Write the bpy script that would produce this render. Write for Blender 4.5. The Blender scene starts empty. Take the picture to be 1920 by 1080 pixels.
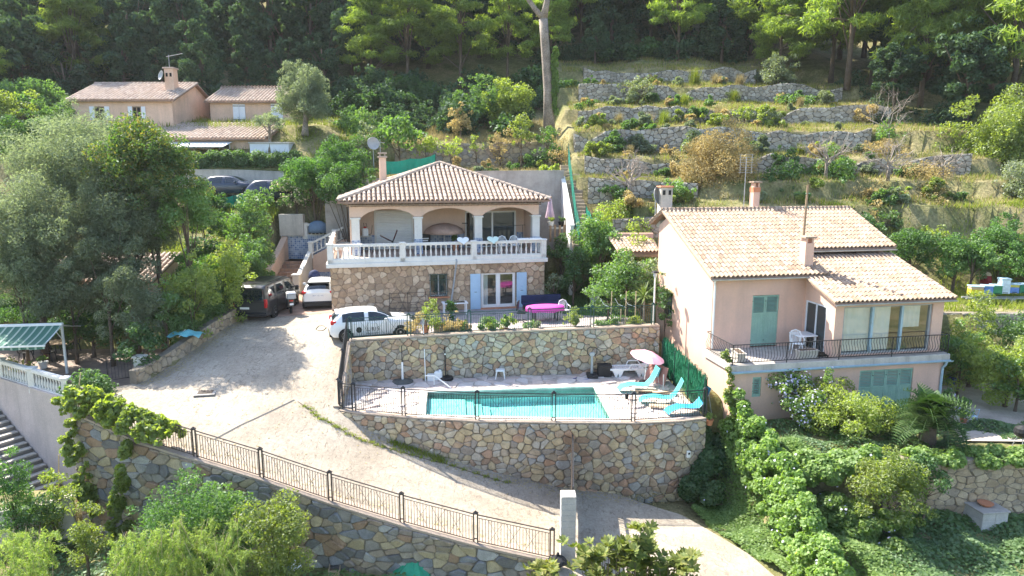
import bpy, math, random
import numpy as np
from mathutils import Vector, Matrix

# ------------------------------------------------------------------ camera, sky, sun, exposure
SC = bpy.context.scene
COL = SC.collection
CAM_H, FPX, PITCH = 9.9, 1290.0, math.radians(10)
cd = bpy.data.cameras.new('camera'); cam = bpy.data.objects.new('camera', cd); COL.objects.link(cam)
cam.location = (0, 0, CAM_H); cam.rotation_euler = (math.radians(90) - PITCH, 0, 0)
cd.sensor_width = 36; cd.lens = 36 * FPX / 1920; cd.clip_end = 2000; cd.clip_start = .1
SC.camera = cam
SUNV = Vector((-.72, .56, 1.0)).normalized()          # towards the sun: behind the houses, on the left
ELEV = math.asin(SUNV.z)
AZ = math.atan2(SUNV.x, SUNV.y)
W = bpy.data.worlds.new('World'); SC.world = W; W.use_nodes = True
wn = W.node_tree.nodes; wl = W.node_tree.links
bg = wn['Background']; sky = wn.new('ShaderNodeTexSky'); sky.sky_type = 'NISHITA'; sky.sun_disc = False
sky.sun_elevation = ELEV; sky.sun_rotation = AZ; sky.air_density = 1.1; sky.dust_density = 1.3; sky.altitude = 100
wl.new(sky.outputs[0], bg.inputs[0]); bg.inputs[1].default_value = .14
sd = bpy.data.lights.new('sun', 'SUN'); sun = bpy.data.objects.new('sun', sd); COL.objects.link(sun)
sd.energy = 5.0; sd.angle = math.radians(.53); sd.color = (1.0, .94, .81)
sun.rotation_euler = (-SUNV).to_track_quat('-Z', 'Y').to_euler(); sun.location = (-30, 20, 60)
SC.view_settings.view_transform = 'Standard'; SC.view_settings.look = 'None'
SC.view_settings.exposure = 1.62; SC.view_settings.gamma = 1.0
SC.render.engine = 'CYCLES'
cy = SC.cycles
cy.max_bounces = 6; cy.diffuse_bounces = 3; cy.glossy_bounces = 2; cy.transmission_bounces = 4; cy.transparent_max_bounces = 6
cy.caustics_reflective = False; cy.caustics_refractive = False
cy.use_denoising = True
try: cy.denoiser = 'OPENIMAGEDENOISE'
except Exception: pass
cy.use_adaptive_sampling = True; cy.adaptive_threshold = .02; cy.sample_clamp_indirect = 6

rnd = random.Random(7)
CP, SP = math.cos(PITCH), math.sin(PITCH)
def ray(x, y):
    u = (x - 960) / FPX; v = (y - 540) / FPX
    return (u, CP - v * SP, -SP - v * CP)
def pz(x, y, z):
    r = ray(x, y); t = (z - CAM_H) / r[2]; return Vector((r[0] * t, r[1] * t, z))
def py(x, y, Y):
    r = ray(x, y); t = Y / r[1]; return Vector((r[0] * t, Y, CAM_H + r[2] * t))
def lerp(a, b, t): return a + (b - a) * t

# ------------------------------------------------------------------ mesh helpers
class MB:
    def __init__(s): s.v = []; s.f = []
    def add(s, vs, fs):
        b = len(s.v); s.v.extend([tuple(p) for p in vs]); s.f.extend([tuple(b + i for i in f) for f in fs]); return s
    def box(s, x0, x1, y0, y1, z0, z1):
        return s.add([(x0,y0,z0),(x1,y0,z0),(x1,y1,z0),(x0,y1,z0),(x0,y0,z1),(x1,y0,z1),(x1,y1,z1),(x0,y1,z1)],
                     [(3,2,1,0),(4,5,6,7),(0,1,5,4),(1,2,6,5),(2,3,7,6),(3,0,4,7)])
    def bbox(s, x0, x1, y0, y1, z0, z1, b=.02):
        """box with its top and vertical edges bevelled"""
        a = [(x0+b,y0),(x1-b,y0),(x1,y0+b),(x1,y1-b),(x1-b,y1),(x0+b,y1),(x0,y1-b),(x0,y0+b)]
        i = [(x0+b,y0+b*.9),(x1-b,y0+b*.9),(x1-b*.9,y0+b),(x1-b*.9,y1-b),(x1-b,y1-b*.9),(x0+b,y1-b*.9),(x0+b*.9,y1-b),(x0+b*.9,y0+b)]
        vs = [(x,y,z0) for x,y in a] + [(x,y,z1-b) for x,y in a] + [(x,y,z1) for x,y in i]
        fs = [tuple(range(7,-1,-1)), tuple(range(16,24))]
        for k in range(8):
            n = (k+1) % 8
            fs += [(k,n,8+n,8+k),(8+k,8+n,16+n,16+k)]
        return s.add(vs, fs)
    def obox(s, M, x0, x1, y0, y1, z0, z1):
        c = [(x0,y0,z0),(x1,y0,z0),(x1,y1,z0),(x0,y1,z0),(x0,y0,z1),(x1,y0,z1),(x1,y1,z1),(x0,y1,z1)]
        return s.add([M @ Vector(p) for p in c], [(3,2,1,0),(4,5,6,7),(0,1,5,4),(1,2,6,5),(2,3,7,6),(3,0,4,7)])
    def prism(s, poly, z0, z1):
        """extrude an xy polygon (counter-clockwise) from z0 to z1; z may be lists"""
        n = len(poly); a = z0 if hasattr(z0,'__len__') else [z0]*n; b = z1 if hasattr(z1,'__len__') else [z1]*n
        vs = [(p[0],p[1],a[i]) for i,p in enumerate(poly)] + [(p[0],p[1],b[i]) for i,p in enumerate(poly)]
        return s.add(vs, [tuple(range(n-1,-1,-1)), tuple(range(n,2*n))] + [(i,(i+1)%n,n+(i+1)%n,n+i) for i in range(n)])
    def prismY(s, poly, y0, y1):
        n = len(poly)
        vs = [(p[0],y0,p[1]) for p in poly] + [(p[0],y1,p[1]) for p in poly]
        return s.add(vs, [tuple(range(n)), tuple(range(2*n-1,n-1,-1))] + [((i+1)%n,i,n+i,n+(i+1)%n) for i in range(n)])
    def prismX(s, poly, x0, x1):
        n = len(poly)
        vs = [(x0,p[0],p[1]) for p in poly] + [(x1,p[0],p[1]) for p in poly]
        return s.add(vs, [tuple(range(n-1,-1,-1)), tuple(range(n,2*n))] + [(i,(i+1)%n,n+(i+1)%n,n+i) for i in range(n)])
    def tube(s, pts, r, n=6, cap=True):
        pts = [Vector(p) for p in pts]; m = len(pts)
        rs = r if hasattr(r,'__len__') else [r]*m
        vs = []; ref = None
        for i,p in enumerate(pts):
            d = (pts[min(i+1,m-1)] - pts[max(i-1,0)])
            d = d.normalized() if d.length > 1e-9 else Vector((0,0,1))
            if ref is None: ref = Vector((1,0,0)) if abs(d.x) < .8 else Vector((0,1,0))
            a = (ref - d * ref.dot(d)).normalized(); b = d.cross(a); ref = a
            for k in range(n):
                t = 2*math.pi*k/n + math.pi/n
                vs.append(p + (a*math.cos(t) + b*math.sin(t)) * rs[i])
        fs = [(i*n+k, i*n+(k+1)%n, (i+1)*n+(k+1)%n, (i+1)*n+k) for i in range(m-1) for k in range(n)]
        if cap: fs += [tuple(range(n-1,-1,-1)), tuple(range((m-1)*n, m*n))]
        return s.add(vs, fs)
    def lathe(s, prof, n=12, o=(0,0,0), sx=1, sy=1):
        vs = []; m = len(prof)
        for r,z in prof:
            for k in range(n):
                t = 2*math.pi*k/n; vs.append((o[0]+r*sx*math.cos(t), o[1]+r*sy*math.sin(t), o[2]+z))
        fs = [(i*n+k, i*n+(k+1)%n, (i+1)*n+(k+1)%n, (i+1)*n+k) for i in range(m-1) for k in range(n)]
        fs += [tuple(range(n-1,-1,-1)), tuple(range((m-1)*n, m*n))]
        return s.add(vs, fs)
    def grid(s, P):
        """P: rows of points"""
        r, c = len(P), len(P[0])
        return s.add([p for row in P for p in row], [(i*c+j, i*c+j+1, (i+1)*c+j+1, (i+1)*c+j) for i in range(r-1) for j in range(c-1)])
    def mesh(s, name, m, smooth=False):
        me = bpy.data.meshes.new(name); me.from_pydata(s.v, [], s.f)
        if m: me.materials.append(m)
        if smooth: me.polygons.foreach_set('use_smooth', [True]*len(me.polygons))
        me.update(); return me

def wmat(o):
    m = o.matrix_parent_inverse @ o.matrix_basis
    return wmat(o.parent) @ m if o.parent else o.matrix_basis.copy()
def ob(name, me, parent=None, m=None, world=False, smooth=False, loc=None, rot=None, scale=None):
    """link one mesh object; me is an MB or a mesh; world=True: vertices are world coordinates although it has a parent"""
    if isinstance(me, MB): me = me.mesh(name, m, smooth)
    elif m and not me.materials: me.materials.append(m)
    o = bpy.data.objects.new(name, me); COL.objects.link(o)
    if loc is not None: o.location = loc
    if rot is not None: o.rotation_euler = rot
    if scale is not None: o.scale = scale
    if parent is not None:
        o.parent = parent
        if world: o.matrix_parent_inverse = wmat(parent).inverted()
    return o
def tag(o, label, cat=None, group=None, kind=None):
    if label: o['label'] = label
    if cat: o['category'] = cat
    if group: o['group'] = group
    if kind: o['kind'] = kind
    return o
def thing(name, label, cat, loc=(0,0,0), rz=0, group=None, scale=None):
    o = bpy.data.objects.new(name, None); COL.objects.link(o); o.empty_display_size = .2
    o.location = loc; o.rotation_euler = (0,0,rz)
    if scale: o.scale = scale
    return tag(o, label, cat, group, 'thing')
def struct(name, mb, m, label=None, smooth=False):
    o = ob(name, mb, None, m, smooth=smooth); o['kind'] = 'structure'
    if label: o['label'] = label
    return o
def copy_tree(o, parent=None):
    c = o.copy(); COL.objects.link(c)
    if parent is not None: c.parent = parent
    for ch in list(o.children): copy_tree(ch, c)
    return c

def fastmesh(name, co, nv, m):
    """co: (faces*nv,3) vertices of separate faces with nv corners each"""
    n = len(co) // nv
    me = bpy.data.meshes.new(name)
    me.vertices.add(n*nv); me.vertices.foreach_set('co', np.ascontiguousarray(co, dtype=np.float32).ravel())
    me.loops.add(n*nv); me.loops.foreach_set('vertex_index', np.arange(n*nv, dtype=np.int32))
    me.polygons.add(n); me.polygons.foreach_set('loop_start', np.arange(0, n*nv, nv, dtype=np.int32))
    if m: me.materials.append(m)
    me.update(calc_edges=True); return me

# ------------------------------------------------------------------ materials
def _nt(name):
    m = bpy.data.materials.new(name); m.use_nodes = True
    nt = m.node_tree; b = nt.nodes['Principled BSDF']
    return m, nt, nt.nodes, nt.links, b
def _ramp(N, cols, interp='LINEAR'):
    r = N.new('ShaderNodeValToRGB'); e = r.color_ramp.elements; r.color_ramp.interpolation = interp
    while len(e) < len(cols): e.new(.5)
    for i,c in enumerate(cols):
        e[i].position = i / max(1, len(cols) - (0 if interp == 'CONSTANT' else 1)); e[i].color = (*c, 1)
    return r
def _mul(N, L, a, b, mode='MULTIPLY', fac=1.0):
    x = N.new('ShaderNodeMix'); x.data_type = 'RGBA'; x.blend_type = mode; x.inputs[0].default_value = fac
    L.new(a, x.inputs[6])
    if hasattr(b, 'node'): L.new(b, x.inputs[7])
    else: x.inputs[7].default_value = (*b, 1)
    return x.outputs[2]
def _noise(N, L, scale, detail=5, rough=.6, co=None, dist=0):
    n = N.new('ShaderNodeTexNoise'); n.inputs['Scale'].default_value = scale; n.inputs['Detail'].default_value = detail
    n.inputs['Roughness'].default_value = rough; n.inputs['Distortion'].default_value = dist
    if co is None:
        g = N.new('ShaderNodeNewGeometry'); co = g.outputs['Position']
    L.new(co, n.inputs['Vector']); return n.outputs['Fac']
def _map(N, L, v, a0, a1, b0, b1):
    r = N.new('ShaderNodeMapRange'); L.new(v, r.inputs[0])
    for i,x in enumerate((a0,a1,b0,b1)): r.inputs[i+1].default_value = x
    return r.outputs[0]
def _grey(N, L, v):
    c = N.new('ShaderNodeCombineColor')
    for i in range(3): L.new(v, c.inputs[i])
    return c.outputs[0]

def mat(name, cols, rough=.8, by=None, n1=(2.0,.75,1.2), n2=(18.0,.85,1.12), bump=0, bscale=30, spec=.3, metal=0, stain=None, interp='LINEAR', streak=None):
    """by: None | 'obj' | 'isl' pick a colour of cols by object / by loose piece; n1,n2: (scale, low, high) brightness noise"""
    m, nt, N, L, B = _nt(name)
    if not hasattr(cols[0], '__len__'): cols = [cols]
    if by == 'obj':
        r = _ramp(N, cols, interp); i = N.new('ShaderNodeObjectInfo'); L.new(i.outputs['Random'], r.inputs[0]); c = r.outputs[0]
    elif by == 'isl':
        r = _ramp(N, cols, interp); i = N.new('ShaderNodeNewGeometry'); L.new(i.outputs['Random Per Island'], r.inputs[0]); c = r.outputs[0]
    elif len(cols) > 1:
        r = _ramp(N, cols); L.new(_map(N, L, _noise(N, L, n1[0]*.5, 4), .3, .7, 0, 1), r.inputs[0]); c = r.outputs[0]
    else:
        r = N.new('ShaderNodeRGB'); r.outputs[0].default_value = (*cols[0], 1); c = r.outputs[0]
    for nn in (n1, n2):
        if nn: c = _mul(N, L, c, _grey(N, L, _map(N, L, _noise(N, L, nn[0]), .3, .7, nn[1], nn[2])))
    if stain:
        col, sc, lo, hi, amt = stain
        x = N.new('ShaderNodeMix'); x.data_type = 'RGBA'; L.new(_map(N, L, _noise(N, L, sc, 8, .7), lo, hi, 0, amt), x.inputs[0])
        L.new(c, x.inputs[6]); x.inputs[7].default_value = (*col, 1); c = x.outputs[2]
    if streak:
        col, sc, lo, hi, amt = streak
        g = N.new('ShaderNodeNewGeometry'); mp = N.new('ShaderNodeMapping'); mp.inputs['Scale'].default_value = (1, 1, .12)
        L.new(g.outputs['Position'], mp.inputs[0])
        x = N.new('ShaderNodeMix'); x.data_type = 'RGBA'; L.new(_map(N, L, _noise(N, L, sc, 6, .65, mp.outputs[0]), lo, hi, 0, amt), x.inputs[0])
        L.new(c, x.inputs[6]); x.inputs[7].default_value = (*col, 1); c = x.outputs[2]
    L.new(c, B.inputs['Base Color'])
    B.inputs['Roughness'].default_value = rough; B.inputs['Specular IOR Level'].default_value = spec; B.inputs['Metallic'].default_value = metal
    if bump:
        bp = N.new('ShaderNodeBump'); bp.inputs['Strength'].default_value = bump; bp.inputs['Distance'].default_value = .02 if bump < .45 else .05
        L.new(_noise(N, L, bscale, 6, .65), bp.inputs['Height']); L.new(bp.outputs[0], B.inputs['Normal'])
    return m
def leafmat(name, cols, trans=.42, sheen=.05, tint=(1.15,1.2,.55), clump=.55):
    m, nt, N, L, B = _nt(name)
    N.remove(B); out = N['Material Output']
    g = N.new('ShaderNodeNewGeometry'); r = _ramp(N, cols)
    no = _noise(N, L, clump, 3)
    a = N.new('ShaderNodeMath'); a.operation = 'MULTIPLY_ADD'; L.new(g.outputs['Random Per Island'], a.inputs[0]); a.inputs[1].default_value = .6
    L.new(_map(N, L, no, .3, .7, 0, .4), a.inputs[2]); L.new(a.outputs[0], r.inputs[0])
    oi = N.new('ShaderNodeObjectInfo')
    c = _mul(N, L, r.outputs[0], _grey(N, L, _map(N, L, oi.outputs['Random'], 0, 1, .82, 1.16)))
    d = N.new('ShaderNodeBsdfDiffuse'); L.new(c, d.inputs[0])
    t = N.new('ShaderNodeBsdfTranslucent'); L.new(_mul(N, L, c, tint), t.inputs[0])
    mx = N.new('ShaderNodeMixShader'); mx.inputs[0].default_value = trans; L.new(d.outputs[0], mx.inputs[1]); L.new(t.outputs[0], mx.inputs[2])
    gl = N.new('ShaderNodeBsdfGlossy'); gl.inputs['Roughness'].default_value = .6; gl.inputs[0].default_value = (.9,.95,1,1)
    m2 = N.new('ShaderNodeMixShader'); m2.inputs[0].default_value = sheen; L.new(mx.outputs[0], m2.inputs[1]); L.new(gl.outputs[0], m2.inputs[2])
    L.new(m2.outputs[0], out.inputs[0]); return m
def glassmat(name, tint=(.03,.045,.05), rough=.03):
    m, nt, N, L, B = _nt(name)
    B.inputs['Base Color'].default_value = (*tint, 1); B.inputs['Roughness'].default_value = rough; B.inputs['Specular IOR Level'].default_value = .9
    return m
def panemat(name, tint=(.85,.9,.9)):
    """clear glazing: see-through with a mirror share by angle"""
    m, nt, N, L, B = _nt(name); N.remove(B); out = N['Material Output']
    t = N.new('ShaderNodeBsdfTransparent'); t.inputs[0].default_value = (*tint, 1)
    g = N.new('ShaderNodeBsdfGlossy'); g.inputs['Roughness'].default_value = .01
    f = N.new('ShaderNodeLayerWeight'); f.inputs[0].default_value = .35
    x = N.new('ShaderNodeMixShader'); L.new(_map(N, L, f.outputs['Facing'], 0, 1, .10, .75), x.inputs[0]); L.new(t.outputs[0], x.inputs[1]); L.new(g.outputs[0], x.inputs[2])
    L.new(x.outputs[0], out.inputs[0]); return m

MT = {}
def setup_materials():
    T = MT
    T['plaster'] = mat('pink_plaster', (.66,.475,.37), .9, n1=(.8,.9,1.08), n2=(14,.94,1.05), bump=.15, bscale=60, streak=((.40,.30,.24),1.6,.52,.75,.35))
    T['plaster_r'] = mat('rose_plaster', (.70,.46,.36), .9, n1=(.7,.92,1.06), n2=(14,.94,1.05), bump=.15, bscale=60, streak=((.40,.28,.24),1.2,.5,.78,.5), stain=((.58,.42,.36),.5,.45,.7,.5))
    T['plaster_far'] = mat('ochre_plaster', (.72,.50,.38), .92, n1=(.6,.85,1.1), n2=(9,.9,1.06), streak=((.34,.24,.18),.9,.5,.75,.5))
    T['white'] = mat('white_stone', (.74,.72,.68), .75, n1=(1.5,.88,1.05), n2=(25,.92,1.04), stain=((.30,.28,.25),3,.56,.8,.5), bump=.08)
    T['whitepaint'] = mat('white_paint', (.80,.80,.79), .45, n1=(3,.96,1.03), n2=None)
    T['whiteplastic'] = mat('white_plastic', (.80,.80,.80), .35, n1=(4,.96,1.02), n2=None, spec=.5)
    T['tile'] = mat('clay_tile', [(.31,.21,.15),(.40,.29,.215),(.44,.33,.25),(.36,.26,.19),(.48,.37,.29),(.33,.24,.185)], .85, by='obj', n1=(6,.8,1.12), n2=(30,.85,1.1), stain=((.25,.19,.16),5,.58,.8,.55), bump=.2)
    T['tile_isl'] = mat('clay_tile_field', [(.31,.21,.15),(.40,.29,.215),(.44,.33,.25),(.36,.26,.19),(.48,.37,.29),(.33,.24,.185)], .85, by='isl', n1=(6,.8,1.12), n2=(30,.85,1.1), stain=((.25,.19,.16),5,.58,.8,.55), bump=.2)
    T['tile_m'] = mat('clay_tile_weathered', [(.39,.30,.24),(.49,.39,.32),(.44,.34,.27),(.36,.28,.23),(.56,.46,.39)], .88, by='obj', n1=(5,.75,1.12), n2=(30,.85,1.1), stain=((.20,.165,.14),4,.54,.78,.6), bump=.2)
    T['tile_m_isl'] = mat('clay_tile_weathered_field', [(.39,.30,.24),(.49,.39,.32),(.44,.34,.27),(.36,.28,.23),(.56,.46,.39)], .88, by='isl', n1=(5,.75,1.12), n2=(30,.85,1.1), stain=((.20,.165,.14),4,.54,.78,.6), bump=.2)
    T['roofdeck'] = mat('roof_underlay', (.30,.20,.15), .95)
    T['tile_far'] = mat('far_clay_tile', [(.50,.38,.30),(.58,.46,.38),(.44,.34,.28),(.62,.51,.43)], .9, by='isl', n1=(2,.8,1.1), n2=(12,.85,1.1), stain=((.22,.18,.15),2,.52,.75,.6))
    T['stone_house'] = mat('house_stone', [(.42,.30,.20),(.54,.41,.29),(.48,.35,.24),(.60,.47,.35),(.37,.27,.19),(.52,.37,.26)], .9, by='obj', interp='CONSTANT', n1=(5,.8,1.15), n2=(28,.82,1.12), bump=.5, bscale=22)
    T['mortar_house'] = mat('house_mortar', (.30,.22,.16), .95, bump=.3)
    T['stone_pool'] = mat('pool_wall_stone', [(.49,.38,.23),(.38,.33,.27),(.47,.34,.23),(.47,.41,.33),(.53,.43,.28),(.36,.24,.16),(.40,.38,.35),(.54,.42,.26),(.34,.29,.24),(.47,.30,.20),(.55,.48,.38),(.43,.34,.24),(.46,.40,.32)], .88, by='obj', interp='CONSTANT', n1=(4,.72,1.15), n2=(24,.8,1.15), bump=.5, bscale=18, stain=((.17,.15,.13),2.2,.55,.78,.55))
    T['stone_pool_isl'] = mat('pool_wall_small_stone', [(.49,.38,.23),(.38,.33,.27),(.47,.34,.23),(.47,.41,.33),(.53,.43,.28),(.36,.24,.16),(.40,.38,.35)], .88, by='isl', n1=(4,.72,1.15), n2=(24,.8,1.15), bump=.5, bscale=18)
    T['mortar'] = mat('wall_mortar', (.23,.195,.155), .95, bump=.3, n1=(3,.7,1.15), stain=((.16,.14,.12),2,.5,.75,.5))
    T['stone_low'] = mat('low_wall_stone', [(.30,.27,.23),(.42,.33,.21),(.26,.26,.27),(.36,.24,.16),(.47,.38,.24),(.20,.19,.185),(.42,.40,.37),(.33,.27,.20)], .9, by='obj', interp='CONSTANT', n1=(4,.7,1.15), n2=(24,.8,1.15), bump=.5, bscale=18, stain=((.13,.13,.10),2,.52,.75,.6))
    T['stone_low_isl'] = mat('low_wall_small_stone', [(.33,.29,.24),(.40,.33,.24),(.28,.27,.27),(.36,.27,.20),(.44,.36,.25),(.25,.24,.23)], .9, by='isl', n1=(4,.7,1.15), n2=(24,.8,1.15), bump=.5, bscale=18)
    T['stone_dry'] = mat('dry_stone', [(.40,.36,.31),(.50,.46,.40),(.30,.27,.23),(.44,.38,.30),(.56,.52,.46),(.22,.20,.17)], .92, by='isl', n1=(2,.75,1.12), n2=(20,.8,1.12), bump=.4, stain=((.22,.21,.17),1.2,.52,.78,.45))
    T['stone_border'] = mat('border_stone', [(.46,.36,.24),(.38,.29,.20),(.50,.40,.28),(.34,.28,.22)], .9, by='obj', n1=(4,.75,1.15), n2=(24,.8,1.12), bump=.5)
    T['concrete'] = mat('grey_concrete', (.42,.39,.36), .92, n1=(1.2,.8,1.12), n2=(12,.88,1.08), bump=.2, stain=((.2,.18,.16),1.5,.5,.75,.5), streak=((.2,.19,.17),2.2,.5,.72,.5))
    T['concrete_w'] = mat('pale_concrete', (.52,.48,.43), .92, n1=(1.2,.82,1.1), n2=(12,.9,1.08), bump=.2, streak=((.22,.20,.18),1.8,.48,.72,.6))
    T['block'] = mat('grey_block', (.46,.44,.42), .92, n1=(3,.85,1.1), n2=(20,.88,1.08), bump=.3)
    T['iron'] = mat('black_iron', (.025,.025,.028), .5, n1=(6,.7,1.4), n2=None, spec=.4)
    T['iron_rust'] = mat('worn_brown_iron', (.075,.055,.045), .6, n1=(6,.6,1.5), n2=None, spec=.4)
    T['iron_green'] = mat('dark_green_iron', (.02,.06,.05), .45, n1=(6,.7,1.4), n2=None, spec=.4)
    T['drive'] = None
    T['wood'] = mat('weathered_wood', [(.36,.25,.16),(.30,.21,.14)], .85, n1=(3,.75,1.15), n2=(30,.8,1.1), bump=.3)
    T['woodpale'] = mat('pale_wood', (.58,.44,.29), .8, n1=(4,.85,1.1), n2=(30,.85,1.08))
    T['trunk'] = mat('bark', [(.17,.125,.09),(.12,.09,.07)], .95, n1=(3,.65,1.2), n2=(16,.7,1.2), bump=.6, bscale=14)
    T['trunk_grey'] = mat('grey_bark', [(.40,.34,.29),(.20,.16,.13)], .95, n1=(3,.55,1.25), n2=(12,.6,1.3), bump=.9, bscale=14)
    T['twig'] = mat('dead_twig', [(.40,.34,.29),(.30,.25,.21)], .95, n1=(3,.8,1.15), n2=None)
    T['glass'] = glassmat('dark_glass')
    T['pane'] = panemat('clear_pane')
    T['shutter_g'] = mat('green_shutter', (.27,.43,.35), .6, n1=(2.5,.88,1.08), n2=(20,.92,1.05))
    T['shutter_b'] = mat('pale_blue_shutter', (.40,.56,.72), .6, n1=(3,.95,1.04), n2=None)
    T['shutter_w'] = mat('white_shutter', (.72,.74,.80), .6, n1=(3,.95,1.04), n2=None)
    T['dark'] = mat('dark_interior', (.02,.02,.022), .9, n1=None, n2=None)
    T['room'] = mat('room_wall', (.42,.38,.33), .9)
    T['zinc'] = mat('zinc_gutter', (.36,.50,.58), .45, n1=(4,.85,1.1), n2=None, spec=.5)
    T['terracotta'] = mat('terracotta', (.52,.22,.12), .85, n1=(6,.85,1.1), n2=(30,.9,1.08))
    T['black'] = mat('black_plastic', (.02,.02,.022), .5, n1=(4,.8,1.2), n2=None)
    T['grey'] = mat('grey_metal', (.35,.36,.37), .4, n1=(4,.9,1.1), n2=None, spec=.5)
    T['turq'] = mat('turquoise_canvas', (.06,.46,.48), .7, n1=(5,.9,1.1), n2=None)
    T['turqb'] = mat('blue_turquoise_canvas', (.03,.36,.62), .7, n1=(5,.9,1.1), n2=None)
    T['pink'] = mat('pink_fabric', (.80,.36,.52), .7, n1=(3,.92,1.06), n2=None)
    T['pinkpale'] = mat('pale_pink_fabric', (.84,.46,.58), .7, n1=(3,.92,1.06), n2=None)
    T['magenta'] = mat('magenta_cloth', (.62,.07,.42), .7, n1=(4,.9,1.1), n2=None)
    T['greennet'] = mat('green_net', (.02,.27,.18), .8, n1=(1.5,.8,1.15), n2=(40,.8,1.15))
    T['greentarp'] = mat('green_tarp', (.01,.26,.14), .35, n1=(2,.8,1.2), n2=None, spec=.5)
    T['bamboo'] = mat('bamboo_cane', (.55,.43,.26), .7, n1=(6,.85,1.1), n2=None)
    T['soil'] = mat('soil', (.12,.085,.06), 1.0, bump=.5)
    T['tyre'] = mat('tyre', (.018,.018,.018), .85, n1=None, n2=None)
    T['rim'] = mat('alloy_rim', (.55,.55,.57), .3, n1=None, n2=None, metal=.7)
    T['redlight'] = mat('red_lamp_glass', (.5,.01,.015), .15, n1=None, n2=None, spec=.7)
    T['clearlight'] = mat('clear_lamp_glass', (.55,.58,.6), .1, n1=None, n2=None, spec=.8)
setup_materials()
# ------------------------------------------------------------------ land
DRIVE_PTS = np.array([(-18,26,.75),(-16.5,24.6,.75),(-13.31,23.36,.14),(-11.18,22.9,-.3),(-8.7,22.42,-.84),(-6.2,21.9,-1.45),(-3.7,21.44,-2.0),(-1.2,20.97,-2.45),(1.3,20.5,-2.8),
    (-7.1,26.7,-.12),(-6.1,26.6,-.6),(-4.3,26.1,-1.2),(-1.3,25.6,-2.0),(2.1,25.5,-2.75),(4.9,25.4,-2.98),(-8.1,31.6,1.66),(-5.3,32.6,1.8),(-13,35.6,1.9),(-15,35,1.85),
    (-12.6,27.2,.7),(-15.8,28.5,.75),(-10,40,2.0),(-13,46,2.1),(-16,41,2.1),(-9,45,2.1),(7,23,-3.15),(9.5,18.5,-3.7),(5,20,-3.2),(9,14,-4.3),(-3,34,1.85)], dtype=float)
def _tps(pts):
    n = len(pts); d = np.linalg.norm(pts[:,None,:2] - pts[None,:,:2], axis=2)
    K = np.where(d > 0, d*d*np.log(d + 1e-12), 0) + np.eye(n) * .5
    Pm = np.c_[np.ones(n), pts[:,:2]]
    A = np.block([[K, Pm],[Pm.T, np.zeros((3,3))]]); w = np.linalg.solve(A, np.r_[pts[:,2], 0,0,0])
    def f(X, Y):
        X = np.asarray(X, float); Y = np.asarray(Y, float); o = w[n] + w[n+1]*X + w[n+2]*Y
        for i in range(n):
            r2 = (X - pts[i,0])**2 + (Y - pts[i,1])**2
            o = o + w[i] * .5 * r2 * np.log(r2 + 1e-12)
        return o
    return f
zd = _tps(DRIVE_PTS)
def inpoly(X, Y, poly):
    X = np.asarray(X, float); Y = np.asarray(Y, float); c = np.zeros(X.shape, bool); n = len(poly); j = n - 1
    for i in range(n):
        xi, yi = poly[i]; xj, yj = poly[j]
        if yi != yj: c ^= ((yi > Y) != (yj > Y)) & (X < (xj - xi) * (Y - yi) / (yj - yi) + xi)
        j = i
    return c
def sstep(x, a, b):
    t = np.clip((x - a) / (b - a), 0, 1); return t*t*(3 - 2*t)

FRONT_WALL = [(-16.3,24.35,.95),(-13.31,23.36,.14),(-11.18,22.9,-.3),(-8.7,22.42,-.84),(-6.2,21.9,-1.45),(-3.7,21.44,-2.0),(-1.2,20.97,-2.45),(1.3,20.53,-2.78)]
DECK_FRONT = [(-7.12,27.1),(-6.2,26.75),(-4.28,26.3),(-1.26,25.83),(1.8,25.7),(4.81,25.66),(6.6,25.85),(7.75,26.2)]
UPPER_WALL = [(-7.55,31.0,1.92),(-1.5,31.66,2.12),(7.2,32.7,2.23)]
P_DRIVE = [(-16.4,24.3),(-13.31,23.36),(-8.7,22.42),(-3.7,21.44),(1.4,20.5),(2.4,14),(10.5,14),(9.6,18.5),(8.2,21.8),(6.4,24.2),(4.2,25.55),(1.8,25.75),(-1.26,25.88),(-4.28,26.35),(-6.2,26.8),(-7.2,27.15),(-7.65,31.0),(-5.2,31.5),(-5.2,35.5),(-9.6,36.7),(-11.6,46),(-14.6,46),(-14.2,40),(-14.6,35.2),(-15.6,30.2),(-16.2,28.3),(-17.6,27.2)]
P_DECK = [(p[0],p[1]) for p in DECK_FRONT] + [(7.3,32.9),(-1.5,31.9),(-7.6,31.2)]
P_DECK_G = [(p[0],p[1]+.25) for p in DECK_FRONT[1:]] + [(7.3,33.05),(-1.5,32.1),(-7.95,31.45),(-7.4,27.4)]
P_FRONT = [(-16.3,24.75),(-13.3,23.6),(-8.7,22.66),(-3.7,21.68),(1.5,20.7),(1.9,0),(-60,0),(-60,20),(-19,21.5)]
TERR = [(42.5,7.4,8.1),(45,8.1,9.3),(48.2,9.4,10.5),(52,11.0,12.5),(58,13.5,14.5),(64,15.7,16.9),(70,18.0,19.2)]   # Y, foot z, top z
def wobble(X): return .55*np.sin(np.asarray(X)*.42+1.0) + .3*np.sin(np.asarray(X)*1.05)
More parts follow.
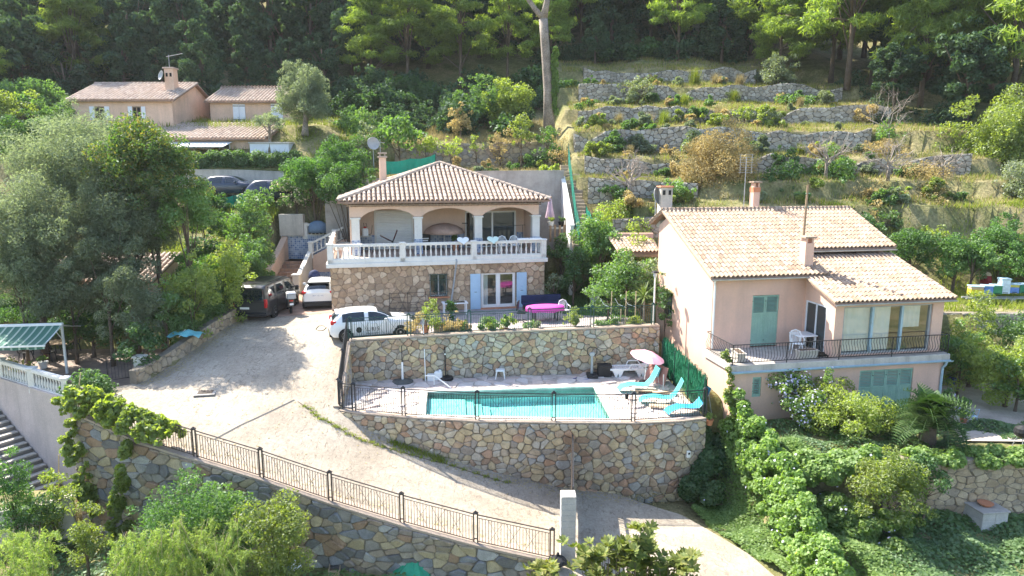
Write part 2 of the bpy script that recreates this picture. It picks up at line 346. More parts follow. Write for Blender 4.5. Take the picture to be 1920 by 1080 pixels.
def hill(X, Y):
    yr = [0,36,39,42.5,42.6,45,45.1,48.2,48.3,52,52.1,58,58.1,64,64.1,70,70.1,78,104,130,200,400]
    zr = [-.55,-.5,3.0,6.2,7.4,8.0,8.9,9.4,10.4,11.0,12.45,13.4,14.45,15.7,16.85,18.0,19.1,22,35,50,85,150]
    yl = [0,30,36,44,50,51.9,52,55,58,66,72,80,104,130,200,400]
    zl = [.2,.2,2.2,5.2,7.8,8.0,9.6,11.5,13.2,14.5,18,23,36,50,85,150]
    R = np.interp(Y + wobble(X), yr, zr); Lf = np.interp(Y, yl, zl)
    Cn = np.interp(Y, [0,47.0,47.1,54.0,54.1,60,66,72,80,104,130,200,400], [1.86,1.86,9.1,9.6,11.6,13,15.5,18,23,36,50,85,150])
    w1 = sstep(X, -15.5, -13.5); w2 = sstep(X, 3.6, 4.4)
    far = Lf * (1 - w1) + Cn * w1
    return far * (1 - w2) + R * w2
def ground_z(X, Y):
    X = np.asarray(X, float); Y = np.asarray(Y, float)
    z = hill(X, Y)
    # courtyard and lawn of the middle house
    z = np.where((X > -16) & (X < 8) & (Y < 32.2), -3.7, z)
    mid = (X > -14.8) & (X < 7.25) & (Y > 32.2) & (Y < 46.5); z = np.where(mid, 1.86, z)
    z = np.where((X > -16.1) & (X < -10.3) & (Y > 41.8) & (Y < 48.5), 1.86, z)
    z = np.where((X > 2.3) & (X < 7.3) & (Y > 44) & (Y < 46.6), 4.4, z)
    # lane between the houses, garden of the right-hand house
    rg = (X >= 7.25) & (Y < 36) & (Y > 23.25); z = np.where(rg, -.52, z)
    al = (X >= 7.25) & (X < 8.9) & (Y > 26) & (Y < 40); z = np.where(al, .1 + (Y-26)*.1, z)
    hv = (X > 19.5) & (Y > 33) & (Y < 39); z = np.where(hv, 2.75, z)
    low = (X >= 7.0) & (Y <= 23.25); z = np.where(low, -2.5 - (22.9 - Y) * .09, z)
    # bank under the creeper between the lane and the garden
    e = np.interp(Y, [12,20,23,26.5,28], [13.5,12.6,11.0,9.4,8.8])
    zr_ = np.where(Y > 23.25, -.52, -2.5 - (22.9 - np.minimum(Y,22.9)) * .09)
    bank = (X > 5) & (X < e) & (Y < 27.5)
    z = np.where(bank, np.minimum(zr_, -3.35 + 2.8 * sstep(X, e - 1.7, e)), z)
    # left-hand neighbour: terrace and the flight of steps below it
    z = np.where((X <= -14.8) & (Y < 36) & (Y > 24), np.where(X < -16.2, .18, 1.3), z)
    z = np.where(inpoly(X, Y, [(-60,52.3),(-26.5,32.8),(-18.9,28.35),(-17,27.4),(-16.75,25),(-16.3,24.6),(-16.3,10),(-60,10)]), np.where(X < -25.5, -1.2, -4.4), z)
    z = np.where((X < -16.6) & (Y > 22.85) & (Y < 24.8) & (X > -34), -2.3, z)
    z = np.where(inpoly(X, Y, P_DRIVE), zd(X, Y) - .1, z)
    z = np.where(inpoly(X, Y, P_FRONT), -3.85 - .04 * (20 - Y), z)
    z = np.where(inpoly(X, Y, P_DECK_G), -3.7, z)
    return z
def gz(x, y): return float(ground_z(np.array([x]), np.array([y]))[0])

def axis(lo, hi, fine_lo, fine_hi, fine, grow=1.18):
    c = list(np.arange(fine_lo, fine_hi + 1e-6, fine)); s = fine
    while c[-1] < hi: s *= grow; c.append(c[-1] + s)
    s = fine
    while c[0] > lo: s *= grow; c.insert(0, c[0] - s)
    return np.array(c)
def groundmat():
    m, nt, N, L, B = _nt('hillside_earth')
    r = _ramp(N, [(.085,.11,.04),(.17,.17,.07),(.29,.25,.13),(.13,.13,.06)])
    L.new(_map(N, L, _noise(N, L, .35, 7, .65), .3, .72, 0, 1), r.inputs[0])
    c = _mul(N, L, r.outputs[0], _grey(N, L, _map(N, L, _noise(N, L, 6, 6), .3, .7, .6, 1.25)))
    L.new(c, B.inputs['Base Color']); B.inputs['Roughness'].default_value = 1; B.inputs['Specular IOR Level'].default_value = .1
    bp = N.new('ShaderNodeBump'); bp.inputs['Strength'].default_value = .8; bp.inputs['Distance'].default_value = .12
    L.new(_noise(N, L, 5, 8, .7), bp.inputs['Height']); L.new(bp.outputs[0], B.inputs['Normal'])
    return m
def make_ground():
    xs = axis(-180, 180, -34, 34, .4); ys = axis(-30, 140, 13, 74, .4)
    X, Y = np.meshgrid(xs, ys); Z = ground_z(X, Y)
    rg = np.random.default_rng(3)
    Z = Z + (rg.random(Z.shape) - .5) * .05 * (Y < 80)
    nx, ny = len(xs), len(ys)
    co = np.stack([X, Y, Z], -1).reshape(-1, 3).astype(np.float32)
    i = np.arange((ny-1)*(nx-1)); a = (i // (nx-1)) * nx + i % (nx-1)
    f = np.stack([a, a+1, a+nx+1, a+nx], -1).astype(np.int32)
    me = bpy.data.meshes.new('ground'); me.vertices.add(len(co)); me.vertices.foreach_set('co', co.ravel())
    me.loops.add(f.size); me.loops.foreach_set('vertex_index', f.ravel()); me.polygons.add(len(f))
    me.polygons.foreach_set('loop_start', np.arange(0, f.size, 4, dtype=np.int32)); me.update(calc_edges=True)
    me.materials.append(groundmat())
    o = ob('ground', me); tag(o, 'earth of the terraced hillside under everything', kind='structure')
make_ground()

def sheet(name, poly, zf, m, step=.35, label=None, smooth=True):
    """a surface over an xy polygon following zf(X, Y); cells cut to the outline"""
    xs = [p[0] for p in poly]; ys = [p[1] for p in poly]
    vid = {}; mb = MB()
    nx = int((max(xs)-min(xs))/step)+1; ny = int((max(ys)-min(ys))/step)+1
    x0, y0 = min(xs), min(ys)
    gx = x0 + np.arange(nx+1)*step; gy = y0 + np.arange(ny+1)*step
    P2 = []; F = []
    ins = inpoly(*np.meshgrid(gx, gy), poly)
    def clip(cell):
        return [c for c in cell]
    for j in range(ny):
        for i in range(nx):
            k = ins[j,i] + ins[j,i+1] + ins[j+1,i] + ins[j+1,i+1]
            if k == 0: continue
            cell = [(gx[i],gy[j]),(gx[i+1],gy[j]),(gx[i+1],gy[j+1]),(gx[i],gy[j+1])]
            if k < 4:   # pull outside corners onto the outline
                cell = [c if inpoly(np.array([c[0]]), np.array([c[1]]), poly)[0] else nearest_on(poly, c) for c in cell]
            ids = []
            for c in cell:
                key = (round(c[0],3), round(c[1],3))
                if key not in vid: vid[key] = len(P2); P2.append(c)
                if not ids or ids[-1] != vid[key]: ids.append(vid[key])
            if ids[0] == ids[-1]: ids = ids[:-1]
            if len(set(ids)) >= 3 and len(set(ids)) == len(ids): F.append(tuple(ids))
    A = np.array(P2); Z = zf(A[:,0], A[:,1])
    mb.add([(A[i,0], A[i,1], float(Z[i])) for i in range(len(A))], F)
    return struct(name, mb, m, label, smooth)
def nearest_on(poly, c):
    best = None
    for i in range(len(poly)):
        a = poly[i-1]; b = poly[i]; dx, dy = b[0]-a[0], b[1]-a[1]
        t = max(0, min(1, ((c[0]-a[0])*dx + (c[1]-a[1])*dy) / (dx*dx+dy*dy+1e-9)))
        q = (a[0]+dx*t, a[1]+dy*t); d = (q[0]-c[0])**2 + (q[1]-c[1])**2
        if best is None or d < best[0]: best = (d, q)
    return best[1]
def drivemat():
    m, nt, N, L, B = _nt('worn_drive_concrete')
    r = _ramp(N, [(.34,.285,.225),(.41,.35,.28),(.47,.41,.335)])
    L.new(_map(N, L, _noise(N, L, .5, 6, .6), .3, .7, 0, 1), r.inputs[0]); c = r.outputs[0]
    c = _mul(N, L, c, _grey(N, L, _map(N, L, _noise(N, L, 9, 7, .7), .35, .7, .78, 1.12)))
    g = N.new('ShaderNodeNewGeometry'); mp = N.new('ShaderNodeMapping'); mp.inputs['Scale'].default_value = (3.2, .9, 1); mp.inputs['Rotation'].default_value = (0,0,.25)
    L.new(g.outputs['Position'], mp.inputs[0])
    sc = _map(N, L, _noise(N, L, 3.2, 9, .78, mp.outputs[0], .7), .535, .64, 0, .85)
    x = N.new('ShaderNodeMix'); x.data_type = 'RGBA'; L.new(sc, x.inputs[0]); L.new(c, x.inputs[6]); x.inputs[7].default_value = (.17,.135,.105,1); c = x.outputs[2]
    st = _map(N, L, _noise(N, L, .9, 8, .75, None, 1.2), .50, .70, 0, .6)
    x = N.new('ShaderNodeMix'); x.data_type = 'RGBA'; L.new(st, x.inputs[0]); L.new(c, x.inputs[6]); x.inputs[7].default_value = (.24,.20,.165,1); c = x.outputs[2]
    vo = N.new('ShaderNodeTexVoronoi'); vo.feature = 'DISTANCE_TO_EDGE'; vo.inputs['Scale'].default_value = .32; wv = N.new('ShaderNodeMix'); wv.data_type = 'VECTOR'
    g3 = N.new('ShaderNodeNewGeometry'); nz = N.new('ShaderNodeTexNoise'); nz.inputs['Scale'].default_value = 1.1; nz.inputs['Detail'].default_value = 6; L.new(g3.outputs['Position'], nz.inputs['Vector'])
    wv.inputs[0].default_value = .55; L.new(g3.outputs['Position'], wv.inputs[4]); ms = N.new('ShaderNodeVectorMath'); ms.operation = 'SCALE'; ms.inputs['Scale'].default_value = 6; L.new(nz.outputs['Color'], ms.inputs[0]); L.new(ms.outputs[0], wv.inputs[5]); L.new(wv.outputs[1], vo.inputs['Vector'])
    ck = _map(N, L, vo.outputs['Distance'], 0, .012, .7, 0)
    x = N.new('ShaderNodeMix'); x.data_type = 'RGBA'; L.new(ck, x.inputs[0]); L.new(c, x.inputs[6]); x.inputs[7].default_value = (.16,.13,.10,1); c = x.outputs[2]
    L.new(c, B.inputs['Base Color']); B.inputs['Roughness'].default_value = .95; B.inputs['Specular IOR Level'].default_value = .15
    bp = N.new('ShaderNodeBump'); bp.inputs['Strength'].default_value = .55; bp.inputs['Distance'].default_value = .03
    L.new(_noise(N, L, 14, 8, .7), bp.inputs['Height']); L.new(bp.outputs[0], B.inputs['Normal'])
    return m
MT['drive'] = drivemat()
sheet('driveway', P_DRIVE, lambda X,Y: zd(X,Y), MT['drive'], .4, 'sloping pale concrete drive')
def tilemat(name, cols, w, h, mortar=(.35,.3,.27), off=.5, rot=0, msize=.012, rough=.8, vert=False):
    m, nt, N, L, B = _nt(name)
    g = N.new('ShaderNodeNewGeometry'); mp = N.new('ShaderNodeMapping'); mp.inputs['Rotation'].default_value = (math.pi/2 if vert else 0,0,rot); L.new(g.outputs['Position'], mp.inputs[0])
    b = N.new('ShaderNodeTexBrick'); b.offset = off; b.inputs['Scale'].default_value = 1; b.inputs['Brick Width'].default_value = w; b.inputs['Row Height'].default_value = h
    b.inputs['Mortar Size'].default_value = msize; b.inputs['Color1'].default_value = (*cols[0],1); b.inputs['Color2'].default_value = (*cols[1],1); b.inputs['Mortar'].default_value = (*mortar,1)
    L.new(mp.outputs[0], b.inputs[0])
    c = _mul(N, L, b.outputs[0], _grey(N, L, _map(N, L, _noise(N, L, 2, 6), .3, .7, .75, 1.15)))
    L.new(c, B.inputs['Base Color']); B.inputs['Roughness'].default_value = rough
    return m
sheet('parking_paving', [(-14.3,35.9),(-9.8,36.6),(-8.6,34.6),(-6.0,34.4),(-6.2,35.3),(-9.6,36.8),(-11.5,46),(-14.6,46),(-14.2,40)], lambda X,Y: zd(X,Y)+.012, tilemat('brown_paving', [(.33,.20,.14),(.40,.26,.19)], .3, .3, (.25,.19,.15), 0, .2), .4, 'red brown tiled parking in front of the stairs')
sheet('terrace_paving', [(-5.2,31.55),(-1.5,31.95),(7.0,32.9),(7.0,36.0),(2.4,37.5),(2.2,39.5),(-9.2,37.0),(-5.2,35.5)], lambda X,Y: 1.885+0*X, tilemat('mauve_paving', [(.36,.31,.31),(.42,.36,.35)], .4, .4, (.30,.27,.26), 0, .2), .4, 'greyish tiled terrace behind the pool wall')
LAWN_P = [(2.35,37.6),(3.2,37.0),(7.0,36.05),(7.0,43.8),(1.2,44.6)]
sheet('lawn', LAWN_P, lambda X,Y: 1.9+0*X, mat('lawn_green', [(.05,.13,.02),(.08,.17,.03)], 1, n1=(2,.7,1.2), n2=(30,.7,1.3), bump=.6), .4, 'small green lawn beside the stone house')
# thin dark drain joint across the drive and a manhole cover
def strip(name, pts, w, m, dz, parent=None):
    mb = MB(); P = []
    for i,(x,y) in enumerate(pts):
        a = pts[max(i-1,0)]; b = pts[min(i+1,len(pts)-1)]; dx,dy = b[0]-a[0], b[1]-a[1]; l = math.hypot(dx,dy); nx,ny = -dy/l*w/2, dx/l*w/2
        P.append([(x+s*nx, y+s*ny, float(zd(np.array([x+s*nx]),np.array([y+s*ny]))[0])+dz) for s in (-1,1)])
    mb.grid(P); return ob(name, mb, parent, m)
def jit(pts, n, amp, seed=1):
    r = random.Random(seed); out = []
    for i in range(len(pts)-1):
        for k in range(n):
            t = k/n; out.append((lerp(pts[i][0],pts[i+1][0],t)+r.uniform(-amp,amp), lerp(pts[i][1],pts[i+1][1],t)+r.uniform(-amp,amp)))
    out.append(pts[-1]); return out
def drv(x, y):      # pixel of the photograph to a point on the drive
    r = ray(x, y); t = 20.0
    for _ in range(40):
        X, Y = r[0]*t, r[1]*t; z = float(zd(np.array([X]), np.array([Y]))[0]); t += (CAM_H + r[2]*t - z) / (-r[2]) * .7
    return (r[0]*t, r[1]*t)
o = strip('drain_channel', [drv(402,824),drv(450,798),drv(500,775),drv(552,750)], .07, MT['iron'], .008); tag(o, 'thin dark drain line across the sunlit drive', 'drain')
JOINT = jit([drv(560,752),drv(600,785),drv(650,812),drv(715,838),drv(830,868),drv(950,905)], 6, .05, 4)
o = strip('crack_joint', JOINT, .035, MT['soil'], .008); tag(o, 'crooked dark crack along the drive below the pool wall', 'crack')
mx, my = drv(386,735)
t = thing('manhole_cover', 'small square iron manhole cover in the shaded drive', 'manhole cover', (mx, my, float(zd(np.array([mx]),np.array([my]))[0])+.004), .2)
mb = MB().bbox(-.42,.42,-.42,.42,-.03,.012,.01); ob('frame', mb, t, MT['concrete'])
mb = MB().bbox(-.3,.3,-.3,.3,0,.022,.008)
for i in range(4): mb.box(-.24+i*.13,-.18+i*.13,-.25,.25,.022,.028)
ob('cover', mb, t, MT['iron_rust'])

# ------------------------------------------------------------------ stonework
def voronoi(u0, u1, v0, v1, s, rng, su=1.0, jitter=.42, keep=None, drop=.2):
    """cells (polygons in u,v) of a jittered grid; su stretches them along u"""
    nx = max(1, int(round((u1-u0)/(s*su)))); ny = max(1, int(round((v1-v0)/s))); dx = (u1-u0)/nx; dy = (v1-v0)/ny
    S = {}
    for j in range(-2, ny+2):
        for i in range(-2, nx+2):
            S[i,j] = (u0+(i+.5+(.5 if j%2 else 0)*.5+rng.uniform(-jitter,jitter))*dx, v0+(j+.5+rng.uniform(-jitter,jitter))*dy)
    for k_ in list(S):                    # some sites dropped: uneven sizes
        if rng.random() < drop: del S[k_]
    out = []
    for j in range(-1, ny+1):
        for i in range(-1, nx+1):
            if (i,j) not in S: continue
            p = S[i,j]; poly = [(p[0]-2*dx,p[1]-2*dy),(p[0]+2*dx,p[1]-2*dy),(p[0]+2*dx,p[1]+2*dy),(p[0]-2*dx,p[1]+2*dy)]
            if keep and not keep(*p): continue
            for b in range(-2,3):
                for a in range(-2,3):
                    if (a or b) and (i+a,j+b) in S:
                        q = S[i+a,j+b]
                        # metric stretched so that cells follow su
                        ax, ay = (q[0]-p[0])/su, (q[1]-p[1]); mx_, my_ = (p[0]+q[0])/2, (p[1]+q[1])/2
                        poly = halfplane(poly, ax/su, ay, mx_, my_)
                        if len(poly) < 3: break
                if len(poly) < 3: break
            for (ax, ay, mx_, my_) in ((-1,0,u0,0),(1,0,u1,0),(0,-1,0,v0),(0,1,0,v1)):
                poly = halfplane(poly, ax, ay, mx_, my_)
                if len(poly) < 3: break
            if len(poly) >= 3: out.append(poly)
    return out
def halfplane(poly, ax, ay, mx_, my_):
    out = []; n = len(poly)
    d = [(p[0]-mx_)*ax + (p[1]-my_)*ay for p in poly]
    for i in range(n):
        j = (i+1) % n
        if d[i] <= 0: out.append(poly[i])
        if (d[i] < 0 < d[j]) or (d[j] < 0 < d[i]):
            t = d[i]/(d[i]-d[j]); out.append((lerp(poly[i][0],poly[j][0],t), lerp(poly[i][1],poly[j][1],t)))
    return out
def area_c(poly):
    A = cx = cy_ = 0
    for i in range(len(poly)):
        x0,y0 = poly[i-1]; x1,y1 = poly[i]; c = x0*y1-x1*y0; A += c; cx += (x0+x1)*c; cy_ += (y0+y1)*c
    if abs(A) < 1e-9: return 0,0,0
    return abs(A)/2, cx/(3*A), cy_/(3*A)
def stone_rings(poly, joint, proud, bev, rng, depth=.08):
    A, cx, cy_ = area_c(poly); r = math.sqrt(A/math.pi)
    P = []
    n = len(poly)
    for i in range(n):                      # corners cut
        a, p, b = poly[i-1], poly[i], poly[(i+1)%n]
        if n <= 6:
            P += [(lerp(p[0],a[0],.2), lerp(p[1],a[1],.2)), (lerp(p[0],b[0],.2), lerp(p[1],b[1],.2))]
        else: P.append((lerp(lerp(a[0],b[0],.5),p[0],.82), lerp(lerp(a[1],b[1],.5),p[1],.82)))
    k1 = max(.4, 1-joint/r); k2 = max(.25, 1-(joint+bev)/r); h = proud*rng.uniform(.5,1.3)
    tx, ty = rng.uniform(-.16,.16), rng.uniform(-.16,.16)
    R0 = [(cx+(x-cx)*k1, cy_+(y-cy_)*k1, -depth) for x,y in P]
    R1 = [(x,y,h*.55) for x,y,_ in R0]
    R2 = [(cx+(x-cx)*k2, cy_+(y-cy_)*k2, h + (x-cx)*tx + (y-cy_)*ty) for x,y in P]
    m = len(P); F = [tuple(range(2*m,3*m))]
    for i in range(m):
        j = (i+1)%m; F += [(i,j,m+j,m+i),(m+i,m+j,2*m+j,2*m+i)]
    return R0+R1+R2, F, (A, cx, cy_)
def wall_frame(top):
    """top: points (x,y,z) seen left to right; returns length, point(u), normal(u), topz(u)"""
    L = [0]
    for a,b in zip(top, top[1:]): L.append(L[-1]+math.hypot(b[0]-a[0], b[1]-a[1]))
    def seg(u):
        for i in range(len(top)-1):
            if u <= L[i+1] or i == len(top)-2: return i, (u-L[i])/(L[i+1]-L[i])
    def pt(u):
        i,t = seg(u); a,b = top[i], top[i+1]; return lerp(a[0],b[0],t), lerp(a[1],b[1],t)
    def tz(u):
        i,t = seg(u); return lerp(top[i][2], top[i+1][2], t)
    def nr(u):
        i,t = seg(u); a,b = top[i], top[i+1]; dx,dy = b[0]-a[0], b[1]-a[1]; l = math.hypot(dx,dy); n0 = Vector((dy/l,-dx/l,0))
        # blend with the neighbour near a bend
        k = i+1 if t > .5 else i-1
        if 0 <= k < len(top)-1:
            a,b = top[k], top[k+1]; dx,dy = b[0]-a[0], b[1]-a[1]; l = math.hypot(dx,dy); n1 = Vector((dy/l,-dx/l,0))
            n0 = n0.lerp(n1, abs(t-.5)).normalized()
        return n0
    return L[-1], pt, nr, tz
def stone_wall(name, label, cat, top, zb, size, m, mm, seed=1, thick=.4, joint=.014, proud=.035, bev=.03, su=1.15, coping=None, stuff=False, holes=(), parent=None, limit=300, group=None, jitter=.42, mstuff=None, piece='stone'):
    rng = random.Random(seed); L, pt, nr, tz = wall_frame(top)
    zbf = zb if callable(zb) else (lambda u: zb)
    x0, y0 = pt(0)
    T = parent if parent is not None else thing(name, label, cat, (top[0][0], top[0][1], zbf(0)), 0, group)
    mb = MB()
    us = []; acc = 0
    for a,b in zip(top, top[1:]):
        us.append(acc); acc += math.hypot(b[0]-a[0], b[1]-a[1])
    us.append(acc)
    Fv = []; 
    for i,u in enumerate(us):
        x,y,z = top[i]; n = nr(min(max(u,1e-4),L-1e-4)); b = zbf(u)
        Fv.append([(x,y,b),(x,y,z-.01),(x-n.x*thick,y-n.y*thick,z-.01),(x-n.x*thick,y-n.y*thick,b)])
    k = len(Fv); vs = [p for r in Fv for p in r]; fs = []
    for i in range(k-1):
        a, b = i*4, (i+1)*4
        fs += [(a,b,b+1,a+1),(a+1,b+1,b+2,a+2),(a+2,b+2,b+3,a+3)]
    fs += [(0,1,2,3),(4*k-1,4*k-2,4*k-3,4*k-4)]
    mb.add(vs, fs); ob('core', mb, T, mm, world=True)
    v0 = min(zbf(u) for u in np.linspace(0, L, 9)); v1 = max(t[2] for t in top)
    def keep(u, v): return v > zbf(min(max(u,0),L)) - size*.6 and v < tz(min(max(u,0),L)) + size*.6
    cells = voronoi(0, L, v0, v1, size, rng, su, jitter, keep)
    made = []
    for poly in cells:
        A, cu, cv = area_c(poly)
        if A < .1*size*size: continue
        zt = tz(cu); s_ = (tz(min(cu+.05,L))-tz(max(cu-.05,0)))/.1
        poly = halfplane(poly, -s_, 1, cu, zt-.015)
        if len(poly) < 3: continue
        A, cu, cv = area_c(poly)
        if A < .12*size*size: continue
        if any(a<cu<b and c<cv<d for a,b,c,d in holes): continue
        for a,b,c,d in holes:
            pu = [p[0] for p in poly]; pv = [p[1] for p in poly]
            if max(pu)>a and min(pu)<b and max(pv)>c and min(pv)<d:
                if cu<=a: poly = halfplane(poly,1,0,a,0)
                elif cu>=b: poly = halfplane(poly,-1,0,b,0)
                elif cv>=d: poly = halfplane(poly,0,-1,0,d)
                elif cv<=c: poly = halfplane(poly,0,1,0,c)
                if len(poly)<3: break
        if len(poly) < 3: continue
        R, F, (A,cu,cv) = stone_rings(poly, joint, proud, bev, rng)
        if A < .08*size*size: continue
        W = []
        for u,v,h in R:
            uu = min(max(u,0),L); x,y = pt(uu); n = nr(uu); W.append(Vector((x+n.x*h, y+n.y*h, v)))
        made.append((A, W, F))
    made.sort(key=lambda q: -q[0])
    joined = MB()
    for k,(A,W,F) in enumerate(made):
        if stuff or k >= limit: joined.add(W, F); continue
        c = sum(W, Vector())/len(W)
        me = bpy.data.meshes.new(piece); me.from_pydata([tuple(w-c) for w in W], [], F); me.materials.append(m); me.update()
        o = ob(piece, me, T); o.matrix_parent_inverse = wmat(T).inverted(); o.location = c
    if joined.v:
        o = ob(piece+'_facing' if stuff else 'small_stones', joined, T, mstuff or m, world=True); o['kind'] = 'stuff'
    if coping:
        w, h, ov, cm = coping; mb = MB(); rows = []
        for i,u in enumerate(us):
            x,y,z = top[i]; n = nr(min(max(u,1e-4),L-1e-4))
            rows.append([(x+n.x*ov,y+n.y*ov,z),(x+n.x*ov,y+n.y*ov,z+h),(x-n.x*w,y-n.y*w,z+h),(x-n.x*w,y-n.y*w,z)])
        vs = [p for r in rows for p in r]; fs = []
        for i in range(len(rows)-1):
            a,b = i*4,(i+1)*4; fs += [(a,b,b+1,a+1),(a+1,b+1,b+2,a+2),(a+2,b+2,b+3,a+3),(a+3,b+3,b,a)]
        e = 4*len(rows); fs += [(0,1,2,3),(e-1,e-2,e-3,e-4)]
        mb.add(vs, fs); ob('coping', mb, T, cm, world=True)
    return T

COPE = mat('rough_coping', (.44,.35,.28), .95, n1=(2,.75,1.15), n2=(20,.85,1.1), bump=.4, stain=((.2,.16,.13),2,.5,.75,.5))
stone_wall('retaining_wall', 'long stone retaining wall under the sloping drive in the foreground', 'stone wall',
    [(x,y-.15,z+.02) for x,y,z in FRONT_WALL], -4.1, .27, MT['stone_low'], MT['mortar'], 11, .5, joint=.008, su=1.6, jitter=.42, proud=.07, bev=.04, coping=(.5,.08,.03,COPE), mstuff=MT['stone_low_isl'])
stone_wall('pool_wall', 'curved stone wall holding up the swimming pool deck', 'stone wall',
    [(x,y-.02,-.03) for x,y in DECK_FRONT], lambda u: [-.9,-1.3,-1.9,-2.8,-3.2,-3.4,-3.4,-3.4,-3.4][min(8,int(u/1.9))], .255, MT['stone_pool'], MT['mortar'], 5, .35, su=1.2, jitter=.5, proud=.07, joint=.009, bev=.04, coping=(.3,.05,.03,COPE), mstuff=MT['stone_pool_isl'])
stone_wall('terrace_wall', 'tall multicoloured stone wall at the back of the pool', 'stone wall',
    UPPER_WALL, -.1, .255, MT['stone_pool'], MT['mortar'], 8, .4, su=1.15, jitter=.5, proud=.07, joint=.009, bev=.04, coping=(.42,.07,.03,COPE), mstuff=MT['stone_pool_isl'])
stone_wall('side_wall', 'short sloping stone wall on the left end of the pool deck', 'stone wall',
    [(-7.1,27.2,.1),(-7.3,28.9,.85),(-7.5,30.95,1.92)], -.1, .33, MT['stone_pool'], MT['mortar'], 9, .3, su=1.05, coping=(.3,.05,.03,COPE))
BORDER = [(-16.0,28.2,1.35),(-15.5,30.2,1.65),(-14.9,33.0,2.25),(-14.5,35.4,2.6),(-14.1,38.5,2.7),(-14.5,41.6,2.9)]
stone_wall('border_wall', 'low ochre stone wall edging the left side of the drive', 'stone wall',
    BORDER, lambda u: .2+u*.1, .3, MT['stone_border'], MT['mortar'], 12, .35, su=1.2)
stone_wall('garden_wall', 'old overgrown stone wall below the right-hand garden', 'stone wall',
    [(13.3,23.0,-.35),(14.5,22.9,-.3),(19,22.9,-.25),(24,23.2,-.2)], -3.0, .24, MT['stone_border'], MT['mortar'], 14, .4, su=1.5, joint=.012, jitter=.36)

# ------------------------------------------------------------------ pool
POOL = [(-3.52,26.5),(3.97,26.03),(3.75,30.2),(-3.8,29.4)]
def deckmat():
    return mat('pale_deck', (.56,.49,.44), .85, n1=(1.5,.88,1.08), n2=(20,.9,1.06))
DF = DECK_FRONT
mb = MB()
left = [(-7.12,27.1),(-6.2,26.75),(-4.28,26.3),(-3.62,26.2),POOL[0],POOL[3],(-3.85,31.4),(-7.55,31.0)]
mb.prism(left, -.4, -.012)
mb.prism([POOL[3],POOL[2],(3.72,32.25),(-3.85,31.4)], -.4, -.012)
mb.prism([POOL[1],(3.98,25.68),(4.81,25.66),(6.6,25.85),(7.75,26.2),(7.3,32.7),(3.72,32.25),POOL[2]], -.4, -.012)
mb.prism([(-3.62,26.2),(-1.26,25.83),(1.8,25.7),(3.98,25.68),POOL[1],POOL[0]], -.4, -.012)
deck = struct('pool_deck', mb, mat('deck_joint', (.46,.40,.36), .95), 'pale paved deck around the swimming pool')
FLAG = mat('flagstone', [(.56,.49,.47),(.60,.50,.44),(.54,.44,.41),(.62,.56,.52),(.52,.48,.48),(.60,.49,.43)], .85, by='obj', n1=(3,.88,1.1), n2=(25,.9,1.08), bump=.15)
rngd = random.Random(21)
pin = [(p[0],p[1]) for p in POOL]
cxp = sum(p[0] for p in pin)/4; cyp = sum(p[1] for p in pin)/4
pexp = [(cxp+(x-cxp)*1.085, cyp+(y-cyp)*1.17) for x,y in pin]
cnt = 0
for poly in voronoi(-7.7, 7.9, 25.6, 33, .56, rngd, 1.15, .4):
    A, cu, cv = area_c(poly)
    if A < .06 or not inpoly(np.array([cu]),np.array([cv]),P_DECK)[0] or inpoly(np.array([cu]),np.array([cv]),pexp)[0]: continue
    # trim to the deck outline
    ok = [q for q in poly if inpoly(np.array([q[0]]),np.array([q[1]]),P_DECK)[0] and not inpoly(np.array([q[0]]),np.array([q[1]]),[(cxp+(x-cxp)*1.05, cyp+(y-cyp)*1.1) for x,y in pin])[0]]
    if len(ok) < 3: continue
    R, F, _ = stone_rings(ok, .014, .006, .01, rngd, .03)
    c = Vector((cu,cv,0)); me = bpy.data.meshes.new('flagstone'); me.from_pydata([(u-cu,v-cv,h) for u,v,h in R], [], F); me.materials.append(FLAG); me.update()
    ob('flagstone', me, deck, loc=(cu,cv,-.004)); cnt += 1
pt_ = thing('swimming_pool', 'turquoise swimming pool with underwater steps behind the black fence', 'swimming pool', (0,28,-1.5))
def rim(poly, k):   # outline grown by k metres
    n = len(poly); out = []
    for i in range(n):
        a,p,b = Vector(poly[i-1]), Vector(poly[i]), Vector(poly[(i+1)%n])
        d0 = (p-a).normalized(); d1 = (b-p).normalized(); n0 = Vector((d0.y,-d0.x)); n1 = Vector((d1.y,-d1.x)); m_ = (n0+n1)/(1+n0.dot(n1)); out.append((p.x+m_.x*k, p.y+m_.y*k))
    return out
TILEP = tilemat('pool_mosaic', [(.40,.70,.68),(.45,.74,.72)], .25, .25, (.52,.76,.74), 0, .05, .008)
ri = rim(POOL, 0); mb = MB()
n = 4; zt, zb_ = -.02, -.66   # apparent depth: the water surface does not bend the view
vs = [(x,y,zt) for x,y in ri]+[(x,y,zb_) for x,y in ri]
mb.add(vs, [(4,5,6,7)]+[((i+1)%4,i,4+i,4+(i+1)%4) for i in range(4)]); ob('basin', mb, pt_, TILEP, world=True)
for k in range(4):
    a = .42*(4-k); mb = MB()
    d = Vector((POOL[3][0]-POOL[0][0], POOL[3][1]-POOL[0][1],0)).normalized(); e = Vector((POOL[1][0]-POOL[0][0], POOL[1][1]-POOL[0][1],0)).normalized()
    o_ = Vector((*POOL[0],0))+d*.02+e*.02
    q = [o_, o_+e*a, o_+e*a+d*2.7, o_+d*2.7]
    mb.prism([(p.x,p.y) for p in q], zb_+.01, -.24); ob('step', mb, pt_, TILEP, world=True)
    break
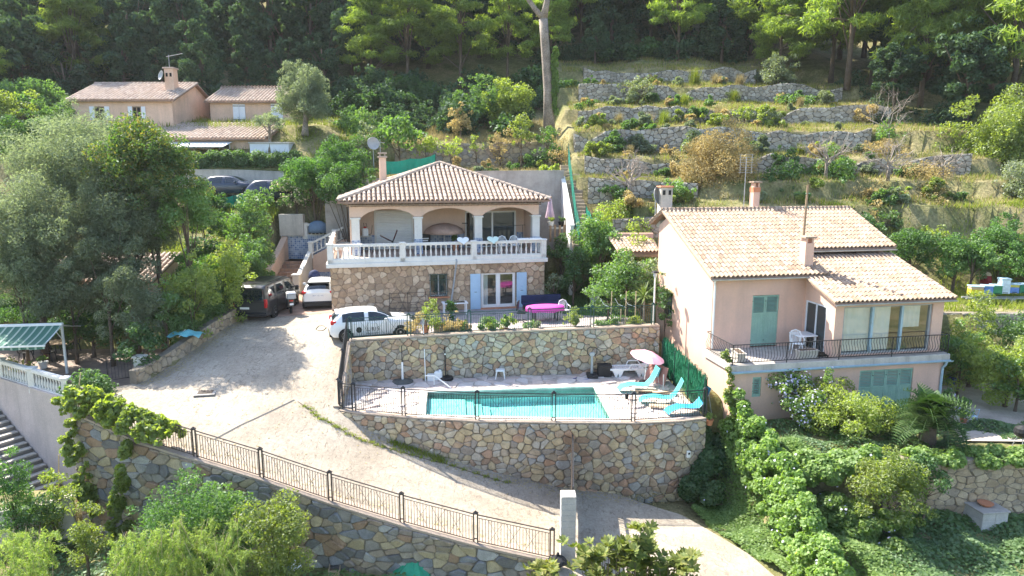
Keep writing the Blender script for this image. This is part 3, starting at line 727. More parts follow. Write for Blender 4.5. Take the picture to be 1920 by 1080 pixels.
for k in range(1,4):
    mb = MB(); q = [o_+e*(.42*(k)+.004), o_+e*(.42*(k+1)+.3), o_+e*(.42*(k+1)+.3)+d*2.7, o_+e*(.42*k+.004)+d*2.7]
    q = [o_+e*(1.68+.36*(k-1)+.004), o_+e*(1.68+.36*k), o_+e*(1.68+.36*k)+d*2.7, o_+e*(1.68+.36*(k-1)+.004)+d*2.7]
    mb.prism([(p.x,p.y) for p in q], zb_+.01, -.24-.1*k); ob('step', mb, pt_, TILEP, world=True)
ro = rim(POOL, .3); cop = MB(); ri2 = rim(POOL, -.03)
vs = [(x,y,.03) for x,y in ri2]+[(x,y,.03) for x,y in ro]+[(x,y,-.05) for x,y in ri2]+[(x,y,-.009) for x,y in ro]
fs = []
for i in range(4):
    j=(i+1)%4; fs += [(i,4+i,4+j,j),(i,j,8+j,8+i),(4+j,4+i,12+i,12+j)]
cop.add(vs, fs); ob('coping', cop, pt_, mat('pool_coping', (.60,.55,.50), .8), world=True)
def watermat():
    m, nt, N, L, B = _nt('pool_water'); N.remove(B); out = N['Material Output']
    t = N.new('ShaderNodeBsdfTransparent'); t.inputs[0].default_value = (.66,.97,.92,1)
    g = N.new('ShaderNodeBsdfGlossy'); g.inputs['Roughness'].default_value = .02
    f = N.new('ShaderNodeLayerWeight'); f.inputs[0].default_value = .25
    bp = N.new('ShaderNodeBump'); bp.inputs['Strength'].default_value = .25; bp.inputs['Distance'].default_value = .03; L.new(_noise(N, L, 2.2, 3), bp.inputs['Height'])
    L.new(bp.outputs[0], g.inputs['Normal']); L.new(bp.outputs[0], f.inputs['Normal'])
    x = N.new('ShaderNodeMixShader'); L.new(_map(N, L, f.outputs['Facing'], 0, 1, .02, .35), x.inputs[0]); L.new(t.outputs[0], x.inputs[1]); L.new(g.outputs[0], x.inputs[2]); L.new(x.outputs[0], out.inputs[0])
    return m
mb = MB().add([(x,y,-.14) for x,y in rim(POOL,-.002)], [(0,1,2,3)]); ob('water', mb, pt_, watermat(), world=True)
# ------------------------------------------------------------------ building parts
def tile_mesh(p, l, m):
    """one roman tile: x across (pitch p), y up the slope, lower end lipped"""
    prof = [(-.50,.004),(-.34,.0),(-.26,.012),(-.14,.062),(.06,.078),(.26,.062),(.40,.014),(.53,.004)]
    mb = MB(); n = len(prof)
    A = [(x*p, 0, z*p/.19+.036) for x,z in prof]; B_ = [(x*p*.98, l, z*p/.19*.85) for x,z in prof]; C = [(x*p, 0, z*p/.19*.7) for x,z in prof]
    mb.add(A+B_+C, [(i,i+1,n+i+1,n+i) for i in range(n-1)] + [(2*n+i,2*n+i+1,i+1,i) for i in range(n-1)])
    return mb.mesh('tile', m, False)
def canal_mesh(p, l, m):
    mb = MB(); k = 6; r = .36*p
    def arc(y, rr, dz): return [(-rr*math.cos(math.pi*i/k), y, rr*.95*math.sin(math.pi*i/k)+dz) for i in range(k+1)]
    A, B_, C = arc(0, r, .03), arc(l, r*.82, .0), arc(0, r*.8, .03); n = k+1
    ch = [(-.52*p,0,.012),(-.3*p,0,-.005),(.3*p,0,-.005),(.52*p,0,.012)]
    mb.add(A+B_+C, [(i,i+1,n+i+1,n+i) for i in range(k)] + [(2*n+i,2*n+i+1,i+1,i) for i in range(k)])
    return mb.mesh('tile', m, False)
def lay_tiles(roof, faces, p, row, me, m_isl, limit, seed, flip=False):
    """faces: (origin, U, V, N, width, length, inside(u,v)) in the roof's own space"""
    rng = random.Random(seed); W = wmat(roof); T = []
    camp = Vector((0,0,CAM_H))
    for O, U, V, Nn, w, l, ins in faces:
        nu = int(w/p); nv = int(l/row)
        for j in range(nv+1):
            for i in range(nu+1):
                u = (i+.5)*p; v = j*row
                if u > w or v > l-.1 or not ins(u, v+row*.4): continue
                pos = O + U*u + V*(v-.03) + Nn*(.02+rng.uniform(0,.008))
                M = Matrix((( *(U*(1+rng.uniform(-.01,.01))),0),(*(V+U*rng.uniform(-.02,.02)),0),(*Nn,0),(0,0,0,1))).transposed()
                M = Matrix.Translation(pos) @ M @ Matrix.Rotation(.035+rng.uniform(-.012,.012),4,'X')
                T.append(((W @ pos - camp).length, M))
    T.sort(key=lambda t: t[0])
    for d,M in T[:limit]:
        o = ob('tile', me, roof); o.matrix_basis = M
    if T[limit:]:
        v0 = np.zeros(len(me.vertices)*3); me.vertices.foreach_get('co', v0); v0 = v0.reshape(-1,3); F0 = [tuple(q.vertices) for q in me.polygons]
        mb = MB()
        for d,M in T[limit:]:
            A = np.array(M); mb.add([tuple(r) for r in v0 @ A[:3,:3].T + A[:3,3]], F0)
        o = ob('tile_field', mb, roof, m_isl); o['kind'] = 'stuff'
def ridge_run(roof, a, b, r, m, step=.38):
    a, b = Vector(a), Vector(b); n = max(1, int((b-a).length/step)); d = (b-a).normalized()
    s = d.cross(Vector((0,0,1))).normalized(); up = s.cross(d)
    mb = MB(); k = 6; l = (b-a).length/n+.04
    R = [[(-l/2 + l*q, rr*math.cos(math.pi*i/k), rr*math.sin(math.pi*i/k)) for i in range(k+1)] for q,rr in ((0,r*1.08),(1,r*.92))]
    mb.grid(R); mb.add([p for p in R[0]] + [(x,y*.8,z*.8) for x,y,z in R[0]], [(i,i+1,k+2+i,k+1+i) for i in range(k)])
    me = mb.mesh('ridge_tile', m)
    for i in range(n):
        o = ob('ridge_tile', me, roof)
        o.matrix_basis = Matrix.Translation(a + d*((i+.5)*(b-a).length/n)) @ Matrix(((d.x,s.x,up.x,0),(d.y,s.y,up.y,0),(d.z,s.z,up.z,0),(0,0,0,1)))
def plane_face(a, b, c, ins=None):
    """a: eave left, b: eave right, c: any point up the slope"""
    a,b,c = Vector(a),Vector(b),Vector(c); U = (b-a).normalized(); Nn = U.cross(c-a).normalized(); V = Nn.cross(U)
    l = (c-a).dot(V)
    return (a, U, V, Nn, (b-a).length, l, ins or (lambda u,v: True))
def tri_face(a, b, c):
    f = plane_face(a,b,c); a,U,V,Nn,w,l,_ = f; cu = (Vector(c)-a).dot(U)
    return (a,U,V,Nn,w,l, lambda u,v: cu*v/l+.05 < u < w-(w-cu)*v/l-.05)
BAL = [(.055,0),(.055,.05),(.035,.07),(.05,.12),(.062,.19),(.05,.29),(.03,.40),(.026,.46),(.045,.49),(.03,.51),(.055,.55),(.055,.60)]
BALM = MB().lathe(BAL, 10).mesh('baluster', MT['white'], True)
def balustrade(par, a, b, n, h=.62, post=True, posts=(True,True), rail=.15, plinth=.0):
    """a,b: foot points in the parent's space; a run of n balusters under one rail"""
    a, b = Vector(a), Vector(b); d = b-a; ax = math.atan2(d.y, d.x); L = math.hypot(d.x, d.y); sl = d.z/L
    T = ob('balustrade', MB(), par)
    M = Matrix.Translation(a) @ Matrix.Rotation(ax,4,'Z') @ Matrix(((1,0,0,0),(0,1,0,0),(sl,0,1,0),(0,0,0,1)))
    mb = MB(); mb.obox(M, 0,L,-.12,.12,h,h+rail*.7); mb.obox(M, 0,L,-.10,.10,h+rail*.7,h+rail); mb.obox(M, 0,L,-.1,.1,-.05-plinth,.02)
    ob('rail', mb, T, MT['white'])
    for i in range(n):
        x = (i+.5)/n*L; o = ob('baluster', BALM, T, loc=M @ Vector((x,0,.02)), scale=(1,1,(h-.02)/.6), rot=(0,0,ax))
    for e,q in ((0,a),(1,b)):
        if posts[e]:
            mb = MB().bbox(q.x-.15,q.x+.15,q.y-.15,q.y+.15,q.z-.3,q.z+h+rail-.02,.015); mb.bbox(q.x-.19,q.x+.19,q.y-.19,q.y+.19,q.z+h+rail-.018,q.z+h+rail+.06,.03); ob('post', mb, T, MT['white'])
    return T
def louvre_shutter(par, x0, x1, y, z0, z1, m, n=9, louvre=.45, hinge=True, t=.04, axis='y', name='shutter'):
    """a shutter leaf facing -y: frame, plank panel below, louvres above"""
    mb = MB(); w = .06; zl = z1-(z1-z0)*louvre
    mb.box(x0,x0+w,y-t,y,z0,z1); mb.box(x1-w,x1,y-t,y,z0,z1); mb.box(x0+w,x1-w,y-t,y,z1-w,z1); mb.box(x0+w,x1-w,y-t,y,z0,z0+w); mb.box(x0+w,x1-w,y-t,y,zl-w/2,zl+w/2)
    o = ob(name, mb, par, m)
    mb = MB(); k = max(2,int((x1-x0-2*w)/.11)); pw = (x1-x0-2*w)/k
    for i in range(k): mb.box(x0+w+i*pw+.004,x0+w+(i+1)*pw-.004,y-t*.6,y-.005,z0+w,zl-w/2)
    ob('panel', mb, o, m)
    mb = MB(); h = (z1-w-zl-w/2)/n
    for i in range(n):
        z = zl+w/2+(i+.5)*h
        M = Matrix.Translation((0,y-t*.5,z)) @ Matrix.Rotation(.7,4,'X'); mb.obox(M,x0+w,x1-w,-.022,.022,-.004,.004)
    ob('louvres', mb, o, m)
    if hinge:
        mb = MB(); 
        for zz in (z0+.25,z1-.25): mb.box(x0-.03,x0+.03,y-t-.012,y-t,zz-.015,zz+.015)
        ob('hinge', mb, o, MT['iron'])
    return o

# ------------------------------------------------------------------ middle house (stone ground floor, arcaded terrace, hipped roof)
AZT = tilemat('blue_azulejo', [(.10,.17,.36),(.42,.48,.58)], .14, .14, (.5,.55,.62), 0, 0, .012, .4, True)
MH = thing('stone_house', 'pink house with stone ground floor, arched terrace and hipped tile roof', 'house', (-9.83,36.8,1.9), math.radians(12.5))
def mw(x,y,z): return wmat(MH) @ Vector((x,y,z))
a_, b_ = mw(0,0,2.62), mw(12,0,2.62)
WIN = (5.36,6.35,.8,2.08); DOOR = (8.27,10.28,0,2.03)
mb = MB()
for x0,x1,z0,z1 in ((0,5.36,-.3,2.62),(6.35,8.27,-.3,2.62),(10.28,12,-.3,2.62),(5.36,6.35,-.3,.8),(5.36,6.35,2.08,2.62),(8.27,10.28,2.03,2.62)): mb.box(x0,x1,.02,.38,z0,z1)
ob('ground_floor_core', mb, MH, MT['mortar_house'])
rngm = random.Random(31)
cells = voronoi(0,12,0,2.62,.315,rngm,1.05,.42); made = []
for poly in cells:
    A,cu,cv = area_c(poly)
    bad = False
    for (a,b,c,d) in (WIN,DOOR):
        if a<cu<b and c<cv<d: bad = True; break
        pu=[p[0] for p in poly]; pv=[p[1] for p in poly]
        if max(pu)>a and min(pu)<b and max(pv)>c and min(pv)<d:
            if cu<=a: poly=halfplane(poly,1,0,a,0)
            elif cu>=b: poly=halfplane(poly,-1,0,b,0)
            elif cv>=d: poly=halfplane(poly,0,-1,0,d)
            else: poly=halfplane(poly,0,1,0,c)
            if len(poly)<3: bad=True; break
    if bad or len(poly)<3: continue
    R,F,(A,cu,cv) = stone_rings(poly,.013,.028,.028,rngm,.03)
    if A>.008: made.append((A,R,F,cu,cv))
made.sort(key=lambda q:-q[0]); jn = MB()
for k,(A,R,F,cu,cv) in enumerate(made):
    if k<300:
        me = bpy.data.meshes.new('stone'); me.from_pydata([(u-cu,-h,v-cv) for u,v,h in R],[],[f for f in F]); me.materials.append(MT['stone_house']); me.update()
        ob('stone', me, MH, loc=(cu,.015,cv))
    else: jn.add([(u,.015-h,v) for u,v,h in R], F)
if jn.v: o = ob('small_stones', jn, MH, MT['mortar_house']); o['kind'] = 'stuff'
mb = MB().box(0,.3,.38,9,-.3,2.62).box(11.7,12,.38,9,-.3,2.62).box(.3,11.7,8.7,9,-.3,2.62).box(.3,11.7,.4,8.7,-.1,0.0)
mb.box(.3,11.7,3.4,3.5,0,2.6).box(7.6,7.7,.4,3.4,0,2.6); ob('ground_floor_walls', mb, MH, MT['room'])
# window with iron bars
w = ob('window', MB().box(5.36,6.35,.2,.26,.8,.86).box(5.36,6.35,.2,.26,2.02,2.08).box(5.36,5.42,.2,.26,.86,2.02).box(6.29,6.35,.2,.26,.86,2.02).box(5.82,5.89,.2,.26,.86,2.02), MH, MT['grey'])
for x in (5.42,5.89): ob('pane', MB().box(x,x+.4,.225,.235,.86,2.02), w, MT['glass'])
mb = MB()
for i in range(8): mb.tube([(5.4+i*.13,-.06,.72),(5.4+i*.13,-.06,2.12)],.011,5)
for z in (.78,1.1,1.75,2.06): mb.box(5.3,6.42,-.075,-.045,z-.012,z+.012)
ob('grille', mb, w, MT['iron_green']); ob('sill', MB().bbox(5.26,6.45,-.09,.2,.72,.8,.01), w, MT['terracotta'])
# french window and pale blue shutters
d = ob('french_window', MB().box(8.27,8.37,.12,.2,0.02,2.03).box(10.18,10.28,.12,.2,.02,2.03).box(8.37,10.18,.12,.2,1.93,2.03).box(8.37,10.18,.12,.2,.02,.12).box(9.2,9.35,.11,.21,.12,1.93), MH, MT['whitepaint'])
for x0,x1 in ((8.37,9.2),(9.35,10.18)):
    ob('pane', MB().add([(x0,.16,.12),(x1,.16,.12),(x1,.16,1.93),(x0,.16,1.93)],[(0,1,2,3)]), d, MT['pane']); ob('glazing_bar', MB().box(x0,x0+.05,.13,.19,.12,1.93).box(x1-.05,x1,.13,.19,.12,1.93).box(x0+.05,x1-.05,.13,.19,.12,.2), d, MT['whitepaint'])
ob('doorstep', MB().bbox(8.2,10.35,-.25,.1,-.05,.03,.01), d, MT['terracotta'])
ob('curtain', MB().grid([[(8.42+i*.04,.5+.04*(i%2),z) for i in range(9)] for z in (.1,1.9)]), d, MT['whitepaint'])
for x0,x1 in ((7.64,8.23),(10.33,10.92)):
    s_ = ob('shutter', MB().bbox(x0,x1,-.08,-.04,0.0,2.03,.01), MH, MT['shutter_b'])
    ob('panel', MB().bbox(x0+.07,x1-.07,-.092,-.08,.1,1.2,.008), s_, MT['shutter_b']); ob('upper_panel', MB().bbox(x0+.07,x1-.07,-.092,-.08,1.3,1.93,.008), s_, MT['shutter_b'])
    ob('latch', MB().box((x0+x1)/2-.07,(x0+x1)/2+.07,-.11,-.092,.98,1.0), s_, MT['iron'])
# terrace slab and balustrade
mb = MB().bbox(-.2,12.14,-.2,9.2,2.62,2.84,.02); mb.bbox(-.12,12.06,-.12,9.1,2.842,3.06,.015); ob('terrace_slab', mb, MH, MT['white'])
ob('terrace_floor', MB().box(.14,11.86,.14,4.2,3.0,3.066), MH, tilemat('terrace_tiles', [(.42,.30,.24),(.48,.35,.28)], .33, .33, (.35,.28,.24), 0, .2))
PX = [0.03,3.9,7.87,11.92]
for i in range(3): balustrade(MH,(PX[i],.03,3.08),(PX[i+1],.03,3.08),14,.64,posts=(i==0,True))
balustrade(MH,(.03,.03,3.08),(.03,4.2,3.08),14,.64,posts=(False,True)); balustrade(MH,(.03,4.2,3.08),(.03,8.6,3.08),14,.64,posts=(False,True))
balustrade(MH,(11.92,.03,3.08),(11.92,1.3,3.08),4,.64,posts=(False,False))
ob('drain_pipe', MB().tube([(6.85,-.12,2.9),(6.85,-.2,2.8),(6.75,-.1,1.9),(6.55,-.1,.6),(6.5,-.1,0)],.05,8), MH, MT['grey'])
# upper storey
ZF, ZT = 3.066, 6.06
ARC = [(1.75,4.7),(5.1,8.15),(8.6,11.65)]; xs = [1.1]
mb = MB(); secs = [(1.1,5.2)]
for a,b in ARC:
    n = 18
    for i in range(n+1):
        t = i/n*2-1; secs.append((lerp(a,b,i/n), 5.2 + .47*(math.sqrt(max(0,1-(t*.92)**2))-math.sqrt(1-.92**2))/(1-math.sqrt(1-.92**2))))
secs.append((12.0,5.2))
V = []; Fq = []
for x,z in secs: V += [(x,1.4,z),(x,1.4,ZT),(x,1.78,ZT),(x,1.78,z)]
for i in range(len(secs)-1):
    a,b = 4*i,4*i+4; Fq += [(a,b,b+1,a+1),(a+1,b+1,b+2,a+2),(a+2,b+2,b+3,a+3),(a+3,b+3,b,a)]
e = 4*len(secs); Fq += [(0,1,2,3),(e-1,e-2,e-3,e-4)]
mb.add(V,Fq); ob('arcade', mb, MH, MT['plaster'])
for x in (1.42,4.9,8.38,11.83):
    c = ob('pillar', MB().box(x-.22,x+.22,1.37,1.81,3.92,5.1), MH, MT['white'])
    ob('capital', MB().bbox(x-.29,x+.29,1.31,1.87,5.1,5.19,.02), c, MT['white']); ob('tiled_base', MB().bbox(x-.24,x+.24,1.35,1.83,ZF+.002,3.92,.01), c, AZT)
mb = MB().box(1.1,1.4,1.8,8.9,ZF,ZT).box(11.7,12.0,1.8,8.9,ZF,ZT).box(1.4,11.7,8.6,8.9,ZF,ZT)
for x0,x1,z0,z1 in ((1.4,2.6,ZF,ZT),(4.72,8.0,ZF,ZT),(11.2,11.7,ZF,ZT),(2.6,4.72,5.35,ZT),(8.0,11.2,5.3,ZT)): mb.box(x0,x1,4.0,4.3,z0,z1)
mb.box(8.9,9.0,4.3,8.6,ZF,ZT).box(7.0,8.9,6,6.1,ZF,ZT).box(9,11.7,7,7.1,ZF,ZT); ob('upper_walls', mb, MH, MT['plaster'])
ob('porch_ceiling', MB().box(1.42,11.68,1.8,8.55,5.95,6.02), MH, MT['plaster'])
mb = MB()
for x0,x1 in ((1.42,2.55),(4.78,7.95),(11.25,11.68)): mb.box(x0,x1,3.98,4.0,ZF+.01,3.95)
ob('tiled_dado', mb, MH, AZT)
rs = ob('roller_shutter', MB().box(2.5,2.62,3.93,4.0,ZF,5.42).box(4.70,4.82,3.93,4.0,ZF,5.42).box(2.62,4.7,3.93,4.0,5.3,5.42), MH, MT['white'])
mb = MB()
for i in range(22):
    z = ZF+.01+i*.1015; mb.prismX([(3.99,z),(3.96,z+.01),(3.95,z+.05),(3.96,z+.09),(3.99,z+.1)],2.62,4.70)
ob('slats', mb, rs, MT['whitepaint'])
sw = ob('sliding_window', MB().box(8.0,8.08,4.05,4.15,ZF,5.3).box(11.1,11.2,4.0,4.15,ZF,5.3).box(8.08,11.1,4.05,4.15,5.2,5.3).box(8.08,11.1,4.05,4.15,ZF,ZF+.07).box(9.66,9.76,4.04,4.14,ZF+.07,5.2), MH, MT['whitepaint'])
ob('pane', MB().box(9.76,11.1,4.08,4.09,ZF+.07,5.2), sw, MT['glass']); ob('pane', MB().box(8.3,9.66,4.10,4.11,ZF+.07,5.2), sw, MT['glass'])
# roof
EA, EB, EC, ED, PK = (.5,.85,6.1),(12.55,.85,6.1),(12.55,9.7,6.1),(.5,9.7,6.1),(6.65,5.25,8.18)
mb = MB().add([EA,EB,EC,ED,PK]+[(x,y,z-.1) for x,y,z in (EA,EB,EC,ED)], [(0,1,4),(1,2,4),(2,3,4),(3,0,4),(8,7,6,5),(0,5,6,1),(1,6,7,2),(2,7,8,3),(3,8,5,0)])
RF = ob('roof', mb, MH, MT['roofdeck'])
TM = canal_mesh(.27,.47,MT['tile_m'])
lay_tiles(RF, [tri_face(EA,EB,PK), tri_face(ED,EA,PK), tri_face(EB,EC,PK)], .265, .4, TM, MT['tile_m_isl'], 300, 3)
up = Vector((0,0,.06))
for q in (EA,EB,EC,ED): ridge_run(RF, Vector(q)+up, Vector(PK)+up, .13, MT['tile_m'])
mb = MB()
def gen_row(a, b, r, n, d):
    a,b = Vector(a),Vector(b)
    for i in range(n):
        c = a.lerp(b,(i+.5)/n); k=5
        P = [[tuple(c + d*q + (b-a).normalized()*(-r*math.cos(math.pi*j/k)) + Vector((0,0,-r*math.sin(math.pi*j/k)*.8))) for j in range(k+1)] for q in (0,1)]
        mb.grid(P)
for j,(off,dz) in enumerate(((.28,5.98),(.14,5.86))):
    gen_row((1.1-off,1.4-off,dz),(12+off,1.4-off,dz),.075,60,Vector((0,.3,0))); gen_row((1.1-off,9,dz),(1.1-off,1.4-off,dz),.075,40,Vector((.3,0,0)))
    mb.box(1.1-off+.02,12+off-.02,1.42-off,8.9,dz,dz+.03)
o = ob('cornice_tiles', mb, RF, MT['tile_m_isl']); o['kind']='stuff'
ch = ob('chimney', MB().box(3.0,3.42,6.6,7.05,6.3,8.55), RF, MT['plaster']); ob('cap', MB().bbox(2.92,3.5,6.52,7.13,8.55,8.66,.02).box(3.02,3.1,6.62,7.03,8.66,8.8).box(3.32,3.4,6.62,7.03,8.66,8.8).bbox(2.94,3.48,6.54,7.11,8.8,8.88,.02), ch, MT['tile_m'])
ob('aerial', MB().tube([(3.1,7.1,7.5),(3.1,7.1,9.7)],.018,5).tube([(2.8,7.1,9.5),(3.4,7.1,9.5)],.012,5), ch, MT['grey'])

# ------------------------------------------------------------------ right-hand house
RH = thing('balcony_house', 'rose plastered house with green shutters, long balcony and stepped tile roof', 'house', (8.75,29.5,-.5), math.radians(10.5))
PR = MT['plaster_r']
mb = MB()
for x0,x1,z0,z1 in ((-.2,.75,-.4,2.15),(1.15,5.7,-.4,2.15),(8.3,9.75,-.4,2.15),(.75,1.15,-.4,1.0),(.75,1.15,1.85,2.15),(5.7,8.3,1.86,2.15)): mb.box(x0,x1,-2.4,-2.1,z0,z1)
mb.box(-.2,.1,-2.1,-.01,-.4,2.15).box(.003,.25,-.01,6.2,-.6,2.15).box(.003,9.69,.002,6.198,2.15,2.43).box(9.45,9.75,-2.1,6.2,-.4,2.15).box(.1,9.45,5.9,6.2,-.4,2.15).box(.1,9.45,-1.9,-1.8,-.4,2.1); ob('lower_walls', mb, RH, PR)
ob('balcony_slab', MB().bbox(-.28,9.95,-2.52,.0,2.152,2.42,.02), RH, MT['concrete_w'])
ob('balcony_floor', MB().box(-.2,9.8,-2.4,-.005,2.422,2.432), RH, mat('balcony_concrete', (.45,.40,.36), .95, n1=(2,.8,1.1)))
mb = MB(); P = [[(-.3+10.3*i, -2.53-.07+.07*math.cos(math.pi*k/6), 2.16-.075*math.sin(math.pi*k/6)) for k in range(7)] for i in (0,1)]
mb.grid(P); mb.grid([[(x,y,z+.004) for x,y,z in r[::-1]] for r in P]); mb.tube([(9.72,-2.6,2.1),(9.72,-2.55,1.95),(9.68,-2.46,1.8),(9.68,-2.46,-.4)],.055,8); ob('balcony_gutter', mb, RH, MT['zinc'])
# main block: gable profile
gab = [(0.0,2.43),(6.2,2.43),(6.2,7.42),(5.2,7.92),(0.0,5.55)]
mb = MB().prismX(gab,0,.25); mb.prismX([(1.75,2.43),(6.2,2.43),(6.2,7.42),(5.2,7.92),(1.75,6.32)],9.45,9.7); mb.box(.25,9.45,5.95,6.2,2.43,7.42)
for x0,x1,z0,z1 in ((.25,1.92,2.43,5.55),(3.2,4.6,2.43,5.55),(1.92,3.2,4.8,5.55)): mb.box(x0,x1,0,.25,z0,z1)
mb.box(4.6,9.45,1.6,1.75,4.5,6.25); ob('upper_walls', mb, RH, PR)
mb = MB().prismX([(-2.2,2.435),(-1.62,2.435),(-1.62,4.95),(-2.2,4.74)],4.45,4.7); mb.prismX([(-.12,2.435),(1.6,2.435),(1.6,6.1),(-.12,5.5)],4.45,4.7).prismX([(-1.62,4.55),(-.12,4.55),(-.12,5.5),(-1.62,4.95)],4.45,4.7)
mb.prismX([(-2.2,2.435),(1.6,2.435),(1.6,6.1),(-2.2,4.74)],9.4,9.65)
for x0,x1,z0,z1 in ((4.7,4.85,2.435,4.74),(9.12,9.4,2.435,4.74),(4.85,9.12,2.435,2.53),(4.85,9.12,4.6,4.74)): mb.box(x0,x1,-2.2,-1.98,z0,z1)
ob('wing_walls', mb, RH, PR); ob('wing_room', MB().box(4.7,9.4,1.4,1.5,2.45,5.4).box(4.71,9.39,-1.9,1.4,2.436,2.45), RH, MT['room'])
# glazing of the wing: three sliding panes
sw = ob('sliding_window', MB().box(4.85,9.12,-2.14,-2.02,2.53,2.6).box(4.85,9.12,-2.14,-2.02,4.54,4.6).box(4.85,4.93,-2.14,-2.02,2.6,4.54).box(9.02,9.12,-2.14,-2.02,2.6,4.54), RH, MT['grey'])
for x in (6.28,7.7): ob('mullion', MB().box(x-.05,x+.05,-2.15,-2.02,2.6,4.54), sw, MT['zinc'])
for i,x0 in enumerate((4.93,6.33,7.75)): x1 = x0+1.3 if i<2 else 9.02; ob('pane', MB().add([(x0,-2.08,2.6),(x1,-2.08,2.6),(x1,-2.08,4.54),(x0,-2.08,4.54)],[(0,1,2,3)]), sw, MT['pane'])
mb = MB()
mb.grid([[(4.95+i*.07,-1.97+.015*math.sin(i*1.3),z) for i in range(20)] for z in (2.62,4.52)]); mb.grid([[(6.35+i*.065,-1.96+.015*math.sin(i*1.5),z) for i in range(15)] for z in (2.62,4.52)]); mb.grid([[(7.78+i*.06,-1.9+.02*math.sin(i*1.5),z) for i in range(17)] for z in (3.55,4.52)])
ob('curtain', mb, sw, MT['whitepaint'])
dw = ob('glazed_door', MB().box(4.47,4.55,-1.62,-1.55,2.44,4.55).box(4.47,4.55,-.2,-.12,2.44,4.55).box(4.47,4.55,-.92,-.84,2.44,4.55).box(4.47,4.55,-1.55,-.2,4.47,4.55), RH, MT['shutter_w'])
for y0 in (-1.55,-.84): ob('pane', MB().box(4.5,4.51,y0,y0+.63,2.5,4.47), dw, MT['glass'])
# shutters
for x0,x1 in ((1.93,2.555),(2.565,3.19)): louvre_shutter(RH,x0,x1,.06,2.5,4.78,MT['shutter_g'],12,.35)
for i in range(4): louvre_shutter(RH,5.72+i*.644,5.72+(i+1)*.644-.01,-2.32,-.05,1.85,MT['shutter_g'],10,.4)
louvre_shutter(RH,.76,1.14,-2.33,1.0,1.84,MT['shutter_g'],9,.9)
# left wall: grated window
g_ = ob('window', MB().box(-.02,.02,4.2,5.2,2.9,4.2), RH, MT['glass']); mb = MB()
for i in range(8):
    y = 4.2+i*.14; mb.tube([(-.03,y,4.25),(-.12,y,4.1),(-.16,y,3.6),(-.34,y,3.2),(-.3,y,2.95),(-.03,y,2.9)],.012,5)
for z,x in ((4.1,-.12),(3.6,-.16),(3.2,-.34)): mb.tube([(x,4.15,z),(x,5.25,z)],.012,5)
ob('grille', mb, g_, MT['iron'])
ob('downpipe', MB().tube([(-.02,-.3,5.62),(.0,-.12,5.45),(.06,-.07,5.3),(.06,-.07,2.5)],.045,8), RH, MT['whitepaint'])
# roofs
s1 = (8.22-5.74)/5.5
def zr1(y): return 5.74 + s1*(y+.3)
def slab(mb, pts, t=.09): # top polygon, ccw from above
    n = len(pts); mb.add([tuple(p) for p in pts]+[(p[0],p[1],p[2]-t) for p in pts], [tuple(range(n)), tuple(range(2*n-1,n-1,-1))]+[(i,n+i,n+(i+1)%n,(i+1)%n) for i in range(n)])
RF2 = ob('roof', MB(), RH); mb = MB()
slab(mb, [(-.3,-.38,zr1(-.38)),(5.35,-.38,zr1(-.38)),(5.35,1.55,zr1(1.55)),(10.15,1.55,zr1(1.55)),(10.15,5.2,zr1(5.2)),(-.3,5.2,zr1(5.2))])
slab(mb, [(10.15,5.2,zr1(5.2)),(10.15,6.75,7.5),(-.3,6.75,7.5),(-.3,5.2,zr1(5.2))])
s2 = (6.22-4.86)/4.05
def zr2(y): return 4.86 + s2*(y+2.5)
slab(mb, [(4.2,-2.5,zr2(-2.5)),(9.95,-2.5,zr2(-2.5)),(9.95,1.58,zr2(1.58)),(5.37,1.58,zr2(1.58)),(5.37,-.42,zr2(-.42)),(4.2,-.42,zr2(-.42))])
ob('roof_deck', mb, RF2, MT['roofdeck'])
TR = tile_mesh(.215,.43,MT['tile'])
fm1 = plane_face((-.3,-.38,zr1(-.38)),(10.15,-.38,zr1(-.38)),(-.3,5.2,zr1(5.2))); cut = (1.55+.38)*math.sqrt(1+s1*s1)
fm1 = fm1[:6] + ((lambda u,v: v > cut or u < 5.62),)
fm2 = plane_face((4.2,-2.5,zr2(-2.5)),(9.95,-2.5,zr2(-2.5)),(4.2,1.58,zr2(1.58))); cut2 = (-.42+2.5)*math.sqrt(1+s2*s2)
fm2 = fm2[:6] + ((lambda u,v: v < cut2 or u > 1.17),)
fm3 = plane_face((10.15,6.75,7.5),(-.3,6.75,7.5),(10.15,5.2,zr1(5.2)))
lay_tiles(RF2, [fm1,fm2,fm3], .2145, .365, TR, MT['tile_isl'], 300, 5)
ridge_run(RF2,(-.3,5.2,8.26),(10.15,5.2,8.26),.12,MT['tile'])
mb = MB()
def verge(a,b):
    a,b=Vector(a),Vector(b); mb.tube([a,b],.07,6)
verge((-.27,-.4,zr1(-.4)+.03),(-.27,5.2,zr1(5.2)+.03)); verge((-.27,5.2,zr1(5.2)+.03),(-.27,6.75,7.53)); verge((10.12,1.55,zr1(1.55)+.03),(10.12,5.2,zr1(5.2)+.03)); verge((9.92,-2.5,zr2(-2.5)+.03),(9.92,1.5,zr2(1.5)+.03)); verge((4.23,-2.5,zr2(-2.5)+.03),(4.23,-.45,zr2(-.45)+.03))
ob('verge_tiles', mb, RF2, MT['tile'])
mb = MB()
for x0,x1,y,z in ((-.3,5.35,-.4,zr1(-.4)),(4.2,9.95,-2.52,zr2(-2.52)),(5.4,10.15,1.53,zr1(1.53))):
    P = [[(x, y-.05+.05*math.cos(math.pi*k/6), z-.06-.06*math.sin(math.pi*k/6)) for k in range(7)] for x in (x0,x1)]; mb.grid(P)
ob('eaves_gutter', mb, RF2, MT['concrete_w'])
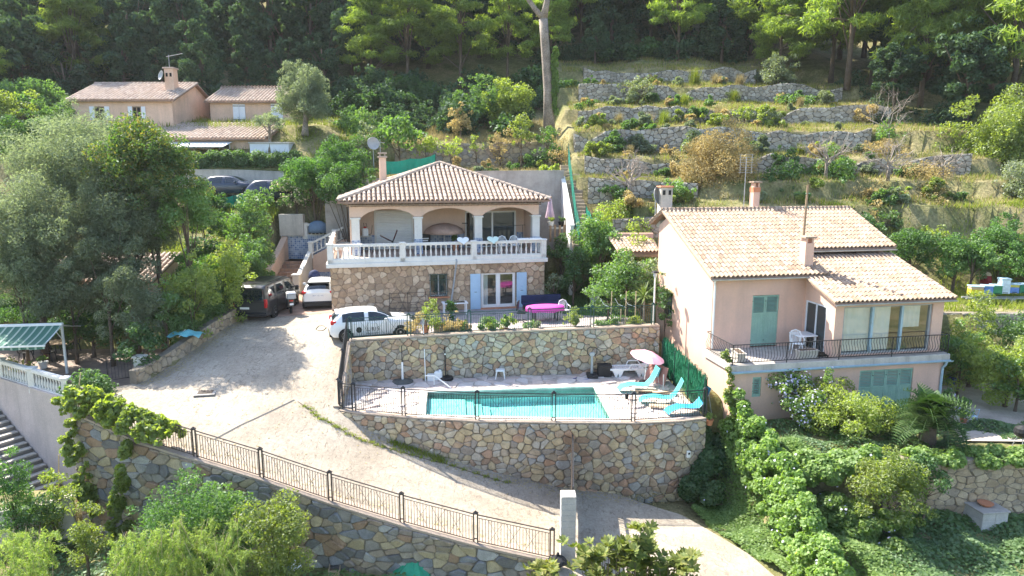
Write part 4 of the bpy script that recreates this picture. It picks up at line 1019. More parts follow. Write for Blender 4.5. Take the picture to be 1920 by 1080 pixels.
def chimney(par, x, y, z0, z1, w, dpt, m, style=0):
    c = ob('chimney', MB().box(x-w/2,x+w/2,y-dpt/2,y+dpt/2,z0,z1), par, m)
    if style == 0:
        ob('cap', MB().bbox(x-w/2-.08,x+w/2+.08,y-dpt/2-.08,y+dpt/2+.08,z1+.22,z1+.3,.02), c, MT['tile']); mb = MB().box(x-w/2+.02,x-w/2+.1,y-dpt/2+.02,y+dpt/2-.02,z1,z1+.22).box(x+w/2-.1,x+w/2-.02,y-dpt/2+.02,y+dpt/2-.02,z1,z1+.22)
        ob('cap_support', mb, c, m)
    else:
        ob('cap', MB().bbox(x-w/2-.06,x+w/2+.06,y-dpt/2-.06,y+dpt/2+.06,z1,z1+.07,.02), c, MT['terracotta']); k=.07
        for dx in (-w/4,w/4): ob('vent', MB().box(x+dx-k,x+dx+k,y-dpt/2-.012,y-dpt/2,z1-.38,z1-.14), c, MT['dark'])
    return c
chimney(RF2, 4.62,.35,5.7,7.05,.42,.42,PR,0)
c_ = chimney(RF2, 5.15,6.0,7.6,9.35,.36,.36,PR,0); ob('brick_course', MB().box(4.95,5.35,5.8,6.2,9.1,9.34), c_, MT['terracotta'])
chimney(RF2, .35,6.45,7.3,9.35,.62,.5,MT['concrete_w'],1)
# mast and aerial stand on the roof
t = thing('roof_mast', 'tall thin brown mast standing on the right-hand roof', 'mast', wmat(RH) @ Vector((4.72,.85,6.2)))
p0 = wmat(RH) @ Vector((4.72,.85,6.2)); ob('pole', MB().tube([(0,0,0),(.04,0,3.4)],[.06,.045],8), t, MT['wood']); mb = MB()
for z in (1.6,2.4,3.0): mb.box(-.03,.16,-.02,.02,z,z+.03)
ob('insulator', mb, t, MT['shutter_g'])
q = wmat(RH) @ Vector((4.75,6.35,7.6)); t = thing('tv_aerial', 'lattice television aerial on a thin mast behind the chimney', 'aerial', q)
ob('mast', MB().tube([(0,0,0),(0,0,3.3)],.022,6), t, MT['grey']); mb = MB()
for i in range(8): mb.tube([(-.38,0,2.5+i*.13),(.38,0,2.5+i*.13)],.012,4)
mb.tube([(-.3,0,2.45),(-.3,0,3.45)],.012,4).tube([(.3,0,2.45),(.3,0,3.45)],.012,4); ob('grid_reflector', mb, t, MT['grey'])
# balcony railing with belly-curved bars
rl = ob('railing', MB(), RH); mb = MB()
def rtop(pts): mb.tube(pts,.02,6)
rtop([(.0,-.02,3.27),(-.22,-.1,3.27),(-.22,-2.44,3.27),(9.85,-2.44,3.27),(9.85,-1.9,3.27)]); rtop([(-.22,-.1,2.53),(-.22,-2.44,2.53),(9.85,-2.44,2.53),(9.85,-1.9,2.53)])
for x in (-.22,2.2,4.6,7.1,9.85): mb.tube([(x,-2.44,2.42),(x,-2.44,3.27)],.022,5)
ob('rails', mb, rl, MT['iron'])
bar = MB().tube([(0,0,2.53),(0,-.03,2.6),(0,-.10,2.72),(0,-.11,2.82),(0,-.05,2.98),(0,.01,3.1),(0,0,3.27)],.0105,5).mesh('bar', MT['iron'])
for i in range(76): ob('bar', bar, rl, loc=(-.22+(i+.5)*.1325,-2.44,0))
for i in range(17): ob('bar', bar, rl, loc=(-.22,-.2-(i+.5)*.132,0), rot=(0,0,-math.pi/2))
# lean-to roof behind
LT = thing('lean_to', 'small tiled lean-to roof between the two houses', 'shelter', py(1158,474,37.5)); w_ = 2.4
l0 = py(1158,474,37.5); RF3 = ob('roof', MB(), LT); mb = MB(); slab(mb,[(0,0,0),(w_,.3,0),(w_,2.3,.55),(0,2.0,.55)],.08); ob('roof_deck', mb, RF3, MT['roofdeck'])
lay_tiles(RF3,[plane_face((0,0,0.0),(w_,.3,0.0),(0,2.0,.55))],.215,.365,TR,MT['tile_isl'],40,6)
ob('beam', MB().box(0.02,w_,.1,.3,-.25,-.09), LT, MT['wood']); ob('parapet', MB().box(-.05,w_,2.35,2.6,-.1,.85), LT, MT['plaster_r'])
for x in (.1,w_-.15): ob('post', MB().box(x,x+.14,.12,.26,gz(l0.x+x,l0.y)-l0.z,-.25), LT, MT['wood'])

# ------------------------------------------------------------------ houses up the slope
def far_house(name, label, X0, X1, Y0, dep, zb, ze, zr, wins, m=None, gable=True):
    T = thing(name, label, 'house', (X0,Y0,zb)); w = X1-X0; h = ze-zb; r = zr-zb; m = m or MT['plaster_far']
    mb = MB(); mb.prismX([(0,0),(dep,0),(dep,h),(dep/2,r-.12),(0,h)],0,w); ob('wall', mb, T, m)
    R = ob('roof', MB(), T); mb = MB(); o_ = .35; s = (r-h)/(dep/2)
    slab(mb,[(-o_,-o_,h-o_*s),(w+o_,-o_,h-o_*s),(w+o_,dep/2,r),(-o_,dep/2,r)],.1); slab(mb,[(w+o_,dep+o_,h-o_*s),(-o_,dep+o_,h-o_*s),(-o_,dep/2,r),(w+o_,dep/2,r)],.1); ob('roof_deck', mb, R, MT['roofdeck'])
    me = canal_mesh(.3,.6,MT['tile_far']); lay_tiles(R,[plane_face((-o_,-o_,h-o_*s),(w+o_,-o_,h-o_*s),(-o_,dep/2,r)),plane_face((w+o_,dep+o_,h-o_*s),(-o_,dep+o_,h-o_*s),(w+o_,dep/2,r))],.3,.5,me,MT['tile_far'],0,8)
    ridge_run(R,(-o_,dep/2,r+.04),(w+o_,dep/2,r+.04),.14,MT['tile_far'],.6)
    mb = MB()
    for i in range(int(w/.22)): mb.box(.02+i*.22,.15+i*.22,-.18,0,h-.2,h-.06)
    ob('cornice', mb, R, MT['tile_far'])
    for (a,b,c,d,closed) in wins:
        W_ = ob('window', MB().box(a,b,-.03,.0,c,d), T, MT['dark'] if not closed else MT['shutter_w'])
        if not closed:
            ob('frame', MB().box(a,a+.07,-.05,-.03,c,d).box(b-.07,b,-.05,-.03,c,d).box((a+b)/2-.04,(a+b)/2+.04,-.05,-.03,c,d).box(a+.07,b-.07,-.05,-.03,d-.07,d), W_, MT['wood'])
            hw = (b-a)/2
            for e0,e1 in ((a-hw-.02,a-.02),(b+.02,b+hw+.02)): ob('shutter', MB().bbox(e0,e1,-.07,-.03,c,d,.01), W_, MT['shutter_w'])
        else:
            for e0,e1 in ((a,(a+b)/2-.03),((a+b)/2+.03,b)):
                s_ = ob('shutter', MB().bbox(e0,e1,-.08,-.03,c,d,.01), W_, MT['shutter_w']); ob('strap_hinge', MB().box(e0,e1,-.095,-.08,c+.15,c+.2).box(e0,e1,-.095,-.08,d-.2,d-.15), s_, MT['iron'])
    return T, R
F1, FR1 = far_house('hill_house', 'ochre hillside house with chimney and dish, left of the pair', -36.0,-27.8,58,8.4,12.8,15.35,17.0, [(1.85,2.65,.9,1.95,False),(4.95,5.65,1.0,1.95,False)])
c = ob('chimney', MB().box(6.8,7.55,2.0,2.8,2.7,5.2), FR1, MT['plaster_far']); ob('cap', MB().bbox(6.7,7.65,1.9,2.9,5.2,5.32,.03), c, MT['tile_far'])
for x in (6.92,7.25): ob('vent', MB().box(x,x+.17,1.985,2.0,4.55,4.85), c, MT['dark'])
ob('aerial', MB().tube([(7.0,2.6,5.2),(7.0,2.6,6.4)],.025,5).tube([(6.8,2.6,6.25),(8.2,2.6,6.5)],.02,5), c, MT['grey'])
dm = MB(); k=10
for i in range(4): pass
dm.lathe([(.02,0),(.2,.02),(.36,.09),(.4,.13),(.39,.14),(.35,.105),(.19,.035),(.02,.015)],14)
DISH = dm.mesh('satellite_dish', MT['grey'], True)
ob('satellite_dish', DISH, c, loc=(6.7,1.8,4.6), rot=(math.radians(75),0,math.radians(-40)))
F2, FR2 = far_house('hill_house', 'ochre hillside house with closed white shutters behind the olive', -26.2,-18.7,61.5,7,11.2,15.55,16.9, [(2.0,3.05,2.55,4.05,True),(5.3,6.3,2.6,4.1,True)])
ob('side_wing', MB().box(7.5,11.2,-.6,5,-.5,2.6), F2, MT['plaster_far'])
AN = thing('hill_annexe', 'low tiled annexe with a white awning below the hillside houses', 'house', (-28.8,54.6,10.25)); mb = MB().prismX([(0,0),(4.5,0),(4.5,2.9),(0,1.7)],0,9.6); ob('wall', mb, AN, MT['plaster_far'])
RA = ob('roof', MB(), AN); mb = MB(); slab(mb,[(-.3,-.5,1.75),(9.9,-.5,1.75),(9.9,4.6,3.15),(-.3,4.6,3.15)],.1); ob('roof_deck', mb, RA, MT['roofdeck'])
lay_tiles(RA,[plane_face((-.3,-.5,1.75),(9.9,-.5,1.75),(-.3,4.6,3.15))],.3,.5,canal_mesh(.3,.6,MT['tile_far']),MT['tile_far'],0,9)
for x in (3.4,4.6,6.0): 
    w_ = ob('window', MB().box(x,x+.9,-.03,0,.1,1.5), AN, MT['shutter_w']); ob('pane', MB().box(x+.1,x+.8,-.045,-.03,.2,1.4), w_, MT['glass'])
aw = ob('awning', MB().add([(1.9,-.05,1.6),(7.2,-.05,1.6),(6.9,-1.5,1.15),(2.2,-1.5,1.15),(1.9,-.05,1.56),(7.2,-.05,1.56),(6.9,-1.5,1.1),(2.2,-1.5,1.1)],[(0,3,2,1),(4,5,6,7),(3,7,6,2),(0,4,7,3),(1,2,6,5)]), AN, MT['whitepaint'])
SH = thing('garden_shed', 'flat pale shed roof beside the white awning', 'shed', py(465,275,54)); ob('roof', MB().bbox(0,3.2,0,1.6,.25,.35,.03), SH, MT['concrete_w']); ob('wall', MB().box(.1,3.1,.1,1.5,-1.2,.25), SH, MT['shutter_w'])
# neighbour below the olives
NB = thing('olive_house', 'plastered house half hidden behind the big olive trees', 'house', (-32,37.3,.2)); mb = MB().prismX([(0,0),(6,0),(6,3.6),(3,4.5),(0,3.6)],0,12.2); ob('wall', mb, NB, MT['plaster_far'])
RN = ob('roof', MB(), NB); mb = MB(); slab(mb,[(-.3,-.4,3.55),(12.5,-.4,3.55),(12.5,3.0,4.65),(-.3,3.0,4.65)],.1); slab(mb,[(12.5,6.4,3.55),(-.3,6.4,3.55),(-.3,3.0,4.65),(12.5,3.0,4.65)],.1); ob('roof_deck', mb, RN, MT['roofdeck'])
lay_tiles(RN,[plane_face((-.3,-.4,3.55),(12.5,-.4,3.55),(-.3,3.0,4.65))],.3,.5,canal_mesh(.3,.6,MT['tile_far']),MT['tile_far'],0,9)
ob('door', MB().bbox(4.9,6.1,-.06,0,.1,2.3,.01), NB, mat('red_brown_door', (.20,.055,.03), .7)); w_ = ob('window', MB().box(9.2,10.2,-.03,0,.9,2.3), NB, MT['dark']); ob('shutter', MB().bbox(8.6,9.18,-.06,0,.9,2.3,.01), w_, MT['shutter_b']); ob('shutter', MB().bbox(10.22,10.8,-.06,0,.9,2.3,.01), w_, MT['shutter_b'])
# ------------------------------------------------------------------ fences
def proj(p):
    x,y,z = p; dz = z-CAM_H; dd = y*CP - dz*SP; return 960+FPX*x/dd, 540-FPX*(y*SP+dz*CP)/dd
def on_line(top, px):
    """point of a polyline (x,y,z) that the photograph shows at column px"""
    L, pt, nr, tz = wall_frame(top); lo, hi = 0, L
    for _ in range(40):
        m = (lo+hi)/2; x,y = pt(m)
        if proj((x,y,tz(m)))[0] < px: lo = m
        else: hi = m
    x,y = pt(lo); return Vector((x,y,tz(lo)))
def fence(name, label, pts, h, m, n=24, group=None, cross=True, dbl=True):
    pts = [Vector(p) for p in pts]; T = thing(name, label, 'fence', pts[0], 0, group)
    bar = MB().box(-.008,.008,-.008,.008,0,h-.17).mesh('bar', m)
    for i,p in enumerate(pts):
        mb = MB()
        if dbl:
            d = (pts[min(i+1,len(pts)-1)]-pts[max(i-1,0)]); d.z = 0; d.normalize(); e = d*.065
            for s in (-1,1): q = p+e*s; mb.box(q.x-.022,q.x+.022,q.y-.022,q.y+.022,q.z,q.z+h+.03)
            a = p-e*1.5; b = p+e*1.5
            for z in (.12,h-.02): mb.box(min(a.x,b.x)+.02,max(a.x,b.x)-.02,p.y-.018,p.y+.018,p.z+z,p.z+z+.03)
            mb.add([(p.x-.1,p.y-.05,p.z+h+.03),(p.x+.1,p.y-.05,p.z+h+.03),(p.x+.1,p.y+.05,p.z+h+.03),(p.x-.1,p.y+.05,p.z+h+.03),(p.x,p.y,p.z+h+.12)],[(0,1,4),(1,2,4),(2,3,4),(3,0,4),(3,2,1,0)])
        else: mb.box(p.x-.03,p.x+.03,p.y-.03,p.y+.03,p.z,p.z+h+.05)
        ob('post', mb, T, m, world=True)
    for a,b in zip(pts, pts[1:]):
        d = b-a; L = math.hypot(d.x,d.y); u = Vector((d.x/L,d.y/L,d.z/L)); k = max(2,int(round(n*L/2.6)))
        P = ob('panel', MB(), T); mb = MB(); s = .07
        A, B_ = a+u*s, b-u*s
        for z,r in ((h-.02,.022),(h-.13,.012),(.06,.018)): mb.tube([A+Vector((0,0,z)),B_+Vector((0,0,z))],r,5)
        if cross and k >= 12:
            for t0 in (.15,.4,.65):
                q0, q1 = A.lerp(B_,t0), A.lerp(B_,t0+.2); mb.tube([q0+Vector((0,0,.08)),q1+Vector((0,0,h-.14))],.006,4); mb.tube([q1+Vector((0,0,.08)),q0+Vector((0,0,h-.14))],.006,4)
        ob('rails', mb, P, m, world=True)
        for i in range(k):
            q = A.lerp(B_,(i+.5)/k); o = ob('bar', bar, P); o.matrix_parent_inverse = wmat(P).inverted(); o.location = q+Vector((0,0,.05))
    return T
FW = [(x,y,z+.1) for x,y,z in FRONT_WALL]
fence('drive_fence', 'long sloping iron fence on top of the foreground retaining wall', [FW[0],(-14.8,23.85,.65)]+FW[1:], 1.02, MT['iron_rust'])
DT = [(x,y+.12,.03) for x,y in DECK_FRONT]
pf = [on_line(DT, x) for x in (640,664,757,895,1038,1187,1321)]
fence('pool_fence', 'black iron fence along the front edge of the pool', pf, 1.12, MT['iron'])
UT = [(x,y+.18,z+.075) for x,y,z in UPPER_WALL]
uf = [on_line(UT, x) for x in (652,767,880,993,1110,1224)]
fence('terrace_fence', 'dark green iron fence above the pool back wall, in front of the planters', uf, .98, MT['iron_green'])
fence('side_fence', 'short sloping iron fence on the left side wall of the pool', [(-7.2,27.35,.2),(-7.42,29.1,.98),(-7.62,30.9,1.95)], 1.0, MT['iron'])
# block pillar and gate
GP = thing('gate_pillar', 'tall bare grey concrete block pillar at the gate', 'pillar', (1.82,20.75,-2.95)); 
BLK = MT['block']
for i in range(12): ob('block', MB().bbox(-.24+rnd.uniform(-.006,.006),.24,-.24,.24,i*.2,i*.2+.194,.012), GP, BLK)
ob('cap_mortar', MB().bbox(-.245,.245,-.245,.245,2.4,2.45,.02), GP, MT['concrete_w'])
G = thing('drive_gate', 'dark solid iron gate seen edge-on between the block pillar and pool wall', 'gate', (1.95,21.0,-2.8))
g0, g1 = Vector((2.0,21.05,-2.72)), Vector((2.38,25.55,-2.72)); mb = MB(); L_ = (g1-g0).length
M = Matrix.Translation(g0) @ Matrix.Rotation(math.atan2(g1.y-g0.y,g1.x-g0.x),4,'Z')
mb = MB(); mb.obox(M,0,L_,-.03,.03,.1,.18).obox(M,0,L_,-.03,.03,2.2,2.28).obox(M,0,.07,-.03,.03,.18,2.2).obox(M,L_-.07,L_,-.03,.03,.18,2.2).obox(M,L_/2-.04,L_/2+.04,-.03,.03,.18,2.2); ob('frame', mb, G, MT['iron'], world=True)
ob('sheet', MB().obox(M,.07,L_-.07,-.01,.01,.18,1.9), G, MT['iron'], world=True)
gb = MB().box(-.01,.01,-.01,.01,0,2.3).mesh('bar', MT['iron_rust'])
for i in range(26): o = ob('bar', gb, G); o.matrix_parent_inverse = wmat(G).inverted(); o.location = M @ Vector((.1+i*(L_-.2)/25,.03,.15))
# green brushwood screen along the right of the deck
GS = thing('green_screen', 'green artificial hedge screen along the right side of the pool', 'screen', (7.35,32.4,0)); q0, q1 = Vector((7.38,32.5,0)), Vector((7.78,26.45,0)); d = (q1-q0); L_ = d.length; d.normalize(); nn = Vector((-d.y,d.x,0))
mb = MB(); rs_ = random.Random(2)
ob('backing', MB().add([q0+Vector((0,0,.05)),q1+Vector((0,0,.05)),q1+Vector((0,0,1.45)),q0+Vector((0,0,1.62))],[(0,1,2,3)]), GS, mat('screen_backing',(.01,.09,.05),.9), world=True)
for i in range(5200):
    t = rs_.random(); z = rs_.uniform(.02,1.32); p = q0+d*(t*L_)+Vector((0,0,z*(1.12-.1*t)+.0)); l = rs_.uniform(.25,.4); w = .012; off = nn*rs_.uniform(-.05,.07)*1; lean = d*rs_.uniform(-.05,.05)
    a = p+off; mb.add([a-d*w,a+d*w,a+d*w*.6+lean+Vector((0,0,l))+nn*rs_.uniform(-.03,.03),a-d*w*.6+lean+Vector((0,0,l))],[(0,1,2,3)])
o = ob('brush_strands', mb, GS, mat('green_brush', [(.005,.09,.045),(.015,.17,.085),(.03,.23,.11)], .6, by='isl', n1=None, n2=None), world=True); o['kind'] = 'stuff'
for t in (0,.33,.66,1): p = q0.lerp(q1,t)-nn*.06; ob('post', MB().tube([p,p+Vector((0,0,1.6))],.025,6), GS, MT['iron_green'], world=True)

# ------------------------------------------------------------------ walls up the hill
def jag(x0, x1, Y, z, seed, amp=.2, step=1.1, bow=0):
    r = random.Random(seed); n = max(2,int((x1-x0)/step)); return [(lerp(x0,x1,i/n), Y-.35+r.uniform(-.12,.06)-(float(wobble(lerp(x0,x1,i/n))) if x0 > 4 else 0), z+.22*math.sin(lerp(x0,x1,i/n)*.37+seed)+r.uniform(-amp,amp*.8)-(.55 if r.random() < .09 else 0)) for i in range(n+1)]
DRY = [('lowest dry stone terrace wall, partly under ivy beside the hill steps',4.9,12,45,7.7,8.95),('grey dry stone terrace wall behind the dry brown tree',5,13.4,48.3,9.0,10.5),('grey dry stone terrace wall overhung by bare branches',16.5,31,48.3,9.2,10.55),
    ('tall grey dry stone wall, the largest on the terraces',4.6,26.5,52.1,10.8,12.55),('dry stone terrace wall second above the largest one\'s foot',5.4,30.5,58.1,13.2,14.6),('dry stone wall below the row of straw tufts',6,29.5,64.1,15.5,17.0),('uppermost dry stone wall under the edge of the wood',7,24,70.1,17.8,19.2)]
DRY[4] = ('dry stone terrace wall next above the largest one',)+DRY[4][1:]
for i,(lb,x0,x1,Y,zf,zt) in enumerate(DRY):
    stone_wall('terrace_wall', lb, 'stone wall', jag(x0,x1,Y,zt,i), zf-.2, .27, MT['stone_dry'], mat('dry_wall_core',(.14,.13,.11),1), 40+i, .5, joint=.012, proud=.06, bev=.04, su=1.25, stuff=True, group='dry stone terrace walls', mstuff=MT['stone_dry'])
stone_wall('terrace_wall', 'brown stone wall behind the hipped roof, under the broom bushes', 'stone wall', jag(-9,3.4,54.1,11.6,77,.15), 9.3, .33, MT['stone_low_isl'], MT['mortar'], 55, .5, proud=.05, su=1.3, stuff=True, mstuff=MT['stone_low_isl'])
stone_wall('terrace_wall', 'small stone wall with ivy above the tiled lean-to', 'stone wall', jag(6.2,9.8,42.3,7.0,78,.06), 4.5, .26, MT['stone_dry'], MT['mortar'], 56, .5, proud=.05, su=1.3, stuff=True, mstuff=MT['stone_dry'])
def slabwall(name, label, cat, pts, zb, thick, m, capm=None):
    L, pt, nr, tz = wall_frame(pts); T = thing(name, label, cat, (pts[0][0],pts[0][1],zb)); mb = MB(); us=[0]
    for a,b in zip(pts,pts[1:]): us.append(us[-1]+math.hypot(b[0]-a[0],b[1]-a[1]))
    def strip_(z0f,z1f,ov):
        V=[];F=[]
        for i,u in enumerate(us):
            n = nr(min(max(u,1e-4),L-1e-4)); x,y,z = pts[i]
            V += [(x+n.x*ov,y+n.y*ov,z0f(z)),(x+n.x*ov,y+n.y*ov,z1f(z)),(x-n.x*(thick+ov),y-n.y*(thick+ov),z1f(z)),(x-n.x*(thick+ov),y-n.y*(thick+ov),z0f(z))]
        for i in range(len(us)-1):
            a,b=4*i,4*i+4; F += [(a,b,b+1,a+1),(a+1,b+1,b+2,a+2),(a+2,b+2,b+3,a+3),(a+3,b+3,b,a)]
        e=4*len(us); F += [(0,1,2,3),(e-1,e-2,e-3,e-4)]
        return MB().add(V,F)
    ob('face', strip_(lambda z: zb, lambda z: z, 0), T, m, world=True); ob('coping', strip_(lambda z: z+.002, lambda z: z+.07, .03), T, capm or m, world=True)
    return T
slabwall('concrete_wall', 'stained grey concrete wall behind the hipped roof', 'wall', [(-12.6,46.6,8.6),(-8,46.7,9.2),(-2,46.85,9.55),(3.5,46.9,9.6)], 1.8, .35, MT['concrete'])
slabwall('concrete_wall', 'bluish concrete retaining wall below the clipped hedge', 'wall', [(-25.5,51.6,9.65),(-20,51.7,9.6),(-14.3,51.4,9.35)], 6.5, .4, MT['concrete_w'])
slabwall('stair_wall', 'white sloping wall beside the hill steps', 'wall', [(3.55,47.2,9.2),(3.65,45.0,8.0),(3.8,42.2,6.3)][::-1], 2.0, .22, MT['white'])
slabwall('concrete_wall', 'plain wall with tiled foot behind the left end of the terrace', 'wall', [(-14.2,48.6,7.6),(-12.0,48.9,7.7),(-9.9,47.6,7.8)], 4.0, .3, MT['plaster'])
HS = thing('hill_stairs', 'worn stone steps climbing the slope right of the hipped roof', 'stairs', (4.3,41.2,5.2)); rs_ = random.Random(5)
SM = MT['stone_border']
for i in range(24):
    y = 41.2+i*.34; z = 5.3+i*.205; x = 4.25-.012*i
    ob('step', MB().bbox(-.55,.62,0,.5,-.5,0,.03), HS, SM, loc=(x-4.3+rs_.uniform(-.05,.05), y-41.2, z-5.2), rot=(0,0,rs_.uniform(-.05,.05)))
NF = thing('wire_fence', 'thin green wire fence beside the hill steps', 'fence', (3.9,42,5.4)); mb = MB(); prev=None
for i in range(6):
    y = 41+i*1.6; z = 5.2+i*.96; p = Vector((3.95+ (0 if i>0 else .1),y,z)); ob('post', MB().tube([p,p+Vector((0,0,1.5))],.025,6), NF, MT['iron_green'], world=True)
    if prev is not None:
        for k in range(9): mb.tube([prev+Vector((0,0,.1+k*.15)),p+Vector((0,0,.1+k*.15))],.008,3,False)
        for k in range(10): q = prev.lerp(p,k/10); mb.tube([q+Vector((0,0,.1)),q+Vector((0,0,1.4))],.008,3,False)
    prev = p
ob('mesh_wire', mb, NF, MT['greennet'], world=True)
def net(name, label, pts, h, sag=.1, seed=1):
    T = thing(name, label, 'net', pts[0]); r = random.Random(seed); P=[]; n=10
    top=[];bot=[]
    for a,b in zip(pts,pts[1:]):
        a,b=Vector(a),Vector(b)
        for k in range(n):
            t=k/n; s=math.sin(t*math.pi)*sag; q=a.lerp(b,t); off=Vector((r.uniform(-.05,.05),r.uniform(-.08,.08),0)); top.append(q+Vector((0,0,h-s))+off); bot.append(q+off*2)
    top.append(Vector(pts[-1])+Vector((0,0,h))); bot.append(Vector(pts[-1]))
    mid=[a.lerp(b,.5)+Vector((0,r.uniform(-.12,.12),0)) for a,b in zip(top,bot)]
    ob('cloth', MB().grid([bot,mid,top]), T, MT['greennet'], world=True, smooth=True)
    for p in pts: p=Vector(p); ob('post', MB().tube([p-Vector((0,0,.4)),p+Vector((0,0,h+.08))],.025,6), T, MT['iron_green'], world=True)
net('windbreak_net', 'green windbreak net above the wall behind the hipped roof', [py(716,328,47.6),py(770,324,47.4),py(817,316,47.2)], .95, .12, 3)
net('windbreak_net', 'green windbreak net below the parked dark car on the left', [py(392,398,48.4),py(440,392,48.2),py(466,385,48.0)], .95, .1, 4)
net('windbreak_net', 'narrow green net leaning along the path between the houses', [py(1098,415,43.5),py(1112,440,42.3),py(1122,452,41.5)], 1.0, .06, 5)

# ------------------------------------------------------------------ garden stair left of the middle house
ST = thing('garden_stairs', 'tiled outside staircase with white balustrades left of the stone house', 'stairs', (-14.5,43,2.1))
BT = tilemat('stair_tile', [(.36,.20,.13),(.42,.25,.17)], .3, .3, (.25,.18,.14), 0, .1)
for i in range(8): ob('step', MB().bbox(-15.35,-13.75,43+i*.42,47.2,1.9+i*.0,2.1+(i+1)*.19,.015), ST, BT, world=True)
ob('tiled_wall', MB().box(-15.9,-11.6,47.2,47.4,2,5.25), ST, AZT, world=True)
ob('grey_panel', MB().bbox(-15.9,-14.25,47.0,47.5,5.25,6.7,.02), ST, MT['concrete_w'], world=True); ob('buttress', MB().prismX([(43.2,2.0),(47.1,2.0),(47.1,5.2),(46,4.6),(43.2,3.3)],-15.8,-15.4), ST, MT['plaster_far'], world=True)
mb = MB().prismX([(42.9,1.9),(46.0,1.9),(46.0,4.35),(42.9,3.0)],-13.72,-13.45); ob('sloping_parapet', mb, ST, MT['white'], world=True)
ob('newel', MB().bbox(-13.8,-13.36,42.65,43.0,1.9,3.15,.03).bbox(-13.86,-13.3,42.6,43.06,3.15,3.25,.03), ST, MT['white'], world=True)
mb = MB().prismY([(-13.4,1.9),(-10.6,1.9),(-10.6,5.1),(-11.3,5.1),(-13.4,4.0)],45.9,46.1); ob('flight_wall', mb, ST, MT['plaster'], world=True); ob('tiled_foot', MB().box(-13.35,-10.7,45.87,45.9,1.95,2.9), ST, AZT, world=True)
balustrade(ST,(-13.5+14.5,46-43,4.15-2.1),(-11.3+14.5,46-43,5.22-2.1),8,.6,posts=(True,False)); balustrade(ST,(-14.2+14.5,47.3-43,5.3-2.1),(-11.8+14.5,47.3-43,5.3-2.1),9,.6,posts=(True,True))
ob('landing', MB().box(-15.3,-10.6,46.12,47.18,3.6,3.62+.0), ST, BT, world=True)

# ------------------------------------------------------------------ left-hand neighbour: terrace, balustrade, flight of steps
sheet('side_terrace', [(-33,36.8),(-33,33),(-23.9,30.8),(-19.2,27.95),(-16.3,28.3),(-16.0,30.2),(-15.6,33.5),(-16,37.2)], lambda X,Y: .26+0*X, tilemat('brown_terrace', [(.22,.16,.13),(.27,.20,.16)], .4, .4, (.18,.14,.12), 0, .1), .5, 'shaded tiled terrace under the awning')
w0, w1 = Vector((-26.5,32.2,.24)), Vector((-18.9,27.75,.24))
SW = slabwall('side_retaining_wall', 'tall pinkish wall under the white balustrade beside the steps', 'wall', [tuple(w0),tuple(w1),(-17.0,26.9,.3)], -4.2, .35, mat('grey_pink_render', (.50,.43,.41), .92, n1=(.8,.85,1.1), streak=((.26,.23,.22),1.5,.5,.75,.5)))
TB = thing('terrace_balustrade', 'old white balustrade on the wall above the left-hand steps', 'balustrade', w0)
segs = [w0, w0.lerp(w1,.36), w0.lerp(w1,.68), w1]
for a,b in zip(segs,segs[1:]): balustrade(TB, a-w0+Vector((.1,.15,.08)), b-w0+Vector((.1,.15,.08)), 12, .66, posts=(False,True))
LS = thing('long_steps', 'shaded flight of concrete steps descending along the pinkish wall', 'stairs', (-24.6,29.9,-.3)); dd = (w1-w0); dd.z=0; dd.normalize(); pp = Vector((dd.y,-dd.x,0))
SCM = mat('shaded_riser', (.16,.15,.14), .95)  # shadow over the stair put into the step colour, under pale treads
for i in range(19):
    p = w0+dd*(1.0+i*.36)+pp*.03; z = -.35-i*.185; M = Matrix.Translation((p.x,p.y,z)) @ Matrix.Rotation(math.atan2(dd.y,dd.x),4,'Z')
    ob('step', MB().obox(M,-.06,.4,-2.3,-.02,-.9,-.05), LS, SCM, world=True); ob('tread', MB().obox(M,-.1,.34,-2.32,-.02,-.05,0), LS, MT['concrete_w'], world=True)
ob('cheek_wall', MB().prism([tuple((w0+dd*.6+pp*2.34)[:2]),tuple((w0+dd*.6+pp*2.6)[:2]),tuple((w1+pp*2.6)[:2]),tuple((w1+pp*2.34)[:2])],-4.5,[-.2,-.2,-3.7,-3.7]), LS, MT['concrete'], world=True)
sheet('side_drive', [(17.3,25.0),(30,24.0),(32,33),(20,31.5),(18.6,28.6)], lambda X,Y: -.47+.02*(X-17), mat('pale_side_drive', [(.40,.35,.30),(.46,.41,.36)], .95, n1=(1,.8,1.1), n2=(12,.85,1.1), bump=.3), .5, 'pale concrete drive of the right-hand house')
slabwall('low_wall', 'low rendered wall beside the right-hand drive', 'wall', [(19.0,29.6,.6),(19.6,31.5,.7)], -.6, .25, MT['concrete'])
HW = stone_wall('hive_wall', 'grey stone wall below the row of beehives', 'stone wall', [(19.6,33.2,2.8),(24,32.9,2.85),(32,32.6,2.9)], -.5, .26, MT['stone_dry'], MT['mortar'], 71, .4, su=1.6, stuff=True, mstuff=MT['stone_dry'])
